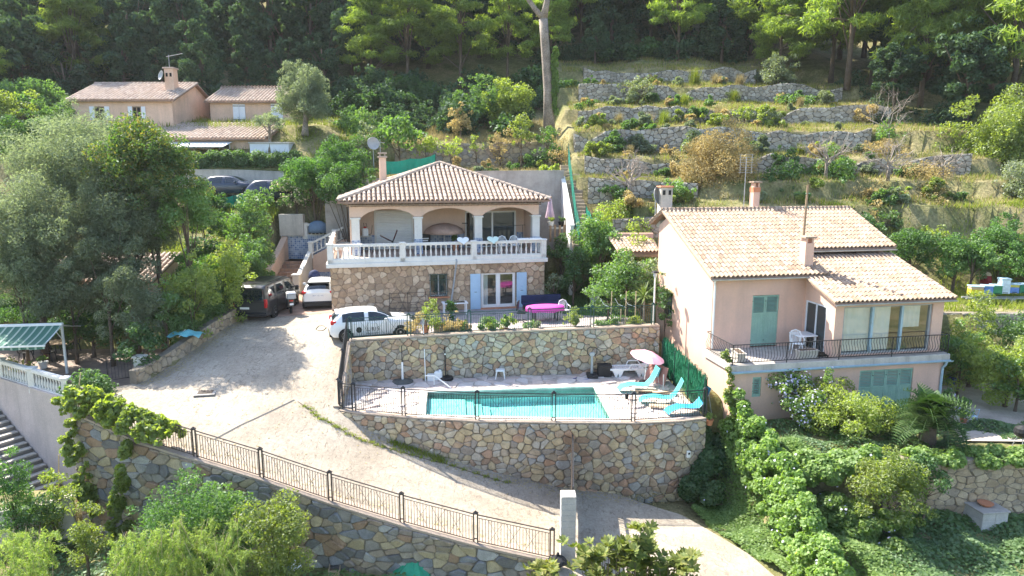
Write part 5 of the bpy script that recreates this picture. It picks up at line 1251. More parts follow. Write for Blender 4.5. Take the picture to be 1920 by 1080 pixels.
# ------------------------------------------------------------------ vegetation
LM = dict(
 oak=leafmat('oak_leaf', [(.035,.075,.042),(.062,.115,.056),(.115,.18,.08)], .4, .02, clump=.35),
 pine=leafmat('pine_needle', [(.11,.18,.03),(.22,.31,.05),(.36,.44,.09)], 0.60, .03, clump=.35),
 olive=leafmat('olive_leaf', [(.13,.17,.10),(.20,.25,.15),(.30,.35,.23)], 0.52, .03, (1.1,1.12,.7)),
 green=leafmat('green_leaf', [(.08,.165,.035),(.13,.24,.055),(.20,.31,.085)], 0.56),
 yellow=leafmat('yellow_green_leaf', [(.16,.23,.035),(.26,.33,.055),(.36,.41,.09)], 0.62),
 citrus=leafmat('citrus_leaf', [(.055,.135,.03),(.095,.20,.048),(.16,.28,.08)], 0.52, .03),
 dry=leafmat('dry_leaf', [(.38,.30,.14),(.52,.42,.20),(.46,.40,.17)], .4, .02, (1.1,1.0,.7)),
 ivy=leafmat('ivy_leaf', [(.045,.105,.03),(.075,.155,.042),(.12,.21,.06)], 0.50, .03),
 vine=leafmat('creeper_leaf', [(.13,.24,.05),(.23,.35,.085),(.34,.46,.14)], 0.60, .03, clump=.9),
 straw=leafmat('dry_grass', [(.30,.24,.12),(.42,.34,.18),(.34,.32,.13)], .3, .0, (1,1,.8)),
 tuft=leafmat('green_grass', [(.14,.20,.04),(.24,.29,.06),(.32,.32,.09)], .45, .0),
 orange=leafmat('turning_leaf', [(.06,.14,.03),(.11,.20,.04),(.34,.25,.06)], 0.60, .04, clump=.8),
 silver=leafmat('silver_leaf', [(.16,.20,.11),(.24,.29,.17),(.33,.37,.24)], 0.50, .05),
 lilac=leafmat('lilac_petal', [(.52,.50,.74),(.68,.66,.82)], .3, .0, (1,1,1)),
 cream=leafmat('cream_petal', [(.55,.48,.28),(.62,.55,.38)], .3, .0, (1,1,1)),
)
def rdir(g, n):
    v = g.normal(size=(n,3)); return v / (np.linalg.norm(v, axis=1, keepdims=True) + 1e-9)
def leafco(g, P, Nn, size, asp, tilt=.75, down=0):
    n = len(P); r = Nn*(1-tilt) + rdir(g,n)*tilt + np.array([0,0,.38]); r /= np.linalg.norm(r,axis=1,keepdims=True)+1e-9
    a = np.cross(r, rdir(g,n)); a /= np.linalg.norm(a,axis=1,keepdims=True)+1e-9
    if down: a[:,2] -= down; a /= np.linalg.norm(a,axis=1,keepdims=True)+1e-9
    b = np.cross(r, a); s = size*(.65+.7*g.random((n,1)))*.5; a = a*s; b = b*s*asp
    return np.stack([P-a, P+b-a*.1, P+a, P-b-a*.1], 1).reshape(-1,3)
def lobe_pts(g, lobes, n, shell=.5):
    lobes = np.asarray(lobes, float); w = lobes[:,3]*(lobes[:,3]+lobes[:,4]); k = g.choice(len(lobes), n, p=w/w.sum())
    d = rdir(g,n); rad = 1 - shell*g.random((n,1))**1.6
    L = lobes[k]; return L[:,:3] + d*rad*np.stack([L[:,3],L[:,3],L[:,4]],1), d
def ell_lobes(g, R, zc, k, lr, low=-.55, fill=.25):
    """lobes over an ellipsoid; R=(rx,ry,rz)"""
    d = rdir(g, k*3); d = d[d[:,2] > low][:k]; ph = g.random(6)*6.28; wob = 1 + .16*np.sin(3*np.arctan2(d[:,1],d[:,0])+ph[0]) + .14*np.sin(4*d[:,2]+ph[1]) + .12*np.sin(5*d[:,0]+ph[2])
    rad = (.5 + .42*g.random((len(d),1)))*wob[:,None]; inner = g.random(len(d)) < fill; rad[inner] *= .55
    c = d*rad*np.array(R) + np.array([0,0,zc]); r = lr[0]*.75 + (lr[1]-lr[0]*.75)*g.random(len(d))**1.4; r = np.where(rad[:,0] > .82, r*.62, r)
    return np.c_[c, r, r*.8]
def wood(lobes, zc, r0, g, nl=7, base=0.0, lean=(0,0), m=None, split=.45):
    mb = MB(); top = zc*.95; n = 6
    P = [(lean[0]*t*t + .12*r0*8*math.sin(3*t+g.random())*t, lean[1]*t*t, base + (top-base)*t) for t in np.linspace(0,1,n)]
    mb.tube(P, [r0*(1.25 if i == 0 else 1-.62*i/(n-1)) for i in range(n)], 7)
    idx = g.choice(len(lobes), min(nl,len(lobes)), replace=False)
    for i in idx:
        t = split + (.95-split)*g.random(); q = Vector(P[int(t*(n-1))]); e = Vector(lobes[i][:3]); mid = q.lerp(e,.5) + Vector((0,0,.1*(e-q).length*(g.random()-.2)))
        r = r0*.45*(1-.4*t); mb.tube([q,mid,e],[r,r*.65,r*.25],5)
    return mb
CROWNC = {}
def bush_mesh(kind, R, zc, seed, leaf, asp, cov, k, lr, shell=.5, tilt=.75, low=-.55, down=0, nmax=60000, lobes=None):
    g = np.random.default_rng(seed)
    if lobes is None: lobes = ell_lobes(g, R, zc, k, lr, low)
    A = float(np.sum(4*math.pi*np.asarray(lobes)[:,3]**2))*.42
    n = int(min(nmax, cov*A/(leaf*leaf*asp*.55)))
    P, Nn = lobe_pts(g, lobes, n, shell)
    return fastmesh('crown', leafco(g, P, Nn, leaf, asp, tilt, down), 4, LM[kind]), lobes, g, n
KD = { # leaf length at 40 m, aspect, coverage, tilt, droop
 'oak':(.17,.6,.85,.7,0),'pine':(.30,.12,1.1,.6,0),'olive':(.17,.26,.95,.85,0),'green':(.15,.55,.85,.75,0),'yellow':(.15,.5,.8,.75,0),'citrus':(.14,.5,1.0,.7,0),'dry':(.12,.5,.42,.85,0),
 'ivy':(.13,.8,1.0,.55,0),'vine':(.14,.85,1.0,.5,0),'orange':(.18,.4,.8,.75,.3),'silver':(.14,.5,.85,.8,0)}
def bush(box, Y, kind, label, name='shrub', cat='shrub', group=None, leafk=1.0, covk=1.0, lobk=1.0, depth=1.0, trunk=None, base_y=None, bark='trunk', low=-.6, flowers=None, grounded=True, lr=None):
    """a crown that fills the given box of the photograph at depth Y, standing on the ground there"""
    x0,y0,x1,y1 = box; c = py((x0+x1)/2,(y0+y1)/2,Y); dd = Y*CP-(c.z-CAM_H)*SP
    rx = (x1-x0)/2*dd/FPX*1.14; rz = (y1-y0)/2*dd/FPX/.97*1.1; ry = min(max(rx*.85*depth,.3), rx*1.3 if rx > .3 else .4)
    zg = gz(c.x, Y); zb = min(zg, c.z-rz*.4) if grounded else c.z-rz
    if cat == 'shrub' and grounded and kind != 'ivy' and .3 < c.z-rz-zg < 4.5:      # shrubs reach down to the ground
        top = c.z+rz; c.z = (top+zg)/2; rz = (top-zg)/2; low = -.98
    lf, asp, cov, tilt, down = KD[kind]; lf = lf*leafk*(Y/40)**.75
    r = (rx*ry*rz)**(1/3); lr = lr or (max(.16,r*.20), max(.26,r*.36)); k = int(max(14, 40*lobk*min(3,(r/1.5)**.9)))
    seed = int(abs(x0*31+y0*17+Y*7)) + len(bpy.data.objects) % 97
    me, lobes, g, n = bush_mesh(kind, (rx,ry,rz), c.z-zb, seed, lf, asp, cov*covk, k, lr, .55, tilt, low, down)
    T = thing(name, label, cat, (c.x, Y, zb), 0, group)
    ob('crown', me, T)
    if trunk is None: trunk = max(.03, r*.055)
    if trunk: ob('trunk', wood(lobes, c.z-zb, trunk, g, 8), T, MT[bark], smooth=True)
    if flowers:
        fk, fn, fs = flowers; P, Nn = lobe_pts(g, lobes, fn, .02); keep = (Nn[:,1] < .4) ; P = P[keep]+Nn[keep]*.03
        o = ob('flowers', fastmesh('flowers', leafco(g, P, Nn[keep], fs, .9, .3), 4, LM[fk]), T); o['kind'] = 'stuff'
    return T
# ---- wood on the hill
def pine_mesh(seed, H=11, R=4.0):
    g = np.random.default_rng(seed); lob = []
    for i in range(64):
        t = g.random()**.9; z = H*(.26+.72*t); a = g.random()*6.283; rr = R*(1-.72*t**1.5)*(.35+.65*g.random()); s = .55+.5*g.random()
        lob.append((rr*math.cos(a), rr*math.sin(a), z + .25*rr, s*1.25, s*.5))
    lob = np.array(lob); P, Nn = lobe_pts(g, lob, 14000, .8); Nn = Nn*.4 + np.array([0,0,.6])
    me = fastmesh('crown', leafco(g, P, Nn, .50, .16, .8), 4, LM['pine'])
    tr = wood(lob, H*.96, .2, g, 16, 0, (.3,.2), split=.3); return me, tr.mesh('trunk', MT['trunk'], True)
def oak_mesh(seed, H=9.5, R=3.5):
    g = np.random.default_rng(seed); lob = ell_lobes(g, (R,R,H*.46), H*.54, 62, (.55,1.05), -.95, .15)
    P, Nn = lobe_pts(g, lob, 11000, .5); me = fastmesh('crown', leafco(g, P, Nn, .34, .6, .7), 4, LM['oak'])
    tr = wood(lob, H*.7, .22, g, 12, 0, (.3,-.2)); return me, tr.mesh('trunk', MT['trunk'], True)
OAKS = [oak_mesh(100+i) for i in range(4)]; PINES = [pine_mesh(200+i) for i in range(4)]
rf = random.Random(17)
def edge(X): return float(np.interp(X, [-80,-45,-38,-30,-18,-6,3,12,22,27,31,36,45,80],[58,60,68,68.5,70,71,73,76,74,66,58,53,48,42]))
def where(px):
    return 'above the left hillside house' if px < 330 else 'above the shuttered hillside house' if px < 640 else 'left of the tall pale trunk' if px < 1000 else 'above the stone terraces' if px < 1450 else 'at the upper right'
nf = 0
NTH = {}
def nth(k):
    NTH[k] = NTH.get(k,0)+1; n = NTH[k]; return '%d%s' % (n, 'th' if 10 < n % 100 < 14 else {1:'st',2:'nd',3:'rd'}.get(n%10,'th'))
for row in range(6):
    X = -82.0
    while X < 84:
        X += 4.3*rf.uniform(.75,1.25); Yb = edge(X) + row*5.0 + rf.uniform(-1.4,1.4)
        if Yb > 104 and row > 1: continue
        zb = gz(X, Yb); u = proj((X,Yb,zb+5))
        if not (-160 < u[0] < 2080) : continue
        pr = .12 if u[0] < 600 else .32 if u[0] < 1150 else .45 if u[0] < 1400 else .78
        if u[0] < 90: pr = .5
        if row == 0 and u[0] > 1500: pr = .25
        pine = rf.random() < pr
        me, tr = rf.choice(PINES if pine else OAKS); s = rf.uniform(.85,1.2) if row else rf.uniform(.55,.95)
        if pine and u[0] > 1380: s *= 1.2
        if row == 0 and not pine and 640 < u[0] < 1500: s *= .8
        T = thing('pine_tree' if pine else 'oak_tree', ('yellow green pine' if pine else 'dark evergreen oak') + ', ' + nth((row,pine)) + ' from the left in the ' + ['front','second','third','fourth','fifth','sixth'][row] + ' row of the wood', 'tree', (X,Yb,zb-.2), rf.uniform(0,6.28), 'trees of the wood', (s*rf.uniform(.9,1.1),s,s*rf.uniform(.95,1.2)))
        ob('crown', me, T); ob('trunk', tr, T); nf += 1
# undergrowth along the edge of the wood
UG = [bush_mesh('oak',(1.6,1.3,1.2),1.0,300+i,.28,.6,.9,26,(.35,.6),low=-.9)[0] for i in range(3)] + [bush_mesh('ivy',(1.5,1.3,1.0),.9,310+i,.26,.7,.9,24,(.35,.6),low=-.9)[0] for i in range(2)]
for i in range(135):
    X = -46+94*(i+rf.random())/135 if i < 100 else -17+20*rf.random(); Yb = edge(X)-rf.uniform(.4,3.6) if not (-17 < X < 1) else rf.uniform(56.5,71)
    if X > 3 and X < 25 and Yb < 74: Yb = 74.5+rf.uniform(0,1.5)
    zb = gz(X,Yb); u = proj((X,Yb,zb)); s = rf.uniform(.7,1.35)
    T = thing('undergrowth_shrub', 'low dark shrub, ' + nth('ug') + ' from the left along the edge of the wood', 'shrub', (X,Yb,zb-.15), rf.uniform(0,6), 'shrubs on the edge of the wood', (s,s,s*rf.uniform(.8,1.2)))
    ob('foliage', rf.choice(UG), T)
# the tall pale trunk
p = py(1031,212,56.5); zb = gz(p.x,56.5); TT = thing('tall_pine', 'tall pale forked pine trunk rising out of the top of the picture', 'tree', (p.x,56.5,zb-.2)); g = np.random.default_rng(5)
def tp(x,y): q = py(x,y,56.5); return (q.x-p.x, 0, q.z-zb+.2)
fork = tp(1019,36); mb = MB().tube([(0,0,0),tp(1028,170),tp(1024,110),tp(1021,70),fork],[.52,.38,.36,.34,.36],9); mb.tube([fork,tp(1024,10),tp(1034,-40),tp(1040,-120),tp(1030,-200)],[.33,.26,.22,.18,.08],8).tube([fork,tp(1004,18),tp(986,-8),tp(965,-60),tp(955,-140)],[.26,.2,.17,.14,.06],8).tube([tp(1017,50),tp(1012,47)],[.14,.1],6)
ob('trunk', mb, TT, MT['trunk_grey'], smooth=True)
lob = []
for i in range(26):
    q = tp(940+g.random()*140, -70-g.random()*170); lob.append((q[0], (g.random()-.5)*5, q[2], .9+.4*g.random(), .5))
P, Nn = lobe_pts(g, lob, 6000, .8); ob('crown', fastmesh('crown', leafco(g,P,Nn,.4,.14,.8),4,LM['pine']), TT)
lob = [(tp(1036+g.random()*8,y)[0], -.25, tp(1036,y)[2], .22, .35) for y in range(95,215,6)]; P, Nn = lobe_pts(g, lob, 2600, .5); ob('ivy', fastmesh('ivy', leafco(g,P,Nn,.16,.7,.6),4,LM['vine']), TT)

# ---- named shrubs and trees, by their place in the photograph
B = bush
B((45,215,285,430),36.6,'olive','largest grey green olive tree, rising in front of the hillside house','olive_tree','tree',trunk=.2,lobk=2.0,covk=1.2,low=-.95)
B((-50,330,170,570),33.5,'olive','olive tree at the left edge above the awning','olive_tree','tree',trunk=.2,lobk=1.9,covk=1.1,low=-.98)
B((140,320,325,500),34.5,'olive','olive tree with dark forked trunk beside the clipped hedge','olive_tree','tree',trunk=.2,lobk=1.9,covk=1.0,low=-.95)
B((130,430,260,600),32.6,'olive','lower olive bough mass behind the awning','olive_tree','tree',trunk=.1,lobk=1.2)
B((190,500,300,650),30.8,'olive','small olive bush at the bend of the drive','olive_tree','tree',trunk=.06)
B((285,520,335,660),31.2,'green','leafy green shrub at the corner of the drive wall')
B((225,600,315,705),29.6,'ivy','dark ivy spilling over the low drive wall','ivy','shrub')
B((185,215,375,440),35.2,'orange','green tree with orange young leaves beside the olive','tree','tree',trunk=.16,lobk=1.3)
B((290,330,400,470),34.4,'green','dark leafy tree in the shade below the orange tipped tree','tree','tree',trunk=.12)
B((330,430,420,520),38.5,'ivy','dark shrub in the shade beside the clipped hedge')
B((515,118,622,262),56.5,'olive','tall olive tree in front of the shuttered hillside house','olive_tree','tree',trunk=.28,lobk=1.2,bark='trunk_grey')
B((474,210,531,240),54.2,'olive','small pruned olive tree in front of the hillside houses','olive_tree','tree',trunk=.13,bark='trunk_grey')
B((585,255,698,385),48.6,'citrus','large dark green tree left of the hipped roof','tree','tree',trunk=.14)
B((528,290,645,380),47.6,'citrus','dense green tree above the flowering shrub','tree','tree',trunk=.12)
B((508,332,600,402),48.2,'green','round shrub covered in cream flowers','flowering_shrub','shrub',grounded=False,flowers=('cream',900,.13))
B((424,368,512,478),41.2,'green','upright light green bush beside the staircase')
B((452,430,512,500),41.5,'yellow','yellow green bush at the foot of the grey panel')
B((115,688,228,778),26.4,'ivy','round dark bush at the end of the balustrade','shrub','shrub',lobk=1.3)
B((-30,835,58,925),22.6,'citrus','dark green bush in the lower left corner by the steps')
B((52,858,118,910),22.8,'yellow','yellow green bush at the foot of the steps')
B((448,905,585,1100),19.6,'yellow','bright yellow green shrub against the foreground wall','shrub','shrub',lobk=1.4,covk=.9)
B((225,880,455,1015),20.3,'citrus','straggling rose bush against the foreground wall','rose_bush','shrub',covk=.45,lobk=1.2)
B((1062,405,1150,548),41.5,'green','leafy tree between the two houses, next to the lawn','tree','tree',trunk=.09)
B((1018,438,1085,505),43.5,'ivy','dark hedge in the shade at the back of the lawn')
B((1108,468,1243,590),36.6,'green','pale flowering tree in front of the lean-to','tree','tree',trunk=.1,lobk=1.2,covk=1.1)
B((1150,440,1235,520),39,'yellow','yellow green tree under the lean-to roof','tree','tree',trunk=.07)
B((1232,510,1262,650),33.6,'ivy','ivy filling the gap beside the right-hand house','ivy','shrub',depth=2.2)
B((1100,362,1245,428),43.6,'yellow','spreading bright green shrub below the bare tree')
B((1268,248,1432,398),46.4,'dry','large dry brown leaved tree behind the right-hand roof','tree','tree',trunk=.12,covk=1.3,lobk=1.3)
B((1565,372,1690,432),44.5,'dry','yellowish dry shrub behind the right end of the roof','shrub','shrub',covk=1.4)
B((1690,380,1815,440),45.5,'dry','tawny dry shrub above the orange trees','shrub','shrub',covk=1.4)
for i,(b,Y,lb) in enumerate([((1655,418,1760,512),39.5,'orange tree next to the roof corner'),((1735,430,1850,530),38.5,'orange tree with dark trunk behind the beehives'),((1820,415,1935,525),39.5,'orange tree at the right edge behind the beehives'),((1875,450,1990,560),38,'orange tree half out of the right edge of the picture')]): B(b,Y,'citrus','round '+lb,'orange_tree','tree','orange trees behind the beehives',trunk=.1)
B((1795,165,1960,420),50,'yellow','tall sunlit yellow green tree at the right edge','tree','tree',trunk=.2,lobk=1.3)
B((1765,255,1850,345),51,'yellow','sunlit yellow green tree before the dark wood','tree','tree',trunk=.12)
B((1872,290,1960,420),44,'silver','grey green tree cut by the right edge','tree','tree',trunk=.1)
B((1775,555,1880,690),31.3,'yellow','light green leafy shrub beside the right-hand house')
B((1850,575,1990,700),31.0,'green','light green shrub below the beehives')
B((1815,625,1975,722),28.6,'yellow','rounded hedge shrub at the right-hand drive','hedge_shrub','shrub',covk=1.2)
B((1762,722,1818,782),26.6,'citrus','small hydrangea at the corner by the downpipe','hydrangea','shrub',flowers=('lilac',40,.1))
B((1438,688,1560,800),26.9,'vine','flower covered shrub in front of the small shutter','flowering_shrub','shrub',flowers=('lilac',900,.085))
B((1500,728,1672,832),25.8,'yellow','broad light green bush before the large green shutters','shrub','shrub',lobk=1.3,covk=1.1)
B((1545,815,1610,870),25.2,'green','brownish undergrowth under the broad bush')
B((1600,832,1735,1000),21.8,'yellow','tall bright shrub in front of the old garden wall','shrub','shrub',lobk=1.4,covk=1.1)
B((1690,850,1790,935),22.4,'ivy','ivy over the left part of the garden wall','ivy','shrub',depth=.8)
B((95,560,245,675),34.2,'ivy','dark leafy shrubs behind the awning posts')
B((-20,540,110,640),36.2,'citrus','dark shrub against the wall of the half hidden house')
B((330,470,430,560),36.6,'citrus','dark green bush behind the clipped drive hedge')
# hillside
B((848,150,945,222),60,'green','broad green broom bush behind the hipped roof','broom_bush','shrub')
B((905,132,1000,215),59.5,'yellow','bright yellow broom bush behind the hipped roof','broom_bush','shrub')
B((838,188,888,242),56,'dry','dry reddish broom bush above the brown stone wall','broom_bush','shrub',covk=2)
B((952,213,1002,282),52.6,'yellow','small bright green tree against the brown stone wall','tree','tree',trunk=.06)
B((702,212,792,292),52,'green','fig tree left of the green net','fig_tree','tree',trunk=.08,leafk=1.4)
B((822,255,872,300),50.5,'yellow','yellow leaved sapling behind the ridge of the roof','sapling','tree',trunk=.04)
B((878,248,908,298),50.5,'yellow','slim green sapling behind the hipped roof','sapling','tree',trunk=.04)
B((772,250,822,298),50.8,'yellow','small yellow green sapling over the green net','sapling','tree',trunk=.04)
B((664,222,708,285),52.5,'silver','silvery shrub by the satellite dish','shrub','shrub')
B((1168,142,1228,205),63,'silver','silvery green sapling on the terraces','sapling','tree',trunk=.06)
B((1428,98,1492,186),66,'silver','tallest silvery sapling against the dark wood','sapling','tree',trunk=.08)
B((1372,196,1420,232),56.5,'yellow','bright yellow bush on the terrace above the largest wall')
B((1450,178,1532,204),62.5,'green','low green bush on a terrace wall')
B((1075,185,1125,215),60.5,'green','green bush at the left end of the terraces')
B((1640,225,1690,270),51.5,'green','small green bush under the dead branches')
B((1440,275,1500,330),47.4,'ivy','ivy hanging over the terrace wall by the aerial','ivy','shrub')
B((1120,345,1190,372),44.4,'ivy','ivy hanging over the lowest terrace wall','ivy','shrub')
B((0,150,130,235),60,'green','green shrubbery left of the hillside houses','shrub','shrub')
B((-20,215,90,300),52,'ivy','dark creeper on the wall at the left edge','creeper','shrub')
B((-40,170,60,230),56,'yellow','yellow green shrub at the left edge','shrub','shrub')
for i,(x,y) in enumerate(((660,200),(720,185),(770,210),(640,250),(800,180),(690,160),(745,165),(1010,200),(1055,180))):
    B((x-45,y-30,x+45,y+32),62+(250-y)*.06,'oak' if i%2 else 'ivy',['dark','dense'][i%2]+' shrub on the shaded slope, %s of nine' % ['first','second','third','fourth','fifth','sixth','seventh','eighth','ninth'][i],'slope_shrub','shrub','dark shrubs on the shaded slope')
for b,Y,k,lb,nm,ct in [
 ((55,470,205,625),33.0,'olive','shaded olive crown directly behind the awning','olive_tree','tree'),((-30,430,95,600),32.4,'olive','olive crown cut by the left edge, above the awning','olive_tree','tree'),
 ((305,470,405,600),32.4,'yellow','bright green bush at the lower end of the drive hedge','shrub','shrub'),((365,440,470,575),35.0,'yellow','bright yellow green bush in the middle of the drive hedge','shrub','shrub'),((420,425,505,540),38.2,'green','green bush at the upper end of the drive hedge behind the van','shrub','shrub'),
 ((395,395,480,470),43,'green','green bush above the drive hedge, below the green net','shrub','shrub'),((340,380,420,450),42,'ivy','dark bush under the parked dark cars','shrub','shrub'),
 ((1085,400,1170,500),40.2,'green','bushy tree crown against the path between the houses','tree','tree'),((1040,455,1110,560),39.4,'ivy','dark leafy tree at the edge of the lawn','tree','tree'),((1165,480,1245,570),36.0,'silver','pale leaved shrub in front of the lean-to post','shrub','shrub'),((1100,520,1180,600),35.4,'green','low green shrub behind the terrace stakes','shrub','shrub'),
 ((1425,300,1510,400),46.0,'ivy','dark ivy mass right of the aerial','ivy','shrub'),((1480,290,1605,400),47.8,'green','green climber among the bare branches','climber','shrub'),((1670,305,1795,400),46.8,'dry','brown leaved tree beyond the bare branches','tree','tree'),((1595,335,1685,405),45.2,'dry','small brown shrub beside the bare branches','shrub','shrub'),
 ((1240,330,1300,400),44.5,'green','green shrub behind the vented chimney','shrub','shrub'),((1690,420,1790,470),42,'yellow','yellowish shrub above the orange trees','shrub','shrub'),((1800,400,1920,450),43,'green','green shrub above the orange trees at the right edge','shrub','shrub'),((1500,385,1600,430),43.4,'dry','dry scrub along the back of the right-hand roof, left part','scrub','shrub'),((1620,395,1700,440),43,'green','green scrub along the back of the right-hand roof, right part','scrub','shrub'),
 ((1615,175,1725,300),58,'oak','dark oak at the right end of the terraces','oak_tree','tree'),((1700,195,1815,320),55.5,'oak','dark oak behind the sunlit yellow green tree','oak_tree','tree'),((1550,140,1640,235),65,'oak','dark oak above the right end of the upper terrace walls','oak_tree','tree'),((1790,300,1870,400),49,'ivy','dark undergrowth between the sunlit trees at the right','shrub','shrub'),((1660,255,1770,320),53,'oak','dark shrub beside the dead branching tree','shrub','shrub'),
 ((1780,440,1870,520),37.6,'green','leafy crown low behind the beehives','tree','tree'),((1770,590,1840,700),30.2,'green','green shrub touching the corner of the right-hand house','shrub','shrub'),((1870,640,1960,720),28.0,'green','clipped green shrub at the edge beside the right-hand drive','shrub','shrub'),
 ((1480,700,1600,790),27.0,'yellow','light green flowering bush reaching the balcony gutter','shrub','shrub'),((1590,745,1680,830),26.0,'yellow','rounded light green bush in front of the large shutters','shrub','shrub'),
 ((60,190,140,250),56,'green','green shrubs beside the left end of the hillside house','shrub','shrub'),((640,205,720,270),55.5,'green','green bush on the slope left of the fig tree','shrub','shrub'),((915,225,960,280),53.2,'dry','dry bush against the brown stone wall','shrub','shrub'),((1000,225,1050,285),52.8,'green','low green bush at the foot of the tall pale trunk','shrub','shrub'),((1030,250,1075,300),50.5,'dry','dry bush at the head of the hill steps','shrub','shrub'),
 ((20,880,110,960),22.3,'green','leafy bush burying the low grey wall','shrub','shrub'),((110,890,190,990),20.8,'yellow','yellow green vine bush at the left foot of the foreground wall','shrub','shrub'),((330,870,470,980),20.6,'green','leafy bush in the middle of the foreground wall','shrub','shrub')]:
    B(b,Y,k,lb,nm,ct,trunk=(.08 if ct=='tree' else None))
for b,Y,k,lb in [((1690,320,1800,415),45.6,'dry','wide tawny scrub left of the grey green edge tree'),((1440,395,1540,440),43.6,'dry','dry scrub touching the ridge of the right-hand roof'),((1815,380,1900,430),46,'yellow','yellow green scrub under the tall sunlit tree'),((1600,260,1700,320),50.6,'dry','dry scrub below the dead branching tree'),((1560,400,1660,450),42.4,'green','dark green scrub behind the roof corner'),((1710,290,1790,335),50,'green','green scrub on the terrace end before the dark oaks')]: B(b,Y,k,lb,'scrub','shrub',covk=1.3)
B((592,300,705,400),45.8,'citrus','dark bushy tree in front of the grey wall left of the villa roof','tree','tree',trunk=.08)
B((520,300,600,350),49.5,'green','green bush at the end of the bluish concrete wall')
B((355,355,425,405),47.6,'ivy','dark bush hiding the tail of the dark blue car')
B((448,352,520,405),47.2,'green','green bush in front of the dark grey car')
rt = random.Random(41)
for i in range(150):
    lv = rt.choice([(43.0,44.6),(45.6,48),(48.9,51.6),(48.9,51.6),(52.8,57.5),(52.8,57.5),(58.8,63.5),(64.8,69.5)]); X = rt.uniform(5.2,29); Yb = rt.uniform(*lv)
    if i >= 92: lv = rt.choice([45,48.3,52.1,52.1,58.1,58.1,64.1,70.1]); Yb = lv-float(wobble(X))-rt.uniform(.7,1.4)
    if i < 16: X = rt.uniform(-11,3); Yb = rt.uniform(48,61)
    k = rt.choice(['dry','dry','yellow','green','silver','green','olive']); s = rt.uniform(.3,.75) if i%4 else rt.uniform(.7,1.15); zb = gz(X,Yb); g_ = np.random.default_rng(900+i)
    lob = ell_lobes(g_,(s,s,s*rt.uniform(.7,1.2)),s*.6,14,(s*.25,s*.45),-.9); P,Nn = lobe_pts(g_,lob,int(900+1600*s),.7)
    T = thing('hillside_shrub', {'dry':'dry brown','yellow':'yellow green','green':'green','silver':'silvery','straw':'straw coloured','olive':'grey green'}[k]+' little shrub, '+nth('hs')+' of the scattered shrubs on the slope','shrub',(X,Yb,zb-.05),0,'scattered shrubs on the slope'); ob('foliage', fastmesh('foliage',leafco(g_,P,Nn,.2,.4 if k!='straw' else .15,.8),4,LM[k]), T)
# ---- hedges: clipped boxes and mounds following a path
def mound(name, label, cat, path, kind, w, h, n, leaf, asp=.6, lob=(.3,.5), flowers=None, tilt=.6, seed=1, box=False, dens=7, skirt=0.0):
    g = np.random.default_rng(seed); path = [Vector(q) for q in path]; L = sum((b-a).length for a,b in zip(path,path[1:])); k = int(L*dens); lobes = []
    T = thing(name, label, cat, path[0])
    for i in range(k):
        t = g.random()*L; j = 0
        while j < len(path)-2 and t > (path[j+1]-path[j]).length: t -= (path[j+1]-path[j]).length; j += 1
        d = path[j+1]-path[j]; q = path[j]+d*min(1,t/d.length); s = Vector((-d.y,d.x,0)).normalized()
        hh = h[0]+(h[1]-h[0])*(j+t/d.length)/(len(path)-1) if hasattr(h,'__len__') else h
        ww = w[0]+(w[1]-w[0])*(j+t/d.length)/(len(path)-1) if hasattr(w,'__len__') else w
        r = lob[0]+(lob[1]-lob[0])*g.random()
        if box: a = (g.random()*2-1)*(ww-r); z = r+g.random()*max(.01,hh-2*r)
        else:
            th = g.random()*math.pi; a = math.cos(th)*(ww-r*.5)*(.6+.4*g.random()); z = max(.1,math.sin(th)*(hh-r*.5)*(.55+.45*g.random()))
        c = q+s*a-path[0]; lobes.append((c.x,c.y,c.z+z,r,r*.9))
    P, Nn = lobe_pts(g, lobes, n, .45); ob('foliage', fastmesh('foliage', leafco(g,P,Nn,leaf,asp,tilt),4,LM[kind]), T)
    if flowers:
        fk,fn,fs = flowers; P, Nn = lobe_pts(g, lobes, fn, .02); kk = Nn[:,1]<.5; o = ob('flowers', fastmesh('flowers', leafco(g,(P+Nn*.04)[kk],Nn[kk],fs,.9,.25),4,LM[fk]), T); o['kind']='stuff'
    return T
mound('clipped_hedge','long clipped hedge above the bluish concrete wall','hedge',[(-25.5,52.6,9.5),(-16,52.5,9.5)],'green',.7,1.75,30000,.15,.55,(.3,.45),box=True,dens=16,seed=3)
mound('drive_hedge','tall clipped green hedge along the left of the drive','hedge',[(-16.3,31.5,1.3),(-15.6,34.5,1.6),(-15.2,37.5,2.0),(-15.0,40.5,2.5)],'green',1.25,(2.7,3.6),60000,.12,.5,(.3,.55),box=True,dens=30,seed=4)
mound('drive_hedge','dark hedge behind the van, below the staircase','hedge',[(-15.7,39.0,2.2),(-16.9,43.2,3.0)],'citrus',1.0,(1.9,1.5),18000,.13,.5,(.3,.5),dens=16,seed=5)
# creeper: down the bank, over the old wall, on the drive fence
mound('creeper_mound','great mound of flowering creeper tumbling down beside the lane','creeper',[(9.1,26.9,-1.5),(9.45,25.2,-2.0),(9.7,23.4,-2.5),(9.75,21.8,-2.9),(9.7,20.3,-3.3),(9.6,18.5,-3.5)],'vine',(.62,.8),(2.8,2.0),64000,.12,.85,(.17,.34),('lilac',260,.085),.6,6,dens=34)
mound('creeper_mound','creeper and flowers between the mound and the tall shrub','creeper',[(10.9,22.6,-2.6),(12.4,21.9,-2.8),(13.2,21.2,-2.9)],'vine',.9,1.35,20000,.115,.85,(.16,.34),('lilac',120,.085),.6,7,dens=22)
mound('creeper_mound','creeper hiding the left end of the old garden wall','creeper',[(10.6,23.4,-1.3),(12.0,23.1,-1.0),(13.6,23.0,-.9)],'vine',.9,1.0,16000,.12,.85,(.25,.42),('lilac',30,.09),.55,16,dens=12)
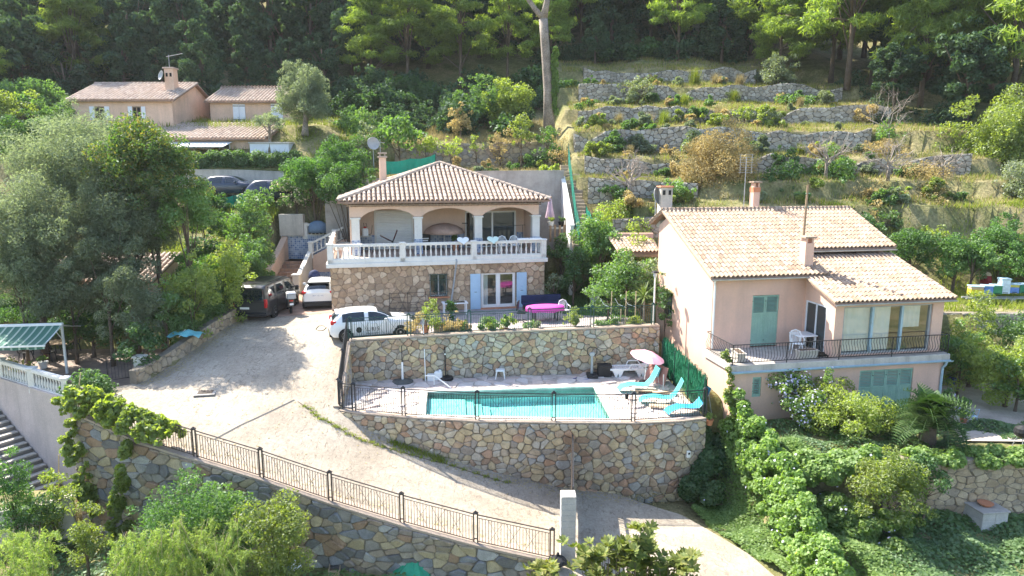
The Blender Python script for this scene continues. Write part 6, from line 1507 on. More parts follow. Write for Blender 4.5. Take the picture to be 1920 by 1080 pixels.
mound('creeper_mound','creeper lying along the top of the old garden wall','creeper',[(14.0,23.1,-.5),(17,23.1,-.45),(20,23.1,-.4),(24,23.4,-.35)],'vine',.55,.55,22000,.11,.85,(.15,.28),None,.5,8,dens=14)
mound('creeper_mound','dark creeper at the right foot of the pool wall','creeper',[(8.1,27.5,-1.4),(8.0,25.6,-2.6),(7.0,24.9,-3.0)],'ivy',.9,1.0,20000,.115,.85,(.25,.45),('lilac',12,.1),.5,9,dens=12)
mound('grape_vine','yellow green vine over the left end of the drive fence','vine',[(-16.4,24.2,1.2),(-15,23.8,1.0),(-13.3,23.2,.65),(-11.9,22.95,.35)],'yellow',.6,(1.1,.7),8000,.16,.85,(.1,.22),None,.8,10,dens=40)
mound('grape_vine','vine shoots hanging down the left end of the foreground wall','vine',[(-16.2,23.9,.6),(-15.8,23.75,-1.0),(-15.4,23.6,-3.0)],'yellow',.6,.3,3600,.15,.85,(.08,.2),None,.7,11,dens=15)
mound('grape_vine','narrow vine trail on the foreground wall','vine',[(-13.6,22.95,.1),(-13.9,22.9,-1.2),(-14.3,22.9,-2.6),(-13.8,22.7,-3.4)],'yellow',.5,.3,3000,.15,.85,(.08,.18),None,.7,12,dens=14)
# wall climbers near the right-hand house
mound('wall_climber','thin climber up the corner of the right-hand house','climber',[(8.9,26.6,-.4),(8.85,27.0,1.6),(8.75,27.3,2.4)],'yellow',.2,.15,1500,.1,.8,(.08,.16),None,.6,13,dens=10)
mound('lawn_edge_shrubs','mixed low plants along the back of the lawn','shrub',[(3.0,43.5,1.9),(6.6,42.0,1.9),(6.9,38.5,1.9)],'citrus',.7,1.2,14000,.13,.6,(.25,.45),None,.7,14,dens=9)
# ---- dry grass and ground cover
def blades(g, P, h, w, m, lean=.9, name='grass'):
    n = len(P); d = rdir(g,n); d[:,2]=0; d /= np.linalg.norm(d,axis=1,keepdims=True)+1e-9; hh = h*(.5+.9*g.random((n,1))); top = P+d*hh*lean*g.random((n,1)); top[:,2:3] += hh
    e = np.cross(d,np.array([0,0,1.0])); e = e*w
    return fastmesh(name, np.stack([P-e,P+e,top],1).reshape(-1,3), 3, m)
def scatter(g, n, poly, mask=None):
    xs=[p[0] for p in poly]; ys=[p[1] for p in poly]; X = g.uniform(min(xs),max(xs),n*2); Y = g.uniform(min(ys),max(ys),n*2); k = inpoly(X,Y,poly); X,Y = X[k][:n],Y[k][:n]
    return np.stack([X,Y,ground_z(X,Y)-.02],1)
g = np.random.default_rng(9)
for (lb,poly,n,h,mk) in [('dry straw coloured grass on the stone terraces',[(4.6,42.8),(32,42.8),(33,57),(27,75),(5,75)],54000,.26,'straw'),
    ('green grass tufts among the straw on the terraces',[(4.6,42.8),(32,42.8),(33,57),(27,75),(5,75)],38000,.32,'tuft'),
    ('dry grass on the slope behind the hipped roof',[(-12,47.5),(3.6,47.5),(3.6,62),(-12,60)],34000,.4,'straw'),
    ('grass under the trees of the left slope',[(-40,52.8),(-12,52.8),(-12,70),(-40,68)],30000,.4,'tuft'),
    ('weeds on the slope left of the drive',[(-24,36.5),(-14.6,40),(-14,50.5),(-26,51)],22000,.4,'tuft'),
    ('weeds around the beehives',[(19.8,33.5),(33,33.2),(34,43),(19,43)],20000,.35,'tuft'),
    ('short grass blades of the lawn',[(2.4,37.7),(7,36.1),(7,43.8),(1.4,44.5)],26000,.07,'tuft')]:
    P = scatter(g,n,poly)
    if 'lawn' in lb: P[:,2] = 1.9
    else:   # in patches
        q = np.sin(P[:,0]*1.7+np.sin(P[:,1]*1.3)*2)+np.sin(P[:,1]*2.1+P[:,0]*.6); P = P[q+g.normal(size=len(P))*.7 > (-.1 if mk=='straw' else .0)]
    o = ob('grass', blades(g,P,h,.018 if h<.1 else .022,LM['green'] if 'lawn' in lb else LM[mk])); tag(o, lb, kind='stuff')
def cover(lb, poly, n, leaf, kind, zoff=.12, fl=None):
    P = scatter(g,n,poly); P[:,2] += zoff*g.random(len(P)) + .1*(np.sin(P[:,0]*3)+np.sin(P[:,1]*3.4)+1.2); Nn = np.tile(np.array([0,-.3,.95]),(len(P),1))
    o = ob('ground_cover', fastmesh('ground_cover', leafco(g,P,Nn,leaf,.85,.45),4,LM[kind])); tag(o, lb, kind='stuff')
cover('leafy creeper carpeting the bank beside the lane',[(6.9,24.6),(8.4,21.6),(9.7,18.4),(10.4,14.5),(13,14.5),(12.5,20),(11.5,23),(9.5,27),(8,27)],46000,.11,'vine')
cover('shaded ground cover below the old garden wall',[(12,14.5),(26,14.5),(26,22.8),(12,22.8)],60000,.12,'green')
cover('sunlit grass patch in the bottom right corner',[(15.5,14.5),(22,14.5),(21,18.2),(16.5,17.2)],9000,.1,'yellow',.1)
cover('low weeds in the right-hand garden',[(9.6,23.4),(17,23.4),(17.2,28),(10,26.8)],9000,.1,'green',.05)
cover('patchy weeds on the right-hand drive',[(17.5,25.2),(22,24.8),(22,27.4),(18.2,27)],5000,.1,'green',.05)
cover('weeds in the foreground garden',[(-24,12),(1.5,12),(1.2,20.2),(-9,22),(-16,23.5),(-24,22)],30000,.12,'green',.1)
P = np.array([(x,y,float(zd(np.array([x]),np.array([y]))[0])) for x,y in JOINT[2:]]); P = np.repeat(P,60,0); P[:,:2] += g.normal(size=(len(P),2))*np.array([.09,.05]); o = ob('grass', blades(g,P,.09,.012,LM['tuft'])); tag(o,'grass growing from the crack in the drive',kind='stuff')
a,b = np.array(drv(735,830)),np.array(drv(835,866)); P = a+(b-a)*g.random((900,1))+g.normal(size=(900,2))*.1; P = np.c_[P,zd(P[:,0],P[:,1])]; o = ob('grass', blades(g,P,.14,.012,LM['tuft'])); tag(o,'longer green strip of grass beside the pool wall shadow',kind='stuff')
pts_ = []
for a_,b_ in ((BORDER[0],BORDER[1]),(BORDER[1],BORDER[2]),(BORDER[2],BORDER[3])): 
    t_ = g.random((260,1)); q_ = np.array(a_[:2])+(np.array(b_[:2])-np.array(a_[:2]))*t_; q_[:,0] += np.abs(g.normal(size=260))*.5+.1; pts_.append(q_)
for a_,b_ in zip(DECK_FRONT[1:6],DECK_FRONT[2:7]): t_ = g.random((150,1)); q_ = np.array(a_)+(np.array(b_)-np.array(a_))*t_; q_[:,1] -= np.abs(g.normal(size=150))*.3+.12; pts_.append(q_)
for a_,b_ in zip(FRONT_WALL[1:-1],FRONT_WALL[2:]): t_ = g.random((90,1)); q_ = np.array(a_[:2])+(np.array(b_[:2])-np.array(a_[:2]))*t_; q_[:,1] += np.abs(g.normal(size=90))*.35+.15; pts_.append(q_)
q_ = np.c_[g.uniform(-14,-3,420),g.uniform(23.5,34,420)]; pts_.append(q_[inpoly(q_[:,0],q_[:,1],P_DRIVE)])
q_ = np.concatenate(pts_); P = np.c_[q_,zd(q_[:,0],q_[:,1])+.012]; o = ob('fallen_leaves', fastmesh('fallen_leaves',leafco(g,P,np.tile([0,0,1.0],(len(P),1)),.075,.6,.12),4,LM['dry'])); tag(o,'fallen leaves and litter along the edges of the drive',kind='stuff')
# ---- tufts on the terraces (broom, straw)
def tuft(px, pyb, Y, hpx, kind, label, wk=.5):
    q = py(px,pyb,Y); zb = gz(q.x,Y); h = hpx*Y/FPX; n = 420; P = np.zeros((n,3)); P[:,:2] = g.normal(size=(n,2))*h*.12; T = thing('grass_tuft', label, 'tuft', (q.x,Y,zb-.02), 0, 'tufts on the terraces'); ob('blades', blades(g,P,h*.8,.02,LM[kind],wk,'blades'), T)
for i,(x,y,Y,h,k) in enumerate([(1302,166,66,34,'tuft'),(1340,168,66,22,'straw'),(1386,172,66,24,'straw'),(1245,230,57,28,'tuft'),(1345,232,57.4,34,'straw'),(1282,205,60,24,'tuft'),(1376,190,62,26,'tuft'),(1215,235,56.6,26,'straw'),(1500,200,61,18,'straw'),(1160,232,57,24,'straw'),(1440,225,57,18,'tuft'),(1180,300,50.5,20,'straw'),(1500,285,50.5,22,'tuft'),(1570,290,50.5,20,'straw'),(1650,300,50.5,20,'straw')]):
    tuft(x,y,Y,h,k,('green broom tuft' if k=='tuft' else 'straw coloured tuft')+' on the terraces, '+['1st','2nd','3rd','4th','5th','6th','7th','8th','9th','10th','11th','12th','13th','14th','15th'][i]+' of the scattered tufts')
# ---- bare branch trees
def bare(name, label, px, pyb, Y, hpx, wpx, seed, m='twig', lean=0, n0=6, thick=.09):
    q = py(px,pyb,Y); zb = gz(q.x,Y); g = np.random.default_rng(seed); H = max(.5,hpx*Y/FPX); W_ = wpx*Y/FPX/2; T = thing(name,label,'tree',(q.x,Y,zb-.05)); dz = max(0,q.z-zb); mb = MB()
    mb.tube([(0,0,0),(lean*.3,0,(H+dz)*.25),(lean,.1,(H+dz)*.45)],[thick*1.3,thick,thick*.8],7); ob('trunk', mb, T, MT['trunk_grey'], smooth=True); mb = MB()
    def grow(p, d, l, r, lev):
        e = p+d*l; m_ = p.lerp(e,.5)+Vector(g.normal(size=3))*l*.12; mb.tube([p,m_,e],[r,r*.75,r*.5],4 if lev else 5)
        if lev < 3:
            for _ in range(3):
                nd = (d+Vector(g.normal(size=3))*.55); nd.z += .05; grow(p.lerp(e,.35+.6*g.random()), nd.normalized(), l*(.5+.25*g.random()), r*.5, lev+1)
    for i in range(n0):
        a = -1.2+2.4*(i+.5)/n0; grow(Vector((lean*(.5+.5*g.random()),.05,(H+dz)*(.25+.2*g.random()))), Vector((math.sin(a)*W_/H*1.3,(g.random()-.5)*.8,math.cos(a)*.75+.1)).normalized(), H*.5, thick*.5, 0)
    ob('branches', mb, T, MT[m]); return T
bare('bare_tree','leafless grey fig tree below the terraces beside the hill steps',1180,368,44.6,80,110,3,thick=.16)
bare('dead_tree','dead branching tree standing before the dark wood',1665,275,51,95,110,4,n0=5,thick=.07)
bare('bare_tree','tangle of bare branches left of the mast',1545,372,46.6,80,130,5,n0=8,thick=.1)
bare('bare_tree','bare branches spreading behind the right end of the roof',1660,385,46,75,170,6,n0=8,thick=.1)
bare('bare_tree','low bare branches left of the grey green tree at the right edge',1760,395,46.5,55,150,7,n0=7,thick=.08)
# ---- cycad
cq = pz(1737,838,-.5); CY = thing('cycad_palm','dark sago palm with arching fronds in the right-hand garden','palm',(cq.x,cq.y,-.52)); mb = MB(); P=[]; n=22
def frx(t): return (1.25*t, .55*math.sin(t*2.5)-.28*t*t*1.6)
for i in range(n):
    x,z = frx(i/(n-1)); P.append((x,0,z))
mb.tube(P,[.02*(1-.7*i/(n-1)) for i in range(n)],4)
for i in range(2,n):
    x,_,z = P[i]; l = .3*math.sin(math.pi*(i/(n-1))**.7)+.05
    for s in (-1,1): mb.add([(x-.022,s*.01,z),(x+.022,s*.01,z),(x+.09,s*l,z+.05),(x+.05,s*l*.9,z+.04)],[(0,1,2,3)])
FRM = mb.mesh('frond', leafmat('cycad_leaf',[(.03,.075,.02),(.055,.11,.028),(.10,.15,.045)],.3,.02)); rg_ = random.Random(4)
ob('trunk', MB().lathe([(.26,0),(.3,.3),(.26,.75),(.15,.85)],10), CY, MT['trunk'])
for i in range(72):
    el = rg_.uniform(-.45,1.15); s = rg_.uniform(1.0,1.35); ob('frond', FRM, CY, loc=(0,0,.78), rot=(rg_.uniform(-.2,.2),-el,i*2.39996), scale=(s,s,s))
def yucca(name,label,loc,h,n,l,m,seed,trunk=True):
    r = random.Random(seed); T = thing(name,label,'plant',loc); mb = MB(); L_ = []
    mb.add([(0,-.02,0),(0,.02,0),(l*.5,.028,l*.06),(l*.5,-.028,l*.06),(l,0,-l*.02)],[(0,3,2,1),(3,4,2)]); me = mb.mesh('leaf', m)
    if trunk: ob('trunk', MB().tube([(0,0,0),(.02,0,h*.5),(0,0,h)],[.07,.05,.05],7), T, MT['trunk_grey'])
    for i in range(n): ob('leaf', me, T, loc=(0,0,h), rot=(r.uniform(-.3,.3),-r.uniform(-.5,1.4),i*2.39996), scale=[r.uniform(.8,1.15)]*3)
    return T
YL = leafmat('yucca_leaf',[(.10,.17,.03),(.18,.25,.05),(.26,.32,.08)],.4,.06)
q = pz(1206,612,1.9); yucca('yucca','yucca on a bare stem at the right end of the terrace fence',(q.x,q.y,1.88),1.55,70,.85,YL,3)
q = pz(797,624,1.95); yucca('potted_yucca','spiky yucca in a terracotta pot at the terrace fence',(q.x,q.y+.2,2.1),.55,46,.6,YL,4)
# ---- magnolia-like shrub at the bottom edge: rosettes of big leaves
MGM = leafmat('glossy_big_leaf',[(.06,.10,.02),(.14,.18,.035),(.28,.26,.07)],.35,.02)
mb = MB()
for i in range(11):
    a = i*2.4; e = .25+.09*(i%6); c,s = math.cos(a),math.sin(a); l=.26; w=.055; z1 = l*math.sin(e)*.6; r1 = l*.55*math.cos(e*.6); r2 = l*math.cos(e); z2 = l*math.sin(e)
    mb.add([(0,0,0),(c*r1-s*w,s*r1+c*w,z1),(c*r2,s*r2,z2),(c*r1+s*w,s*r1-c*w,z1)],[(0,3,2,1)])
ROS = mb.mesh('leaf_rosette', MGM)
def rosette_bush(label, box, Y, n, seed):
    r = random.Random(seed); x0,y0,x1,y1 = box; c = py((x0+x1)/2,y1,Y); zb = gz(c.x,Y); T = thing('magnolia_shrub',label,'shrub',(c.x,Y,zb),0,'big leaved shrubs at the bottom edge'); mb = MB()
    for i in range(n):
        y = Y+r.uniform(-.7,.7); q = py(r.uniform(x0,x1),lerp(y1+60,y0,r.random()**.8),y); l = q-Vector((c.x,Y,zb)); ob('leaf_rosette', ROS, T, loc=l, rot=(r.uniform(-.5,.5),r.uniform(-.5,.5),r.uniform(0,6)), scale=[r.uniform(.7,1.2)]*3)
        if i%3==0: mb.tube([(l.x*.2,l.y*.2,.1),(l.x*.7,l.y*.7,l.z*.5),l],[.03,.02,.008],4)
    ob('stems', mb, T, MT['trunk'])
rosette_bush('big leaved shrub at the bottom edge beside the block pillar',(1055,1015,1225,1085),17.6,170,1)
rosette_bush('upright big leaved stem in the middle of the bottom edge',(1165,985,1222,1060),17.4,40,2)
rosette_bush('big leaved shrub at the bottom edge on the lane',(1232,1035,1305,1085),17.3,70,3)
rosette_bush('small big leaved shrub left of the rubbish bag',(985,1055,1040,1090),17.8,45,4)
# ---- feathery plants at the lower left
def feather(label, box, Y, n, seed):
    g = np.random.default_rng(seed); x0,y0,x1,y1 = box; c = py((x0+x1)/2,y1,Y); zb = gz(c.x,Y); T = thing('feathery_plant',label,'plant',(c.x,Y,zb),0,'feathery plants in the foreground'); A=[]; st = MB()
    for i in range(n):
        y = Y+g.uniform(-.8,.8); q = py(g.uniform(x0,x1),g.uniform(y0,y1),y); e = np.array(q)-np.array((c.x,Y,zb)); b0 = e+np.array((g.normal()*.25,g.normal()*.2,-g.uniform(.5,1.0)))
        m = 42; t = np.linspace(0,1,m)[:,None]; droop = np.array((g.normal()*.22,g.normal()*.2,-.12)); pts = b0*(1-t)+e*t+droop*(t**2)
        P = np.repeat(pts,3,0)+g.normal(size=(m*3,3))*.035; A.append(leafco(g,P,rdir(g,len(P)),.13,.16,.9,.35)); st.tube([b0,e],[.008,.004],3,False)
    ob('foliage', fastmesh('foliage',np.concatenate(A),4,LM['feather']), T); ob('stems', st, T, MT['bamboo'])
LM['feather'] = leafmat('feathery_leaf',[(.20,.30,.07),(.30,.40,.11),(.40,.48,.16)],.5,.02)
feather('feathery light green plants in the bottom left corner',(-20,985,105,1085),18.6,80,1); feather('feathery light green plants left of the bare soil patch, nearer the middle',(215,985,330,1085),18.4,80,2); feather('feathery light green plants below the rose bush',(320,965,455,1085),18.4,110,3)
# ------------------------------------------------------------------ text
def text_mesh(s, size, m, ext=.002):
    cu = bpy.data.curves.new('lettering','FONT'); cu.body = s; cu.size = size; cu.extrude = ext; cu.align_x = 'CENTER'; cu.align_y = 'CENTER'; cu.space_character = 1.15
    o = bpy.data.objects.new('lettering', cu); COL.objects.link(o); dg = bpy.context.evaluated_depsgraph_get(); me = bpy.data.meshes.new_from_object(o.evaluated_get(dg))
    bpy.data.objects.remove(o); me.materials.clear(); me.materials.append(m); return me
# ------------------------------------------------------------------ vehicles
def carpaint(name, col, rough=.25):
    m, nt, N, L, B_ = _nt(name); B_.inputs['Base Color'].default_value = (*col,1); B_.inputs['Roughness'].default_value = rough; B_.inputs['Coat Weight'].default_value = .5; B_.inputs['Coat Roughness'].default_value = .08; return m
def smooth1(a, k=2):
    for _ in range(k): a = np.convolve(np.r_[a[0],a,a[-1]],[.25,.5,.25],'valid')
    return a
def car(name, label, loc, rz, X, ZT, ZB, WB, WT, belt, wheels, wr, paint, glass, extra, tyrew=.2, n=64, skirt=None):
    T = thing(name, label, 'car' if 'van' not in name else 'van', loc, rz); xs = np.linspace(X[0],X[-1],n); zt = smooth1(np.interp(xs,X,ZT)); zb = smooth1(np.interp(xs,X,ZB)); wb = smooth1(np.interp(xs,X,WB)); wt = smooth1(np.interp(xs,X,WT)); x0 = X[0]
    def ring(i):
        bz = min(belt, zt[i]-.04); h = bz-zb[i]
        c = [(0,zb[i]),(wb[i]*.9,zb[i]),(wb[i]*.98,zb[i]+.06),(wb[i],zb[i]+h*.45),(wb[i]*.985,zb[i]+h*.8),(wb[i]*.95,bz),(lerp(wb[i]*.95,wt[i],.5),lerp(bz,zt[i],.52)),(wt[i],max(bz+.01,zt[i]-.07)),(wt[i]*.82,zt[i]-.015),(wt[i]*.4,zt[i]),(0,zt[i]+.012)]
        return c
    R = [ring(i) for i in range(n)]; m = len(R[0])
    P = [[(xs[i],-y,z) for y,z in R[i]] + [(xs[i],y,z) for y,z in R[i][-2::-1]] for i in range(n)]
    mb = MB().grid(P); k = len(P[0]); mb.add(P[0],[tuple(range(k))]); mb.add(P[-1],[tuple(range(k-1,-1,-1))]); body = ob('body', mb, T, paint, smooth=True)
    def patch(nm, xa, xb, va, vb, mm, off=.007, side=(-1,1), par=None, close=False):
        ii = [i for i in range(n) if xa <= xs[i] <= xb]; 
        for s in side:
            G = []
            for i in ii:
                c = R[i]; row = []
                for v in np.linspace(va,vb,5):
                    a = int(min(v,m-1.001)); t = v-a; y,z = lerp(c[a][0],c[a+1][0],t), lerp(c[a][1],c[a+1][1],t); dy,dz = c[a+1][0]-c[a][0], c[a+1][1]-c[a][1]; l = math.hypot(dy,dz)+1e-6; row.append((xs[i], s*(y+dz/l*off), z-dy/l*off if dz<0 or True else z))
                G.append(row[::-1] if s<0 else row)
            if len(G) > 1: ob(nm, MB().grid(G), par or T, mm, smooth=True)
    for args in glass: patch(*args)
    tyre = MB().lathe([(wr*.62,-tyrew/2),(wr*.95,-tyrew/2),(wr,-tyrew*.38),(wr,tyrew*.38),(wr*.95,tyrew/2),(wr*.62,tyrew/2)],24).mesh('tyre',MT['tyre'],True)
    rm = MB().lathe([(wr*.64,-.03),(wr*.64,.03),(wr*.58,.03),(wr*.56,-.02)],24); rm.lathe([(.06,.0),(.06,.03),(.02,.035)],10)
    for i in range(5):
        a = i*2*math.pi/5; rm.obox(Matrix.Rotation(a,4,'Z'),.03,wr*.6,-.035,.035,-.005,.02)
    rm = rm.mesh('rim',MT['rim']); arch = MB().lathe([(wr*1.13,-.004),(wr*1.13,.004),(.02,.004)],24).mesh('wheel_arch',MT['tyre'])
    for xw in wheels:
        wy = float(np.interp(xw,xs,wb))
        for s in (-1,1):
            W_ = ob('wheel', MB().lathe([(.1,-.05),(.1,.05)],8), T, MT['tyre'], loc=(xw,s*(wy-tyrew/2+.03),wr), rot=(-s*math.pi/2,0,0)); ob('tyre', tyre, W_); ob('rim', rm, W_, loc=(0,0,tyrew/2-.03))
            ob('wheel_arch', arch, T, loc=(xw,s*(wy-.001),wr+.01), rot=(-s*math.pi/2,0,0))
    extra(T, patch, xs, R); return T
WHITE = carpaint('white_car_paint',(.78,.78,.78)); BLK = carpaint('charcoal_van_paint',(.035,.036,.038),.32); DKB = carpaint('dark_blue_car_paint',(.02,.03,.06)); CG = glassmat('car_glass',(.012,.018,.024),.04); TRIM = MT['black']; BLUE = mat('blue_ink',(.03,.06,.25),.5,n1=None,n2=None)
def plate(T, x, z, y=0, txt=None, w=.52):
    p_ = ob('number_plate', MB().bbox(-.012,.012,-w/2,w/2,-.055,.055,.004), T, MT['whitepaint'], loc=(x,y,z))
    if txt: ob('plate_lettering', text_mesh(txt,.1,BLUE,.001), p_, loc=(-.0145,0,0), rot=(math.pi/2,0,-math.pi/2))
def hatch_extra(T, patch, xs, R):
    for s in (-1,1):
        ob('tail_light', MB().bbox(.03,.32,s*.66-.13,s*.66+.13,.86,1.02,.04), T, MT['redlight']); ob('headlight', MB().bbox(3.72,3.98,s*.6-.14,s*.6+.14,.66,.78,.04), T, MT['clearlight']); ob('mirror', MB().bbox(2.52,2.68,s*.98-.1,s*.98+.08,.93,1.07,.04), T, WHITE)
        mb = MB()
        for z in (.82,): mb.box(1.05,1.2,s*.885-.012,s*.885+.012,z,z+.03).box(2.0,2.15,s*.885-.012,s*.885+.012,z,z+.03)
        ob('door_handle', mb, T, WHITE); mb = MB()
        for x in (.98,1.72,2.62): mb.box(x-.006,x+.006,s*.892-.004,s*.892+.004,.36,.9)
        ob('door_seam', mb, T, TRIM)
        ob('sill', MB().box(.95,2.95,s*.86-.03,s*.86+.03,.2,.27), T, TRIM)
        lt = ob('door_lettering', text_mesh('IURIS',.26,TRIM), T, loc=(1.95,s*.897,.56), rot=(math.pi/2,0,0 if s<0 else math.pi)); ob('emblem', MB().lathe([(.12,-.002),(.14,-.002),(.14,.002),(.12,.002)],16), lt, TRIM, loc=(-.62,0,0) if s<0 else (.62,0,0)); ob('small_print_line', MB().box(-.3,.3,-.205,-.19,-.001,.001), lt, TRIM)
    plate(T,.02,.62); ob('rear_bumper', MB().bbox(-.03,.2,-.72,.72,.26,.42,.05), T, TRIM); ob('aerial', MB().tube([(.75,0,1.44),(.6,0,1.58)],.006,4), T, TRIM); ob('roof_spoiler', MB().bbox(.3,.5,-.55,.55,1.3,1.36,.02), T, WHITE)
a = drv(640,641); b = drv(748,629); az = math.atan2(b[1]-a[1], b[0]-a[0]); c_ = Vector((a[0]-.72*math.cos(az), a[1]+.75-.72*math.sin(az), 1.70))
HX = dict(X=[0,.06,.2,.5,1.0,1.6,2.1,2.5,2.8,3.05,3.4,3.75,3.95,4.05], ZT=[.72,.95,1.15,1.38,1.45,1.46,1.43,1.30,1.14,1.02,.97,.88,.76,.6], ZB=[.34,.27,.22,.2,.19,.19,.19,.19,.19,.19,.2,.22,.26,.34], WB=[.66,.78,.84,.87,.885,.89,.89,.89,.885,.88,.865,.82,.72,.55], WT=[.55,.6,.62,.61,.6,.59,.58,.57,.6,.68,.7,.66,.58,.45])
car('hatchback_car','white hatchback with door lettering parked behind the terrace fence', c_, az, **HX, belt=.92, wheels=(.72,3.28), wr=.31, paint=WHITE, glass=[('side_window',.55,1.66,5.12,6.9,CG),('side_window',1.75,2.72,5.12,6.9,CG),('windscreen',2.24,2.96,7.25,10,CG),('rear_window',.1,.42,7.2,10,CG)], extra=hatch_extra)
def van_extra(T, patch, xs, R):
    for s in (-1,1):
        ob('tail_light', MB().bbox(-.02,.14,s*.87-.07,s*.87+.07,.75,1.2,.02), T, MT['redlight']); ob('mirror', MB().bbox(3.75,3.95,s*1.08-.1,s*1.08+.08,1.05,1.3,.04), T, TRIM); ob('door_seam', MB().box(1.3,1.32,s*.975-.005,s*.975+.005,.35,1.75).box(2.5,2.52,s*.975-.005,s*.975+.005,.35,1.75), T, TRIM); ob('headlight', MB().bbox(4.7,4.92,s*.7-.14,s*.7+.14,.75,.95,.04), T, MT['clearlight'])
    ob('rear_window', MB().bbox(-.012,.02,-.78,.78,1.15,1.72,.02), T, CG); ob('tailgate_trim', MB().bbox(-.03,.0,-.86,.86,1.05,1.08,.005), T, TRIM); plate(T,-.03,.72,.25,None,.5); ob('rear_bumper', MB().bbox(-.09,.15,-.9,.9,.3,.5,.05), T, TRIM); ob('roof_rail', MB().tube([(.4,-.8,1.99),(3.2,-.8,1.99)],.018,5), T, TRIM); ob('roof_rail', MB().tube([(.4,.8,1.99),(3.2,.8,1.99)],.018,5), T, TRIM)
    mb = MB()
    for i in range(6): mb.box(.5+i*.4,.52+i*.4,-.7,.7,1.955,1.966)
    ob('roof_ribs', mb, T, BLK)
q = drv(468,604); car('delivery_van','charcoal van parked in front of the tall hedge, seen from behind',(q[0],q[1]+.1,float(zd(np.array([q[0]]),np.array([q[1]]))[0])),math.radians(86),
  X=[0,.05,.3,1.2,2.4,3.3,3.7,4.1,4.4,4.7,4.9,4.98],ZT=[1.75,1.88,1.93,1.95,1.95,1.93,1.8,1.42,1.18,1.05,.85,.6],ZB=[.36,.3,.26,.24,.24,.24,.24,.24,.25,.28,.34,.42],WB=[.92,.95,.97,.975,.975,.975,.975,.96,.93,.87,.76,.55],WT=[.82,.84,.85,.85,.85,.84,.8,.78,.78,.74,.65,.45],belt=1.12,wheels=(.95,3.95),wr=.34,paint=BLK,glass=[('side_window',.35,1.25,5.15,6.8,CG),('side_window',1.4,2.45,5.15,6.8,CG),('side_window',2.6,3.6,5.15,6.8,CG),('windscreen',3.55,4.3,7.25,10,CG)],extra=van_extra)
def suv_extra(T, patch, xs, R):
    for s in (-1,1):
        ob('tail_light', MB().bbox(.0,.42,s*.76-.13,s*.76+.13,.93,1.06,.04), T, MT['redlight']); ob('mirror', MB().bbox(2.7,2.86,s*1.0-.1,s*1.0+.08,1.0,1.14,.04), T, WHITE)
    plate(T,.0,.82,0,'BW-151-VG'); ob('rear_bumper', MB().bbox(-.05,.3,-.86,.86,.24,.52,.07), T, TRIM); ob('rear_spoiler', MB().bbox(.34,.6,-.62,.62,1.44,1.5,.02), T, TRIM); ob('wiper', MB().box(.1,.2,-.3,.25,1.08,1.1), T, TRIM)
q = drv(600,582); car('crossover_car','white crossover parked behind the corner of the stone house',(q[0]-.15,q[1]+.3,2.0),math.radians(101),
  X=[0,.06,.25,.6,1.1,1.8,2.3,2.7,3.1,3.4,3.8,4.2,4.36],ZT=[.9,1.08,1.3,1.48,1.55,1.56,1.53,1.38,1.14,1.08,1.02,.85,.6],ZB=[.4,.3,.26,.24,.22,.22,.22,.22,.22,.22,.24,.3,.4],WB=[.72,.82,.87,.89,.9,.9,.9,.9,.9,.89,.86,.75,.5],WT=[.6,.64,.63,.62,.61,.6,.59,.58,.64,.7,.7,.6,.4],belt=1.0,wheels=(.8,3.45),wr=.34,paint=WHITE,glass=[('side_window',.6,1.7,5.15,6.9,CG),('side_window',1.8,2.9,5.15,6.9,CG),('windscreen',2.45,3.1,7.25,10,CG),('rear_window',.08,.5,7.2,10,CG)],extra=suv_extra)
def dk_extra(T, patch, xs, R):
    for s in (-1,1): ob('mirror', MB().bbox(2.52,2.68,s*.98-.1,s*.98+.08,.93,1.07,.04), T, DKB)
for i,(x,y,lb) in enumerate(((388,366,'dark blue car half hidden behind the hedge below the concrete wall'),(470,376,'dark grey car behind the conical light green bush'))):
    q = py(x,y,50.2-i*.8); car('parked_car',lb,(q.x,q.y,gz(q.x,q.y)),math.radians(-4),**HX,belt=.92,wheels=(.72,3.28),wr=.31,paint=DKB,glass=[('side_window',.55,1.66,5.12,6.9,CG),('side_window',1.75,2.72,5.12,6.9,CG),('windscreen',2.24,2.96,7.25,10,CG),('rear_window',.1,.42,7.2,10,CG)],extra=dk_extra,n=40)
# scooter
q = drv(546,588); T = thing('motor_scooter','black motor scooter with top box between the van and the crossover','scooter',(q[0],q[1],float(zd(np.array([q[0]]),np.array([q[1]]))[0])),math.radians(115))
wl_ = MB().lathe([(.13,-.06),(.24,-.055),(.26,0),(.24,.055),(.13,.06)],18).mesh('tyre',MT['tyre'],True); rm_ = MB().lathe([(.13,-.04),(.13,.04),(.03,.05)],12).mesh('rim',MT['rim'])
for x in (.05,1.35): w_ = ob('wheel', MB().lathe([(.03,-.08),(.03,.08)],6), T, MT['grey'], loc=(x,0,.26), rot=(math.pi/2,0,0)); ob('tyre', wl_, w_); ob('rim', rm_, w_)
ob('body', MB().prismY([(-.25,.45),(.15,.35),(.75,.28),(1.0,.35),(1.18,.95),(1.1,1.0),(.88,.45),(.65,.5),(.55,.78),(-.3,.85)],-.16,.16), T, BLK); ob('seat', MB().bbox(-.3,.58,-.15,.15,.78,.88,.05), T, MT['black']); ob('front_fork', MB().tube([(1.35,0,.26),(1.15,0,.95),(1.08,0,1.08)],.035,6), T, MT['grey']); ob('handlebar', MB().tube([(1.0,-.33,1.05),(1.08,-.15,1.08),(1.08,.15,1.08),(1.0,.33,1.05)],.016,6), T, MT['black'])
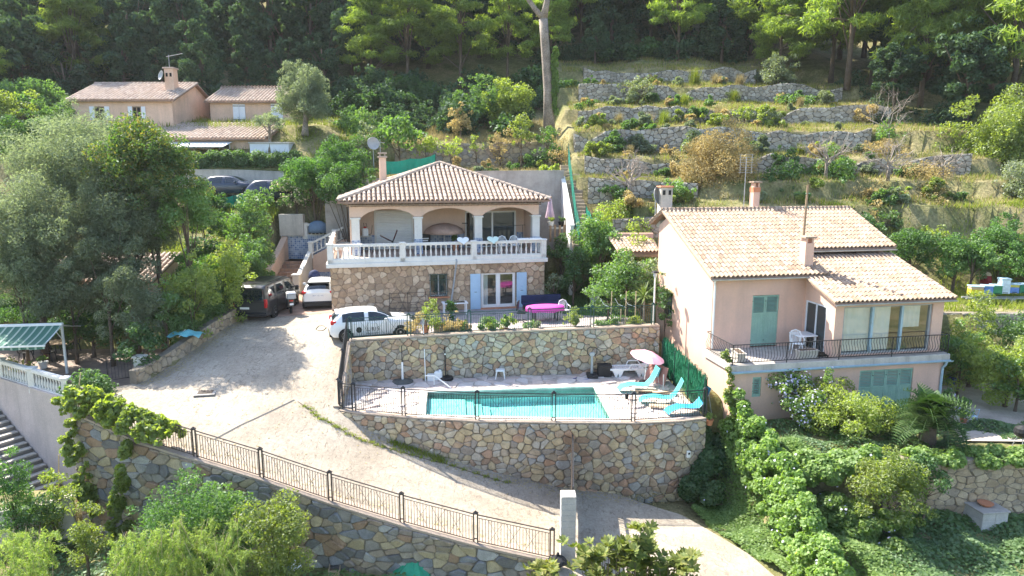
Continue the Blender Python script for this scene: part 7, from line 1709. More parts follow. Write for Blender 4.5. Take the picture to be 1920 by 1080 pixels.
ob('windshield', MB().grid([[(1.12,y,1.0) for y in (-.2,0,.2)],[(1.02,y,1.4) for y in (-.16,0,.16)]]), T, MT['pane']); tb = ob('top_box', MB().bbox(-.58,-.15,-.24,.24,.92,1.2,.07), T, MT['grey']); ob('lid', MB().bbox(-.6,-.13,-.25,.25,1.2,1.27,.06), tb, MT['whiteplastic']); plate(T,-.42,.6,0,None,.2); ob('tail_light', MB().bbox(-.36,-.3,-.1,.1,.74,.82,.02), T, MT['redlight']); ob('front_mudguard', MB().bbox(1.15,1.6,-.08,.08,.5,.56,.02), T, BLK)
for s in (-1,1): ob('mirror', MB().tube([(1.06,s*.25,1.08),(1.06,s*.3,1.28)],.008,4).bbox(1.04,1.07,s*.32-.07,s*.32+.07,1.26,1.36,.01), T, MT['black'])
# yellow and blue garden cart behind the crossover
q = py(590,528,42.2); T = thing('wheelbarrow','yellow wheelbarrow with dark blue bag beside the staircase','wheelbarrow',(q.x,q.y,2.1)); YE = mat('yellow_paint',(.75,.48,.02),.5,n1=None,n2=None); NAVY = mat('navy_cloth',(.02,.03,.09),.8)
ob('tray', MB().prismX([(-.45,.35),(.35,.35),(.55,.75),(-.65,.75)],-.3,.3), T, YE); ob('wheel', MB().lathe([(.1,-.05),(.2,-.04),(.2,.04),(.1,.05)],14), T, MT['tyre'], loc=(0,-.7,.2), rot=(0,math.pi/2,0)); ob('bag', MB().lathe([(.1,.0),(.34,.1),(.38,.4),(.28,.7),(.08,.8)],12,(0,0,.7)), T, NAVY, smooth=True)
for s in (-1,1): ob('handle', MB().tube([(s*.25,-.6,.25),(s*.28,.3,.4),(s*.3,1.0,.6)],.02,6), T, MT['iron'])
# hose on the drive
o = ob('garden_hose', MB().tube([tuple(Vector((*drv(x,y),0))+Vector((0,0,float(zd(np.array([drv(x,y)[0]]),np.array([drv(x,y)[1]]))[0])+.02))) for x,y in ((592,618),(597,612),(606,611),(612,615),(606,620),(598,621),(593,618))],.015,5), None, MT['iron']); tag(o,'thin hose loop lying on the sunlit drive','hose')

# ------------------------------------------------------------------ pool furniture
def dk(x,y): v = pz(x,y,0); return v
def on(name,label,cat,p,rz=0,group=None): return thing(name,label,cat,p,rz,group)
BMK = MT['black']
p = dk(755,716); T = on('parasol_base','dark round parasol base with white tube and no canopy','parasol base',p); ob('foot', MB().lathe([(.5,0),(.48,.05),(.2,.1),(.06,.13)],20), T, mat('grey_base',(.10,.105,.10),.7)); ob('tube', MB().lathe([(.05,.1),(.05,.95),(.035,.96)],10), T, MT['whiteplastic']); ob('mast', MB().tube([(0,0,.9),(0,0,1.75)],.022,8), T, BMK)
p = dk(836,711); T = on('parasol_base','black round parasol base with thin black mast','parasol base',p); ob('foot', MB().lathe([(.36,0),(.36,.09),(.3,.14),(.06,.16)],18), T, BMK); ob('mast', MB().tube([(0,0,.15),(-.03,0,1.6)],.03,8), T, BMK); ob('clamp', MB().lathe([(.04,0),(.04,.06)],8,(-.02,0,1.2)), T, MT['whiteplastic'])
p = dk(798,715); T = on('skimmer_pole','long white pole leaning against the pool back wall','pole',p); ob('shaft', MB().tube([(0,0,0),(-.1,.5,2.0),(-.16,.62,2.9)],.022,8), T, MT['whitepaint']); ob('grip', MB().tube([(-.1,.5,2.0),(-.105,.52,2.15)],.032,8), T, BMK)
p = dk(808,713); T = on('white_bucket','small square white bucket beside the wall','bucket',p); ob('tub', MB().prism([(-.15,-.13),(.15,-.13),(.15,.13),(-.15,.13)],0,.26), T, MT['whiteplastic']); ob('lid', MB().bbox(-.17,.17,-.15,.15,.262,.3,.02), T, MT['whiteplastic'])
p = dk(822,712); T = on('white_canister','taller white canister beside the bucket','canister',p); ob('body', MB().bbox(-.19,.19,-.14,.14,0,.42,.05), T, MT['whiteplastic']); ob('neck', MB().lathe([(.06,.42),(.06,.47),(.05,.49)],10,(.08,0,0)), T, MT['whiteplastic'])
p = dk(938,709); T = on('plastic_stool','white plastic stool against the pool back wall','stool',p); ob('seat', MB().bbox(-.22,.22,-.2,.2,.38,.43,.03), T, MT['whiteplastic'])
for sx in (-1,1):
    for sy in (-1,1): ob('leg', MB().add([(sx*.16-.03,sy*.14-.03,.38),(sx*.16+.03,sy*.14-.03,.38),(sx*.16+.03,sy*.14+.03,.38),(sx*.16-.03,sy*.14+.03,.38),(sx*.22-.02,sy*.2-.02,0),(sx*.22+.02,sy*.2-.02,0),(sx*.22+.02,sy*.2+.02,0),(sx*.22-.02,sy*.2+.02,0)],[(0,1,2,3),(7,6,5,4),(0,4,5,1),(1,5,6,2),(2,6,7,3),(3,7,4,0)]), T, MT['whiteplastic'])
p = dk(1110,706); T = on('exercise_stepper','grey exercise stepper with handlebar loop by the wall','exercise machine',p); ob('base', MB().bbox(-.25,.25,-.4,.3,.02,.14,.03), T, BMK); ob('column', MB().tube([(0,.1,.1),(0,.15,1.0)],[.07,.05],10), T, MT['grey']); ob('console', MB().bbox(-.13,.13,.1,.2,.98,1.15,.03), T, MT['grey']); ob('handlebar', MB().tube([(-.1,.12,1.0),(-.22,.1,1.1),(-.22,.1,1.35),(-.12,.1,1.42),(.12,.1,1.42),(.22,.1,1.35),(.22,.1,1.1),(.1,.12,1.0)],.022,7), T, BMK)
for s in (-1,1): ob('pedal', MB().bbox(s*.16-.08,s*.16+.08,-.38,-.02,.14,.2,.02), T, BMK)
p = dk(1133,704); T = on('storage_box','black storage box beside the white lounger','box',p); ob('body', MB().bbox(-.32,.32,-.25,.25,0,.5,.02), T, BMK); ob('lid', MB().bbox(-.34,.34,-.27,.27,.502,.55,.02), T, BMK)
# white slatted lounger
p = dk(1180,703); T = on('white_lounger','white plastic slatted lounger under the pink parasol','lounger',p,math.radians(3)); WP = MT['whiteplastic']
for i in range(13): ob('slat', MB().bbox(-.95+i*.105,-.95+i*.105+.085,-.3,.3,.36,.385,.008), T, WP)
for s in (-1,1):
    ob('side_rail', MB().bbox(-1.0,.95,s*.33-.035,s*.33+.035,.33,.42,.02), T, WP); ob('armrest', MB().tube([(-.1,s*.33,.4),(0,s*.34,.62),(.45,s*.34,.62),(.6,s*.33,.42)],.03,7), T, WP)
    for x in (-.62,.5): ob('leg', MB().prismY([(x-.28,.34),(x+.28,.34),(x+.12,.0),(x+.05,.0),(x+.0,.2),(x-.05,0),(x-.12,0)],s*.33-.03,s*.33+.03), T, WP)
ob('backrest', MB().obox(Matrix.Translation((.42,0,.38)) @ Matrix.Rotation(-.28,4,'Y'),0,.75,-.3,.3,0,.03), T, WP)
# pink parasol
p = dk(1208,716); T = on('pink_parasol','tilted pink and white parasol over the lounger','parasol',p); mb = MB(); ob('pole', MB().tube([(0,0,0),(.12,.1,1.2)],.02,8), T, MT['whitepaint']); ob('foot', MB().lathe([(.25,0),(.22,.06),(.05,.12)],14), T, BMK)
ax = Matrix.Translation((.12,.1,1.15)) @ Matrix.Scale(.8,4) @ Matrix.Rotation(.22,4,'Y') @ Matrix.Rotation(.12,4,'X')
for k in range(8):
    a0,a1 = k*math.pi/4+.2,(k+1)*math.pi/4+.2; G=[]
    for j in range(6):
        r = 1.0*j/5; z = .36*math.cos(r*1.45)-.36*math.cos(0)*0; G.append([ax @ Vector((r*math.cos(lerp(a0,a1,t)),r*math.sin(lerp(a0,a1,t)),z-.04*math.sin(t*math.pi)*r)) for t in (0,.25,.5,.75,1)])
    ob('canopy_panel', MB().grid(G), T, MT['pink'] if k in (0,7) else MT['pinkpale'], smooth=True)
    ob('rib', MB().tube([ax @ Vector((0,0,.34)), ax @ Vector((.55*math.cos(a0),.55*math.sin(a0),.24)), ax @ Vector((math.cos(a0),math.sin(a0),.03))],.008,4), T, MT['whitepaint'])
# turquoise sling loungers
def sling(label, p, rz, m, grp):
    T = thing('sling_lounger',label,'lounger',p,rz,grp); prof = [(-1.0,.12),(-.85,.26),(-.45,.36),(0,.30),(.3,.30),(.5,.5),(.68,.85),(.78,1.1)]
    ob('sling', MB().grid([[(x,y,z) for y in (-.27,-.1,.1,.27)] for x,z in prof]).grid([[(x,y,z-.012) for y in (.27,.1,-.1,-.27)] for x,z in prof]), T, m, smooth=True)
    for s in (-1,1): ob('side_tube', MB().tube([(x,s*.28,z) for x,z in prof],.014,6), T, MT['grey'])
    for x,z in ((-.45,.36),(.3,.3)): ob('leg', MB().tube([(x,-.28,z),(x-.12,-.28,.01),(x-.12,.28,.01),(x,.28,z)],.013,6), T, MT['grey'])
    ob('prop', MB().tube([(.68,-.28,.85),(.85,-.28,.01),(.85,.28,.01),(.68,.28,.85)],.011,6), T, MT['grey']); return T
sling('turquoise sling lounger nearest the pink parasol',dk(1200,733),math.radians(6),MT['turq'],'turquoise sling loungers'); sling('turquoise sling lounger in the middle of the row',dk(1243,757),math.radians(-4),MT['turq'],'turquoise sling loungers'); sling('bluish sling lounger nearest the front fence',dk(1292,775),math.radians(12),MT['turqb'],'turquoise sling loungers')
for i,(x,y,lb) in enumerate(((1212,737,'low pale planks beside the first sling lounger'),(1245,741,'low pale planks behind the middle sling lounger'),(1240,767,'low pale planks before the middle sling lounger'))):  # low pale planks on two feet, set among the loungers
    T = thing('pale_planks',lb,'bench',dk(x,y),math.radians(-8),'low pale planks'); 
    for k in range(3): ob('plank', MB().bbox(-.5,.5,-.14+k*.1,-.05+k*.1,.12,.16,.008), T, MT['woodpale'])
    for s in (-.4,.4): ob('foot', MB().box(s-.04,s+.04,-.13,.13,0,.118), T, MT['woodpale'])
T = on('thin_pole','thin white pole standing near the green screen','pole',dk(1243,735)); ob('shaft', MB().tube([(0,0,0),(0,0,.8)],.02,6), T, MT['whitepaint']); ob('foot', MB().lathe([(.12,0),(.1,.04),(.02,.05)],10), T, MT['grey'])
p = dk(797,722); T = on('pool_handrail','white handrail at the pool steps','handrail',p); ob('rail', MB().tube([(0,0,.45),(.45,0,.45),(1.2,-.5,.05),(1.35,-.6,-.2)],.028,8), T, MT['whitepaint']); ob('stanchion', MB().tube([(.42,0,0),(.42,0,.45)],.025,8), T, MT['whitepaint'])
o = ob('pool_hose', MB().tube([tuple(dk(x,y)+Vector((0,0,.02))) for x,y in ((1075,711),(1085,708),(1098,709),(1092,713),(1080,714),(1100,712),(1112,708),(1122,706))],.018,6), None, BLUE); tag(o,'coil of blue pool hose on the deck','hose')
T = on('fence_lamp','small black lantern hanging on the pool fence','lantern',py(1175,748,25.85)); ob('body', MB().lathe([(.05,0),(.07,.1),(.09,.2),(.03,.24)],8), T, BMK); ob('glass', MB().lathe([(.055,.05),(.075,.17)],8), T, MT['clearlight'])
# slanted wall piece with towel behind the first lounger
p = pz(1226,716,0); T = on('leaning_board','reddish board leaning by the green screen','board',p,math.radians(-60)); ob('board', MB().add([(-.7,0,.0),(.7,0,0),(.6,.3,.75),(-.6,.3,.85),(-.7,.03,0),(.7,.03,0),(.6,.33,.75),(-.6,.33,.85)],[(0,1,2,3),(7,6,5,4),(0,4,5,1),(1,5,6,2),(2,6,7,3),(3,7,4,0)]), T, mat('faded_red_board',(.42,.22,.18),.9)); ob('towel', MB().obox(Matrix.Translation((-.1,-.02,.3)) @ Matrix.Rotation(-.35,4,'X'),0,.4,-.01,.0,0,.45), T, MT['turq'])

# ------------------------------------------------------------------ terrace in front of the stone house
def te(x,y,z=1.9): return pz(x,y,z)
TC = MT['terracotta']
def pot(label, p, r, h, m, plant=None, hgt=.5, n=500, leaf=.09, name='plant_pot', group=None):
    T = thing(name,label,'plant pot',p,0,group); ob('pot', MB().lathe([(r*.7,0),(r*.9,h*.7),(r,h*.85),(r*1.06,h*.87),(r*1.06,h),(r*.92,h),(r*.9,h*.9)],14), T, m, smooth=False); ob('soil', MB().lathe([(r*.9,h*.86),(.01,h*.88)],12), T, MT['soil'])
    if plant:
        g = np.random.default_rng(int(abs(p[0]*100))); lob = ell_lobes(g,(r*1.3,r*1.3,hgt*.5),h+hgt*.5,10,(.07,.15),-.9); P,Nn = lobe_pts(g,lob,n,.7); pl = ob('plant', fastmesh('plant',leafco(g,P,Nn,leaf,.5,.8),4,LM[plant]), T); pl['kind']='stuff'; mb=MB()
        for k in range(4): mb.tube([(0,0,h*.85),tuple(lob[k][:3])],[.015,.006],4)
        ob('stem', mb, T, MT['trunk'])
    return T
LINE = [(x,y+.5,z) for x,y,z in UPPER_WALL]
def tl(px, off=.5): q = on_line([(x,y+off,1.9) for x,y,z in UPPER_WALL],px); return Vector((q.x,q.y,1.89))
q = tl(797); 
pot('terracotta pot holding the spiky yucca',(pz(797,624,1.95).x,pz(797,624,1.95).y+.2,1.9),.2,.36,TC)
pot('terracotta bowl of rosy flowers on the terrace edge',tl(948),.26,.3,TC,'green',.7,900)
pot('clay pot with yellowish plant beside the bowl',tl(918),.2,.28,TC,'yellow',.45,500)
pot('small pale pot next to the yellowish plant',tl(902),.15,.22,MT['woodpale'],'green',.35,320)
pot('terracotta pot left of the fence post, with tall green plant',tl(868),.17,.26,TC,'green',.6,420)
pot('pot of pale daisies near the pink table',tl(1008),.16,.24,MT['terracotta'],'silver',.5,350)
pot('pot with a light green bush against the paving',tl(1078),.2,.28,TC,'yellow',.75,700)
pot('leafy potted plant under the thin stakes',tl(1150),.16,.24,TC,'green',.6,420)
pot('leafy potted plant right of the stakes',tl(1188),.16,.24,TC,'yellow',.6,420)
def trough(label, p, w, m, plant, n=700, rz=.1):
    T = thing('planter_trough',label,'planter',p,rz); ob('box', MB().prism([(-w/2,-.14),(w/2,-.14),(w/2,.14),(-w/2,.14)],0,.26).prism([(-w/2-.03,-.17),(w/2+.03,-.17),(w/2+.03,.17),(-w/2-.03,.17)],.262,.3), T, m); g = np.random.default_rng(int(w*50)); lob=[(x,g.normal()*.05,.4+.15*g.random(),.13,.16) for x in np.linspace(-w/2+.1,w/2-.1,9)]; P,Nn=lobe_pts(g,lob,n,.8); ob('plants', fastmesh('plants',leafco(g,P,Nn,.09,.5,.8),4,LM[plant]), T)
trough('long dark planter of drying plants behind the fence',tl(858,.55),1.35,BMK,'dry',900); trough('dark planter of green plants near the right end of the terrace',tl(1128,.5),.75,BMK,'green',500)
trough('long planter with yellowing plants behind the dark one',tl(845,1.15),1.6,MT['woodpale'],'dry',1500)
bush((758,585,800,632),32.0,'dry','dry climbing plant on the fence by the white car','climber','shrub',covk=1.6,trunk=.02,leafk=.9)
bush((790,545,825,615),33.2,'yellow','tall yellow green bamboo like plant by the house wall','bamboo_plant','plant',trunk=.02,leafk=.8)
bush((838,560,852,585),35.5,'citrus','small dark potted tree beside the drain pipe','shrub','shrub',trunk=.02)
bush((895,590,935,622),33.4,'green','low green plants in front of the french window','shrub','shrub',trunk=.02,leafk=.8)
for b,Y,k,lb in [((800,585,832,634),32.1,'yellow','yellow green plant beside the potted yucca'),((826,588,876,628),32.4,'dry','browning plants above the dark planter'),((905,598,940,630),32.4,'green','green plants in front of the fence below the french window'),((935,585,968,626),32.6,'yellow','tall flowering plant left of the magenta table'),((1056,574,1086,624),33.0,'yellow','tall pale plant right of the magenta table'),((1138,590,1166,622),33.2,'green','young green plants at the foot of the stakes'),((1174,592,1204,620),33.3,'yellow','light green plants by the yucca'),((985,600,1010,624),32.8,'green','small green plant under the office chair side of the fence')]:
    bush(b,Y,k,lb,'terrace_plant','plant',trunk=.015,leafk=.8,covk=.9,grounded=True)
# table with magenta cloth
p = te(1022,600); T = thing('garden_table','oval garden table under a magenta cloth','table',p,math.radians(10)); G=[]
for j,(k,z) in enumerate(((.01,.76),(.6,.765),(1,.76),(1.05,.7),(1.06,.52))): G.append([(k*1.0*math.cos(a),k*.55*math.sin(a),z+(.025*math.sin(a*6) if j==4 else 0)) for a in np.linspace(0,2*math.pi,33)])
ob('cloth', MB().grid(G), T, MT['magenta'], smooth=True)
for sx in (-.6,.6):
    for sy in (-.3,.3): ob('leg', MB().box(sx-.03,sx+.03,sy-.03,sy+.03,0,.74), T, BMK)
def mono_chair(label, p, rz, m, name='plastic_chair', group=None):
    T = thing(name,label,'chair',p,rz,group); ob('seat', MB().bbox(-.23,.23,-.22,.22,.42,.46,.03), T, m)
    for sx in (-1,1):
        for sy in (-1,1): ob('leg', MB().tube([(sx*.19,sy*.18,.43),(sx*.24,sy*.24,0)],[.03,.022],6), T, m)
        ob('armrest', MB().tube([(sx*.24,-.22,.44),(sx*.26,-.2,.66),(sx*.26,.15,.68),(sx*.23,.24,.75)],.024,6), T, m)
    ob('back_frame', MB().tube([(-.22,.22,.45),(-.24,.27,.7),(-.18,.31,.88),(0,.32,.95),(.18,.31,.88),(.24,.27,.7),(.22,.22,.45)],.026,7), T, m)
    for x in (-.13,-.065,0,.065,.13): ob('back_slat', MB().tube([(x*.8,.23,.46),(x,.28,.7),(x*1.15,.315,.91)],.016,5), T, m)
    return T
mono_chair('white plastic chair behind the magenta table',te(1058,596),math.radians(15),MT['whiteplastic'])
T = thing('office_chair','black office chair left of the magenta table','chair',te(978,603),math.radians(80)); ob('seat', MB().bbox(-.24,.24,-.23,.23,.46,.54,.04), T, BMK); ob('backrest', MB().obox(Matrix.Translation((0,.24,.6)) @ Matrix.Rotation(.15,4,'X'),-.22,.22,-.03,.03,0,.5), T, BMK); ob('column', MB().tube([(0,0,.1),(0,0,.46)],.03,8), T, MT['grey'])
for k in range(5): a=k*1.2566; ob('foot', MB().tube([(0,0,.12),(.28*math.cos(a),.28*math.sin(a),.06)],.022,5), T, BMK)
p = te(1015,582); T = thing('dark_bench','long dark bench along the foot of the stone wall','bench',p,math.radians(12)); ob('seat', MB().bbox(-1.1,1.2,-.25,.25,.38,.46,.02), T, NAVY); ob('back', MB().bbox(-1.1,1.2,.26,.34,.4,.85,.02), T, NAVY)
for x in (-1,1.1): ob('leg', MB().box(x-.04,x+.04,-.22,.22,0,.378), T, BMK)
p = te(853,588); T = thing('glass_table','low white framed table on the terrace by the wall','table',p,math.radians(12)); ob('top', MB().bbox(-.7,.7,-.35,.35,.6,.65,.015), T, MT['whiteplastic']); ob('glass', MB().box(-.55,.55,-.25,.25,.652,.658), T, MT['glass'])
for sx in (-.6,.6):
    for sy in (-.28,.28): ob('leg', MB().box(sx-.03,sx+.03,sy-.03,sy+.03,0,.6), T, MT['whiteplastic'])
T = thing('wall_trellis','rusty wire trellis leaning on the stone wall','trellis',mw(3.1,-.35,-.02),math.radians(12.5)); mb=MB()
for x in (0,1.0,2.0): mb.tube([(x,0,0),(x,.22,1.15)],.018,5)
for z in (.3,.6,.9,1.12): mb.tube([(0,.19*z,z),(2,.19*z,z)],.012,5)
ob('frame', mb, T, MT['iron_rust']); 
# stakes and wires, lamp post, pots by the lawn
for i,(x,y,h) in enumerate(((1145,612,2.0),(1172,610,2.0),(1190,609,2.0),(1163,612,1.1))):
    q = tl(x,.65); T = thing('plant_stake','thin bare plant stake above the terrace fence, %s from the left' % ['first','third','fourth','second'][i],'stake',q,0,'stakes on the terrace'); ob('cane', MB().tube([(0,0,0),(.01,.02,h)],.024,6), T, MT['bamboo']); ob('tie', MB().tube([(0,0,h*.6),(-.35,.2,h*.66),(-.5,.3,h*.8)],.012,4), T, MT['whitepaint'])
q = on_line([(x,y+.3,z) for x,y,z in UPPER_WALL],1225); T = thing('lamp_post','pale lamp post with flat hood at the right end of the terrace','lamp post',(q.x,q.y,1.89)); ob('post', MB().tube([(0,0,0),(0,0,2.75)],[.045,.038],8), T, MT['whitepaint']); lh = ob('lamp_head', MB().lathe([(.05,2.72),(.09,2.8),(.1,2.95)],10), T, MT['clearlight']); ob('hood', MB().lathe([(.2,2.95),(.17,3.0),(.03,3.06)],12), lh, MT['black'])
pot('white urn at the corner of the lawn',te(1114,572),.28,.5,MT['white'],'green',.5,400); trough('white trough planter at the edge of the lawn',te(1142,576),1.3,MT['white'],'green',800,.1)
pot('blue glazed pot beside the lawn',te(1110,553),.27,.5,mat('blue_glaze',(.08,.14,.32),.3),'green',.6,500); pot('grey blue pot in the shade at the back of the lawn',te(1062,500),.3,.5,mat('grey_glaze',(.16,.2,.26),.4),'ivy',.5,400)
bush((1022,505,1055,560),38.8,'silver','small bare stemmed tree beside the stone house corner','tree','tree',trunk=.05,covk=.5)
T = thing('folded_parasol','closed mauve parasol beside the house','parasol',py(1031,418,45.2)); MAU = mat('mauve_fabric',(.45,.33,.42),.8); ob('canopy', MB().lathe([(.32,.35),(.2,.9),(.1,1.5),(.02,1.75)],10), T, MAU); ob('pole', MB().tube([(0,0,-.4),(0,0,1.85)],.022,6), T, MT['whitepaint'])
T = thing('picket_fence','short weathered paling fence beside the house','fence',py(1030,436,44.2)); mb=MB(); b0 = py(1030,436,44.2)
for i in range(9): ob('pale', MB().bbox(i*.3,i*.3+.14,0,.03,-.6,.45+.05*(i%2),.01), T, MT['wood'])
ob('rail', MB().box(-.05,2.6,.03,.06,.25,.32), T, MT['white'])
for i,(x,c) in enumerate(((1033,'yellow'),(1052,'green'),(1066,'ivy'))):
    q = py(x,424,44.6); pot(['yellow flower pot on the paling fence','dark pot on the paling fence','black pot at the end of the paling fence'][i],(q.x,q.y,q.z),.2,.3,BMK if i else MT['whitepaint'],c,.3,300)
T = thing('satellite_dish','white satellite dish on a post behind the green net','satellite dish',py(700,300,48.5)); ob('dish', DISH, T, loc=(0,0,1.1), rot=(math.radians(80),0,.5), scale=(1.1,1.1,1.1)); ob('post', MB().tube([(0,.1,-.6),(0,.1,1.1)],.03,6), T, MT['grey'])
T = thing('satellite_dish','pale satellite dish beside the vented chimney','satellite dish',wmat(RH) @ Vector((-.05,6.7,8.3))); ob('dish', DISH, T, loc=(0,0,.6), rot=(math.radians(80),0,.9), scale=(1.2,1.2,1.2)); ob('bracket', MB().tube([(.05,.1,-.9),(.0,.1,.6)],.03,6), T, MT['grey'])

# ------------------------------------------------------------------ on the arcaded terrace
ZP = 3.07
def mt(name,label,cat,x,y,z=ZP,r=0,group=None): return thing(name,label,cat,mw(x,y,z),math.radians(12.5+r),0 or group)
T = mt('backpack_sprayer','white garden sprayer standing on a small cabinet','sprayer',1.95,3.4,ZP+.92); ob('tank', MB().bbox(-.18,.18,-.12,.12,0,.45,.08), T, MT['whiteplastic']); ob('cap', MB().lathe([(.09,.45),(.09,.52),(.05,.54)],10), T, MT['redlight']); ob('hose', MB().tube([(.15,0,.05),(.35,0,.1),(.4,0,.4),(.42,0,.6)],.015,5), T, BMK); ob('handle', MB().tube([(-.05,0,.52),(-.08,0,.75),(.08,0,.72),(.12,0,.5)],.014,5), T, BMK)
T = mt('small_cabinet','pale wire cabinet under the sprayer','cabinet',1.95,3.4); ob('top', MB().bbox(-.35,.35,-.25,.25,.86,.92,.01), T, MT['concrete_w']); ob('shelf', MB().bbox(-.33,.33,-.23,.23,.4,.44,.01), T, MT['concrete_w'])
for sx in (-.32,.32):
    for sy in (-.22,.22): ob('leg', MB().box(sx-.02,sx+.02,sy-.02,sy+.02,0,.86), T, MT['grey'])
T = mt('folded_chair','red and black folding lounger standing half folded','folding chair',3.35,3.0,ZP,0); RD=mat('dark_red_cloth',(.22,.02,.04),.8)
for s in (-.25,.25): ob('frame', MB().tube([(-.1,s,0),(.25,s,.75),(.45,s,1.25)],.02,6).tube([(-.55,s,.95),(-.2,s,.75),(.2,s,.55)],.02,6), T, BMK)
ob('seat', MB().grid([[(-.55,y,.97) for y in (-.25,.25)],[(-.2,y,.77) for y in (-.25,.25)],[(.1,y,.6) for y in (-.25,.25)]]), T, RD); ob('backrest', MB().grid([[(.22,y,.72) for y in (-.25,.25)],[(.45,y,1.27) for y in (-.25,.25)]]), T, RD)
T = mt('faded_parasol','faded brown parasol open at the back of the porch','parasol',6.6,3.2); ob('pole', MB().tube([(0,0,0),(0,0,1.5)],.02,6), T, MT['whitepaint']); ob('canopy', MB().lathe([(1.25,1.0),(1.1,1.25),(.75,1.45),(.35,1.56),(.02,1.6),(.02,1.58),(.35,1.54),(.75,1.43),(1.1,1.22)],16), T, mat('faded_brown_cloth',(.42,.28,.22),.9), smooth=True)
T = mt('stacked_boxes','dark crate with papers beside the pillar','crate',5.45,3.3); ob('body', MB().bbox(-.3,.3,-.25,.25,0,.95,.03), T, BMK); ob('paper', MB().box(-.2,.15,-.256,-.25,.55,.62).box(-.2,.2,-.256,-.25,.68,.74), T, MT['whitepaint'])
pot('leafy potted plant in the middle arch',mw(7.2,2.6,ZP),.22,.4,TC,'citrus',.9,1600,.13)
T = mt('garden_rake','dark rake leaning in the doorway','rake',7.95,3.85); ob('handle', MB().tube([(0,0,0),(.05,.1,1.5)],.016,5), T, MT['wood']); ob('head', MB().box(-.15,.2,.06,.1,1.48,1.53), T, MT['iron'])
def heart(name,label,x,m):
    T = mt(name,label,'table',x,-.02,3.94); P=[]
    for k in range(24):
        t = k/24*2*math.pi; P.append((.03*16*math.sin(t)**3*.9, .028*(13*math.cos(t)-5*math.cos(2*t)-2*math.cos(3*t)-math.cos(4*t))))
    P = [(x*.78,y*.78) for x,y in P[::-1]]; ob('top', MB().prism(P,0,.035), T, m, loc=(0,-.1,.0), rot=(math.radians(36),0,0)); ob('strut', MB().box(-.03,.03,-.05,.1,-.02,.02), T, MT['grey'])
heart('heart_table','white heart shaped table top tilted on the balustrade, left one',7.25,MT['whiteplastic']); heart('heart_table','pale green heart shaped table top on the balustrade, right one',8.95,mat('mint_plastic',(.60,.74,.66),.4,n1=None,n2=None))
mono_chair('white chair tops behind the right balustrade, left one',mw(9.75,1.0,ZP),math.radians(12),MT['whiteplastic'],group='porch chairs'); mono_chair('white chair tops behind the right balustrade, right one',mw(10.45,1.0,ZP),math.radians(12),MT['whiteplastic'],group='porch chairs')
T = mt('foam_mattress','thin white mattress lying on the right end of the balustrade','mattress',11.15,.05,3.88); ob('pad', MB().bbox(-.75,.7,-.22,.25,0,.1,.04), T, MT['whitepaint']); ob('strap', MB().box(-.1,-.06,-.225,.255,.1,.106), T, MT['grey'])
T = mt('clothes_rail','black drying rail at the right end of the porch','drying rail',11.0,3.2); ob('rail', MB().tube([(-.6,0,1.35),(.6,0,1.4)],.014,5), T, MT['iron']); 
for x in (-.5,.45): ob('leg', MB().tube([(x,0,0),(x,0,1.37)],.014,5), T, MT['iron'])
T = thing('blue_cover','blue tarpaulin thrown over the upper balustrade','tarpaulin',(-13.3,47.0,6.0)); ob('sheet', MB().lathe([(.62,-.55),(.6,-.2),(.5,.08),(.25,.24),(.02,.27)],12,(0,.15,0),1.1,.6), T, mat('slate_blue_tarp',(.13,.20,.30),.7), smooth=True)

# ------------------------------------------------------------------ balcony of the right-hand house
def rw(x,y,z): return wmat(RH) @ Vector((x,y,z))
mono_chair('white garden chair on the long balcony',rw(3.45,-1.15,2.435),math.radians(-10),MT['whiteplastic'])
T = thing('plastic_table','white plastic table on the long balcony','table',rw(4.0,-.75,2.435),math.radians(10.5)); ob('top', MB().bbox(-.45,.45,-.45,.4,.68,.73,.03), T, MT['whiteplastic'])
for sx in (-.38,.38):
    for sy in (-.38,.33): ob('leg', MB().tube([(sx*.95,sy*.95,.69),(sx,sy,0)],[.04,.028],6), T, MT['whiteplastic'])
def cplanter(label, x, y, rz):
    T = thing('concrete_planter',label,'planter',rw(x,y,2.435),math.radians(10.5+rz),'concrete planters on the balcony'); ob('box', MB().prism([(-.42,-.16),(.42,-.16),(.42,.16),(-.42,.16)],0,.34).prism([(-.46,-.2),(.46,-.2),(.46,.2),(-.46,.2)],.342,.38), T, MT['concrete_w']); ob('soil', MB().box(-.38,.38,-.13,.13,.38,.384), T, MT['soil'])
cplanter('concrete planter at the left end of the balcony',.4,-1.75,80); cplanter('concrete planter in front of the white chair',3.35,-2.05,0)
# cat lying on the balcony
T = thing('cat','dark cat lying on the balcony beside the planter','cat',rw(4.15,-1.95,2.435),math.radians(195))
me = bpy.data.meshes.new('body'); J = [(0,0,.12),(.16,0,.13),(.28,0,.13),(.37,0,.17),(.44,0,.2),(-.12,0,.11),(-.2,.1,.05),(-.14,.22,.03),(.02,.25,.03),(.28,.08,.07),(.36,.1,.025),(.28,-.08,.07),(.36,-.1,.025),(-.06,-.1,.06),(.06,-.14,.03)]
me.from_pydata(J,[(0,1),(1,2),(2,3),(3,4),(0,5),(5,6),(6,7),(7,8),(2,9),(9,10),(2,11),(11,12),(5,13),(13,14)],[]); o = ob('body', me, T, mat('black_brown_fur',[(.015,.013,.012),(.05,.035,.025)],.9,n1=(12,.5,1.6)))
md = o.modifiers.new('skin','SKIN'); 
for v,(r,) in zip(o.data.skin_vertices[0].data,[(.1,),(.095,),(.085,),(.055,),(.05,),(.09,),(.03,),(.024,),(.016,),(.035,),(.025,),(.035,),(.025,),(.05,),(.03,)]): v.radius=(r,r)
o.data.skin_vertices[0].data[0].use_root = True; o.modifiers.new('sub','SUBSURF').levels = 1; o.modifiers['sub'].render_levels = 1
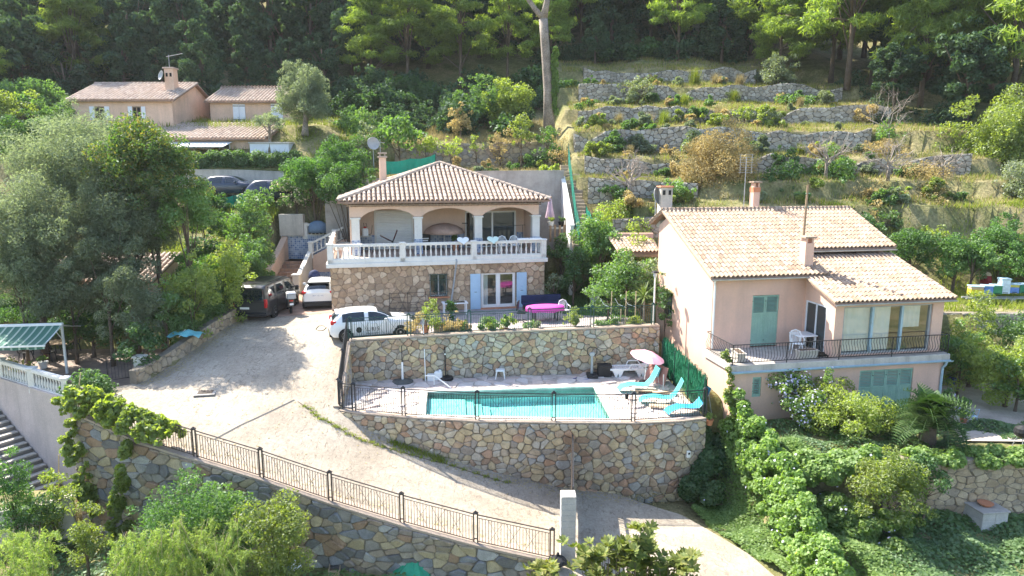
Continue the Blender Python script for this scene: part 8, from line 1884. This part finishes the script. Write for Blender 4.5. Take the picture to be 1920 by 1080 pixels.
for s in (-1,1): ob('ear', MB().add([(.39,s*.015,.235),(.43,s*.05,.235),(.4,s*.04,.29),(.38,s*.045,.235)],[(0,1,2),(1,3,2),(3,0,2),(0,3,1)]), T, BMK)

# ------------------------------------------------------------------ left terrace: awning, table, chairs
def awmat():
    m, nt, N, L, B_ = _nt('striped_awning'); tc = N.new('ShaderNodeTexCoord'); w = N.new('ShaderNodeTexWave'); w.wave_type='BANDS'; w.bands_direction='X'; w.wave_profile='SAW'; w.inputs['Scale'].default_value=.95; L.new(tc.outputs['Object'],w.inputs[0]); r=_ramp(N,[(.045,.14,.10),(.05,.15,.11),(.06,.16,.12),(.34,.42,.35)],'CONSTANT'); L.new(w.outputs['Fac'],r.inputs[0]); L.new(r.outputs[0],B_.inputs['Base Color']); B_.inputs['Roughness'].default_value=.85; return m
p = py(127,690,31.4); T = thing('striped_awning','double sided green striped awning on white posts over the left terrace','awning',(p.x,p.y,.26),math.radians(8)); H_=2.35; AW=awmat(); W_=4.6
def sag(t): return -.06*math.sin(t*math.pi)
ob('front_canopy', MB().grid([[(x,-lerp(.1,1.75,t),H_-.5*t+sag(t)) for x in np.linspace(-W_,0,12)] for t in np.linspace(0,1,5)]+[[(x,-1.76,H_-.72+.03*(i%2)) for i,x in enumerate(np.linspace(-W_,0,12))]]), T, AW)
ob('back_canopy', MB().grid([[(x,lerp(.1,1.8,t),H_-.42*t+sag(t)) for x in np.linspace(-W_,0.2,12)] for t in np.linspace(0,1,5)]), T, AW)
for x in (-W_+.1,-.05): ob('post', MB().box(x-.045,x+.045,-.045,.045,0,H_), T, MT['whitepaint']); ob('arm', MB().tube([(x,0,H_-.03),(x,-1.72,H_-.54)],.028,6), T, MT['whitepaint']); ob('arm', MB().tube([(x,0,H_-.03),(x,1.75,H_-.46)],.028,6), T, MT['whitepaint']); ob('brace', MB().tube([(x,0,H_-.75),(x,-.55,H_-.2)],.02,6), T, MT['whitepaint'])
ob('front_bar', MB().box(-W_,0.03,-1.8,-1.73,H_-.58,H_-.51), T, MT['whitepaint']); ob('roller_case', MB().bbox(-W_,.02,-.09,.09,H_-.02,H_+.1,.03), T, MT['whitepaint'])
p = pz(95,668,.26); T = thing('terrace_table','long dark table under the striped awning','table',p,math.radians(8)); ob('top', MB().bbox(-1.1,1.1,-.5,.5,.7,.75,.02), T, MT['wood'])
for sx in (-1,1):
    for sy in (-.42,.42): ob('leg', MB().tube([(sx*.95,sy,.7),(sx*1.02,sy,0)],.025,6), T, MT['iron'])
for i,(dx,dy,r) in enumerate(((-.7,-.8,180),(.5,-.85,180),(-.4,.85,0),(.7,.8,0))):
    mono_chair('dark metal chair at the terrace table, %s' % ['front left','front right','back left','back right'][i],(p.x+dx,p.y+dy,.26),math.radians(r+8),MT['iron'],'metal_chair','metal chairs under the awning')
for i,(x,y,lb) in enumerate(((82,690,'white flower pot on the left terrace near the balustrade'),(60,655,'white pot on the shaded terrace behind the table'))): pot(lb,pz(x,y,.26),.22,.32,MT['whiteplastic'],'green',.3,260)
bush((10,665,60,690),30.9,'yellow','yellow flowered box plant behind the balustrade','shrub','shrub',trunk=.02)
T = thing('terrace_gate','small black iron gate at the end of the left terrace','gate',pz(205,715,.4),math.radians(35)); mb=MB()
for i in range(9): ob('bar', MB().tube([(i*.13,0,.08),(i*.13,0,1.05)],.01,4), T, MT['iron'])
ob('frame', MB().tube([(-.04,0,.05),(1.1,0,.05)],.018,5).tube([(-.04,0,1.05),(1.1,0,1.05)],.018,5).tube([(-.04,0,0),(-.04,0,1.1)],.022,5).tube([(1.1,0,0),(1.1,0,1.1)],.022,5), T, MT['iron'])
T = thing('white_post','short white wall post by the ivy at the bend of the drive','post',pz(265,700,.9)); ob('shaft', MB().bbox(-.2,.2,-.2,.2,-.4,.75,.02), T, MT['white']); ob('cap', MB().bbox(-.25,.25,-.25,.25,.752,.82,.03), T, MT['white'])
q = py(348,630,31.4); T = thing('turquoise_cover','turquoise tarpaulin bundle on the low drive wall','tarpaulin',(q.x,q.y,q.z)); ob('sheet', MB().grid([[(x,y,.28*math.exp(-(x*x*1.5+y*y*6))+.06*math.sin(x*9)*math.cos(y*8)) for x in np.linspace(-.7,.8,12)] for y in np.linspace(-.4,.4,8)]), T, mat('pale_turquoise_tarp',(.18,.50,.55),.4), smooth=True); ob('rope', MB().tube([(-.1,-.41,.06),(0,0,.31),(.1,.4,.06)],.015,5), T, MT['whitepaint'])

# ------------------------------------------------------------------ behind and beside the right-hand house
HIVES = [(1815,1841,552,'yellow',(.60,.50,.04)),(1841,1857,551,'blue',(.12,.25,.62)),(1859,1873,550,'green',(.05,.26,.12)),(1872,1889,549,'white',(.55,.66,.74)),(1890,1905,548,'yellow and blue',(.14,.26,.60)),(1906,1926,548,'dark green',(.04,.22,.12))]
ROOFG = MT['zinc']
for i,(x0,x1,yb,cn,col) in enumerate(HIVES):
    q = py((x0+x1)/2,yb,36.0); w_ = max(.42,min(.62,(x1-x0)*36/FPX*.82)); h_ = .48 if cn!='white' else .8
    T = thing('beehive',cn+' wooden beehive, '+['leftmost of the row','second from the left','third from the left','tallest of the row','fifth from the left','last of the row at the picture edge'][i],'beehive',q,math.radians(-12),'beehives on the rack'); ob('box', MB().box(-w_/2,w_/2,-.25,.25,0,h_*.62), T, mat('hive_paint_'+cn.replace(' ','_'),col,.7,n1=(5,.85,1.1)))
    ob('super', MB().box(-w_/2+.004,w_/2-.004,-.246,.246,h_*.63,h_*.9), T, MT['woodpale'] if cn in('yellow',) else mat('hive_super',(.55,.50,.10) if 'yellow and' in cn else col,.7)); ob('lid', MB().bbox(-w_/2-.03,w_/2+.03,-.28,.28,h_*.9,h_,.015), T, ROOFG); ob('entrance', MB().box(-w_*.3,w_*.3,-.262,-.25,.03,.06), T, MT['dark'])
q0 = py(1818,556,36.0); T = thing('hive_rack','grey rail rack carrying the beehives','rack',q0,math.radians(0)); ob('rail', MB().box(-.3,4.2,-.22,-.14,-.1,-.02).box(-.3,4.2,.14,.22,-.1,-.02), T, MT['grey'])
for x in (.3,2.0,3.7): ob('block', MB().bbox(x,x+.3,-.25,.25,-.6,-.1,.01), T, MT['block'])
q = py(1848,530,38.2); T = thing('red_barrel','dark red barrel beyond the beehives','barrel',(q.x,q.y,q.z-.3)); ob('body', MB().lathe([(.24,0),(.29,.25),(.29,.5),(.24,.72)],14), T, mat('dark_red_paint',(.22,.015,.02),.6)); ob('lid', MB().lathe([(.26,.72),(.2,.85),(.05,.92)],14), T, MT['woodpale'])
q = pz(1842,990,-2.75); T = thing('block_cube','grey concrete block well head with a terracotta dish on top','well',q,math.radians(8)); 
for r_ in range(3):
    for k in range(2): ob('block', MB().bbox(-.5+k*.5+.004,-.004+k*.5,-.48,.48,r_*.27,r_*.27+.262,.015), T, MT['block'])
ob('slab', MB().bbox(-.54,.54,-.52,.52,.81,.87,.015), T, MT['concrete'])
T2 = thing('terracotta_dish','terracotta dish on the block well head','dish',(q.x,q.y,q.z+.87)); ob('bowl', MB().lathe([(.16,0),(.24,.07),(.25,.09),(.21,.08),(.14,.03)],14), T2, TC); ob('rim', MB().lathe([(.25,.085),(.26,.1),(.23,.1)],14), T2, TC)
for i,(x,y) in enumerate(((1885,985),(1897,975))):
    q = pz(x,y,-2.7); T = thing('leaning_plank',['shorter','longer'][i]+' pale plank leaning near the block well head','plank',q,math.radians(20)); ob('plank', MB().obox(Matrix.Rotation(-.7,4,'X'),-.04,.04,-.015,.015,0,1.5+.2*i), T, MT['woodpale'])
q = pz(1820,792,-.47); T = thing('child_chair','small pale blue metal chair in the right-hand garden','chair',q,math.radians(200)); PB=MT['shutter_b']; ob('seat', MB().bbox(-.16,.16,-.15,.15,.28,.31,.01), T, PB); ob('back', MB().tube([(-.15,.14,.3),(-.15,.2,.62),(.15,.2,.62),(.15,.14,.3)],.015,6), T, PB)
for sx in (-.14,.14):
    for sy in (-.13,.13): ob('leg', MB().tube([(sx,sy,.29),(sx*1.2,sy*1.2,0)],.013,5), T, PB)
pot('small terracotta pot beside the pale blue chair',pz(1806,793,-.47),.14,.2,TC,'green',.3,200); pot('blue pot by the corner of the right-hand house',pz(1782,722,-.47),.22,.36,mat('cobalt_glaze',(.03,.05,.30),.3),'green',.3,260); pot('orange pot on the end of the pool wall',Vector((7.95,26.35,-.35)),.16,.24,TC,'vine',.3,200)
q = pz(1914,842,-.45); T = thing('black_barbecue','black lidded barbecue on the right-hand drive','barbecue',q); ob('kettle', MB().lathe([(.12,.45),(.27,.55),(.3,.68),(.27,.82),(.1,.92)],14), T, BMK); 
for k in range(3): a=k*2.094; ob('leg', MB().tube([(.15*math.cos(a),.15*math.sin(a),.5),(.3*math.cos(a),.3*math.sin(a),0)],.015,5), T, MT['grey'])
T = thing('wall_meter','small white meter box on the pool wall','meter box',(7.0,25.83,-1.35),math.radians(15)); ob('case', MB().bbox(-.07,.07,-.1,.0,-.13,.13,.01), T, MT['whitepaint']); ob('window', MB().box(-.04,.04,-.104,-.1,.0,.08), T, MT['dark'])
T = thing('overhead_cable','thin black cable running from the roof to the right','cable',rw(10,4.8,7.9)); a=rw(10,4.8,7.95); mb=MB().tube([tuple(Vector((lerp(0,12,t),lerp(0,-1,t),-1.2*math.sin(t*math.pi)*.6-1.0*t)) ) for t in np.linspace(0,1,14)],.012,4); ob('wire', mb, T, MT['iron']); ob('hook', MB().tube([(0,0,-.25),(0,0,.02)],.015,5), T, MT['iron'])
# ------------------------------------------------------------------ foot of the foreground wall
def fl(x,y): v = pz(x,y,-3.86); return Vector((v.x,v.y,gz(v.x,v.y)))
q = fl(780,1082); T = thing('green_tarp_heap','heap covered by a shiny green tarpaulin at the foreground wall','tarpaulin',q); g=np.random.default_rng(4); G=[]
for j in range(9):
    r=1.0*j/8; G.append([(r*math.cos(a)*(.95+.12*math.sin(3*a)),r*math.sin(a)*.6,.72*(1-r**1.6)+.05*math.sin(7*a+j)*r+(.02*math.sin(13*a) )) for a in np.linspace(0,2*math.pi,25)])
ob('sheet', MB().grid(G), T, MT['greentarp'], smooth=False); ob('edge_rope', MB().tube(G[-1],.012,4), T, MT['whitepaint'])
q = fl(628,1076); T = thing('wooden_crate','shallow wooden crate on the ground by the foreground wall','crate',q,math.radians(8)); 
for y in (-.28,.28): ob('side', MB().box(-.17,.17,y-.012,y+.012,0,.22), T, MT['woodpale'])
for x in (-.18,.18):
    for z in (.02,.12): ob('slat', MB().box(x-.008,x+.008,-.3,.3,z,z+.08), T, MT['woodpale'])
ob('bottom', MB().box(-.17,.17,-.27,.27,.0,.015), T, MT['wood'])
def bag(label,x,y,m,s=.3,Y=None):
    q = fl(x,y) if Y is None else py(x,y,Y); T = thing('rubbish_bag',label,'bag',q); g=np.random.default_rng(int(x)); G=[]
    for j in range(7):
        t=j/6; r=s*math.sin(math.pi*min(.95,t*.9+.08)); G.append([(r*math.cos(a)*(1+.15*math.sin(4*a+j)),r*math.sin(a),s*1.3*t+.02*math.sin(5*a)) for a in np.linspace(0,2*math.pi,15)])
    ob('sack', MB().grid(G), T, m); ob('knot', MB().lathe([(.03,0),(.05,.06),(.02,.1)],7,(0,0,s*1.3)), T, m)
bag('pale rubbish bag beside the yellow green shrub',553,1073,MT['whiteplastic'],.24); bag('blue and white bag at the bottom edge',534,1082,mat('blue_print_plastic',[(.05,.08,.35),(.6,.62,.68)],.5,n1=(9,.8,1.2)),.26); bag('glossy black rubbish bag hanging at the block pillar',1046,1062,MT['black'],.3,20.2)
for i,(x,y,h,lx) in enumerate(((118,985,1.3,.1),(140,1000,1.6,.25),(165,975,1.5,.3),(205,990,1.0,.05),(112,965,.8,0))):
    q = fl(x,y); T = thing('bamboo_stake','leaning bamboo stake in the bare soil patch, %s from the left' % ['second','third','fourth','fifth','first'][i],'stake',q,0,'stakes in the bare soil patch'); ob('cane', MB().tube([(0,0,-.1),(lx,.1,h)],.02,6), T, MT['bamboo']); ob('node', MB().tube([(lx*.5,.05,h*.5-.01),(lx*.5,.05,h*.5+.01)],.025,6), T, MT['bamboo'])
q = py(60,950,22.4); slabwall('grey_low_wall','low grey rendered wall at the foot of the steps','wall',[(-19.6,22.6,-2.4),(-17.0,22.9,-2.15),(-16.0,23.3,-1.95)],-4.6,.3,MT['concrete_w'])
T = thing('dark_water_butt','dark teal water butt in the lower left corner','water butt',pz(8,990,-3.9)); ob('body', MB().lathe([(.34,0),(.4,.3),(.42,.8),(.38,.9)],16), T, mat('teal_plastic',(.01,.06,.06),.5)); ob('lid', MB().lathe([(.43,.9),(.4,.96),(.05,1.0)],16), T, mat('teal_lid',(.012,.07,.07),.5))
# ------------------------------------------------------------------ air
HZ = bpy.data.materials.new('thin_haze'); HZ.use_nodes = True; hn = HZ.node_tree.nodes; hn.remove(hn['Principled BSDF'])
pv = hn.new('ShaderNodeVolumePrincipled'); pv.inputs['Color'].default_value = (.93,.96,1,1); pv.inputs['Density'].default_value = .0002; pv.inputs['Anisotropy'].default_value = .2
HZ.node_tree.links.new(pv.outputs[0], hn['Material Output'].inputs['Volume'])
o = ob('haze', MB().box(-215,215,-45,190,-30,110), None, HZ); tag(o, 'thin bright haze in the air over the slope', kind='stuff')
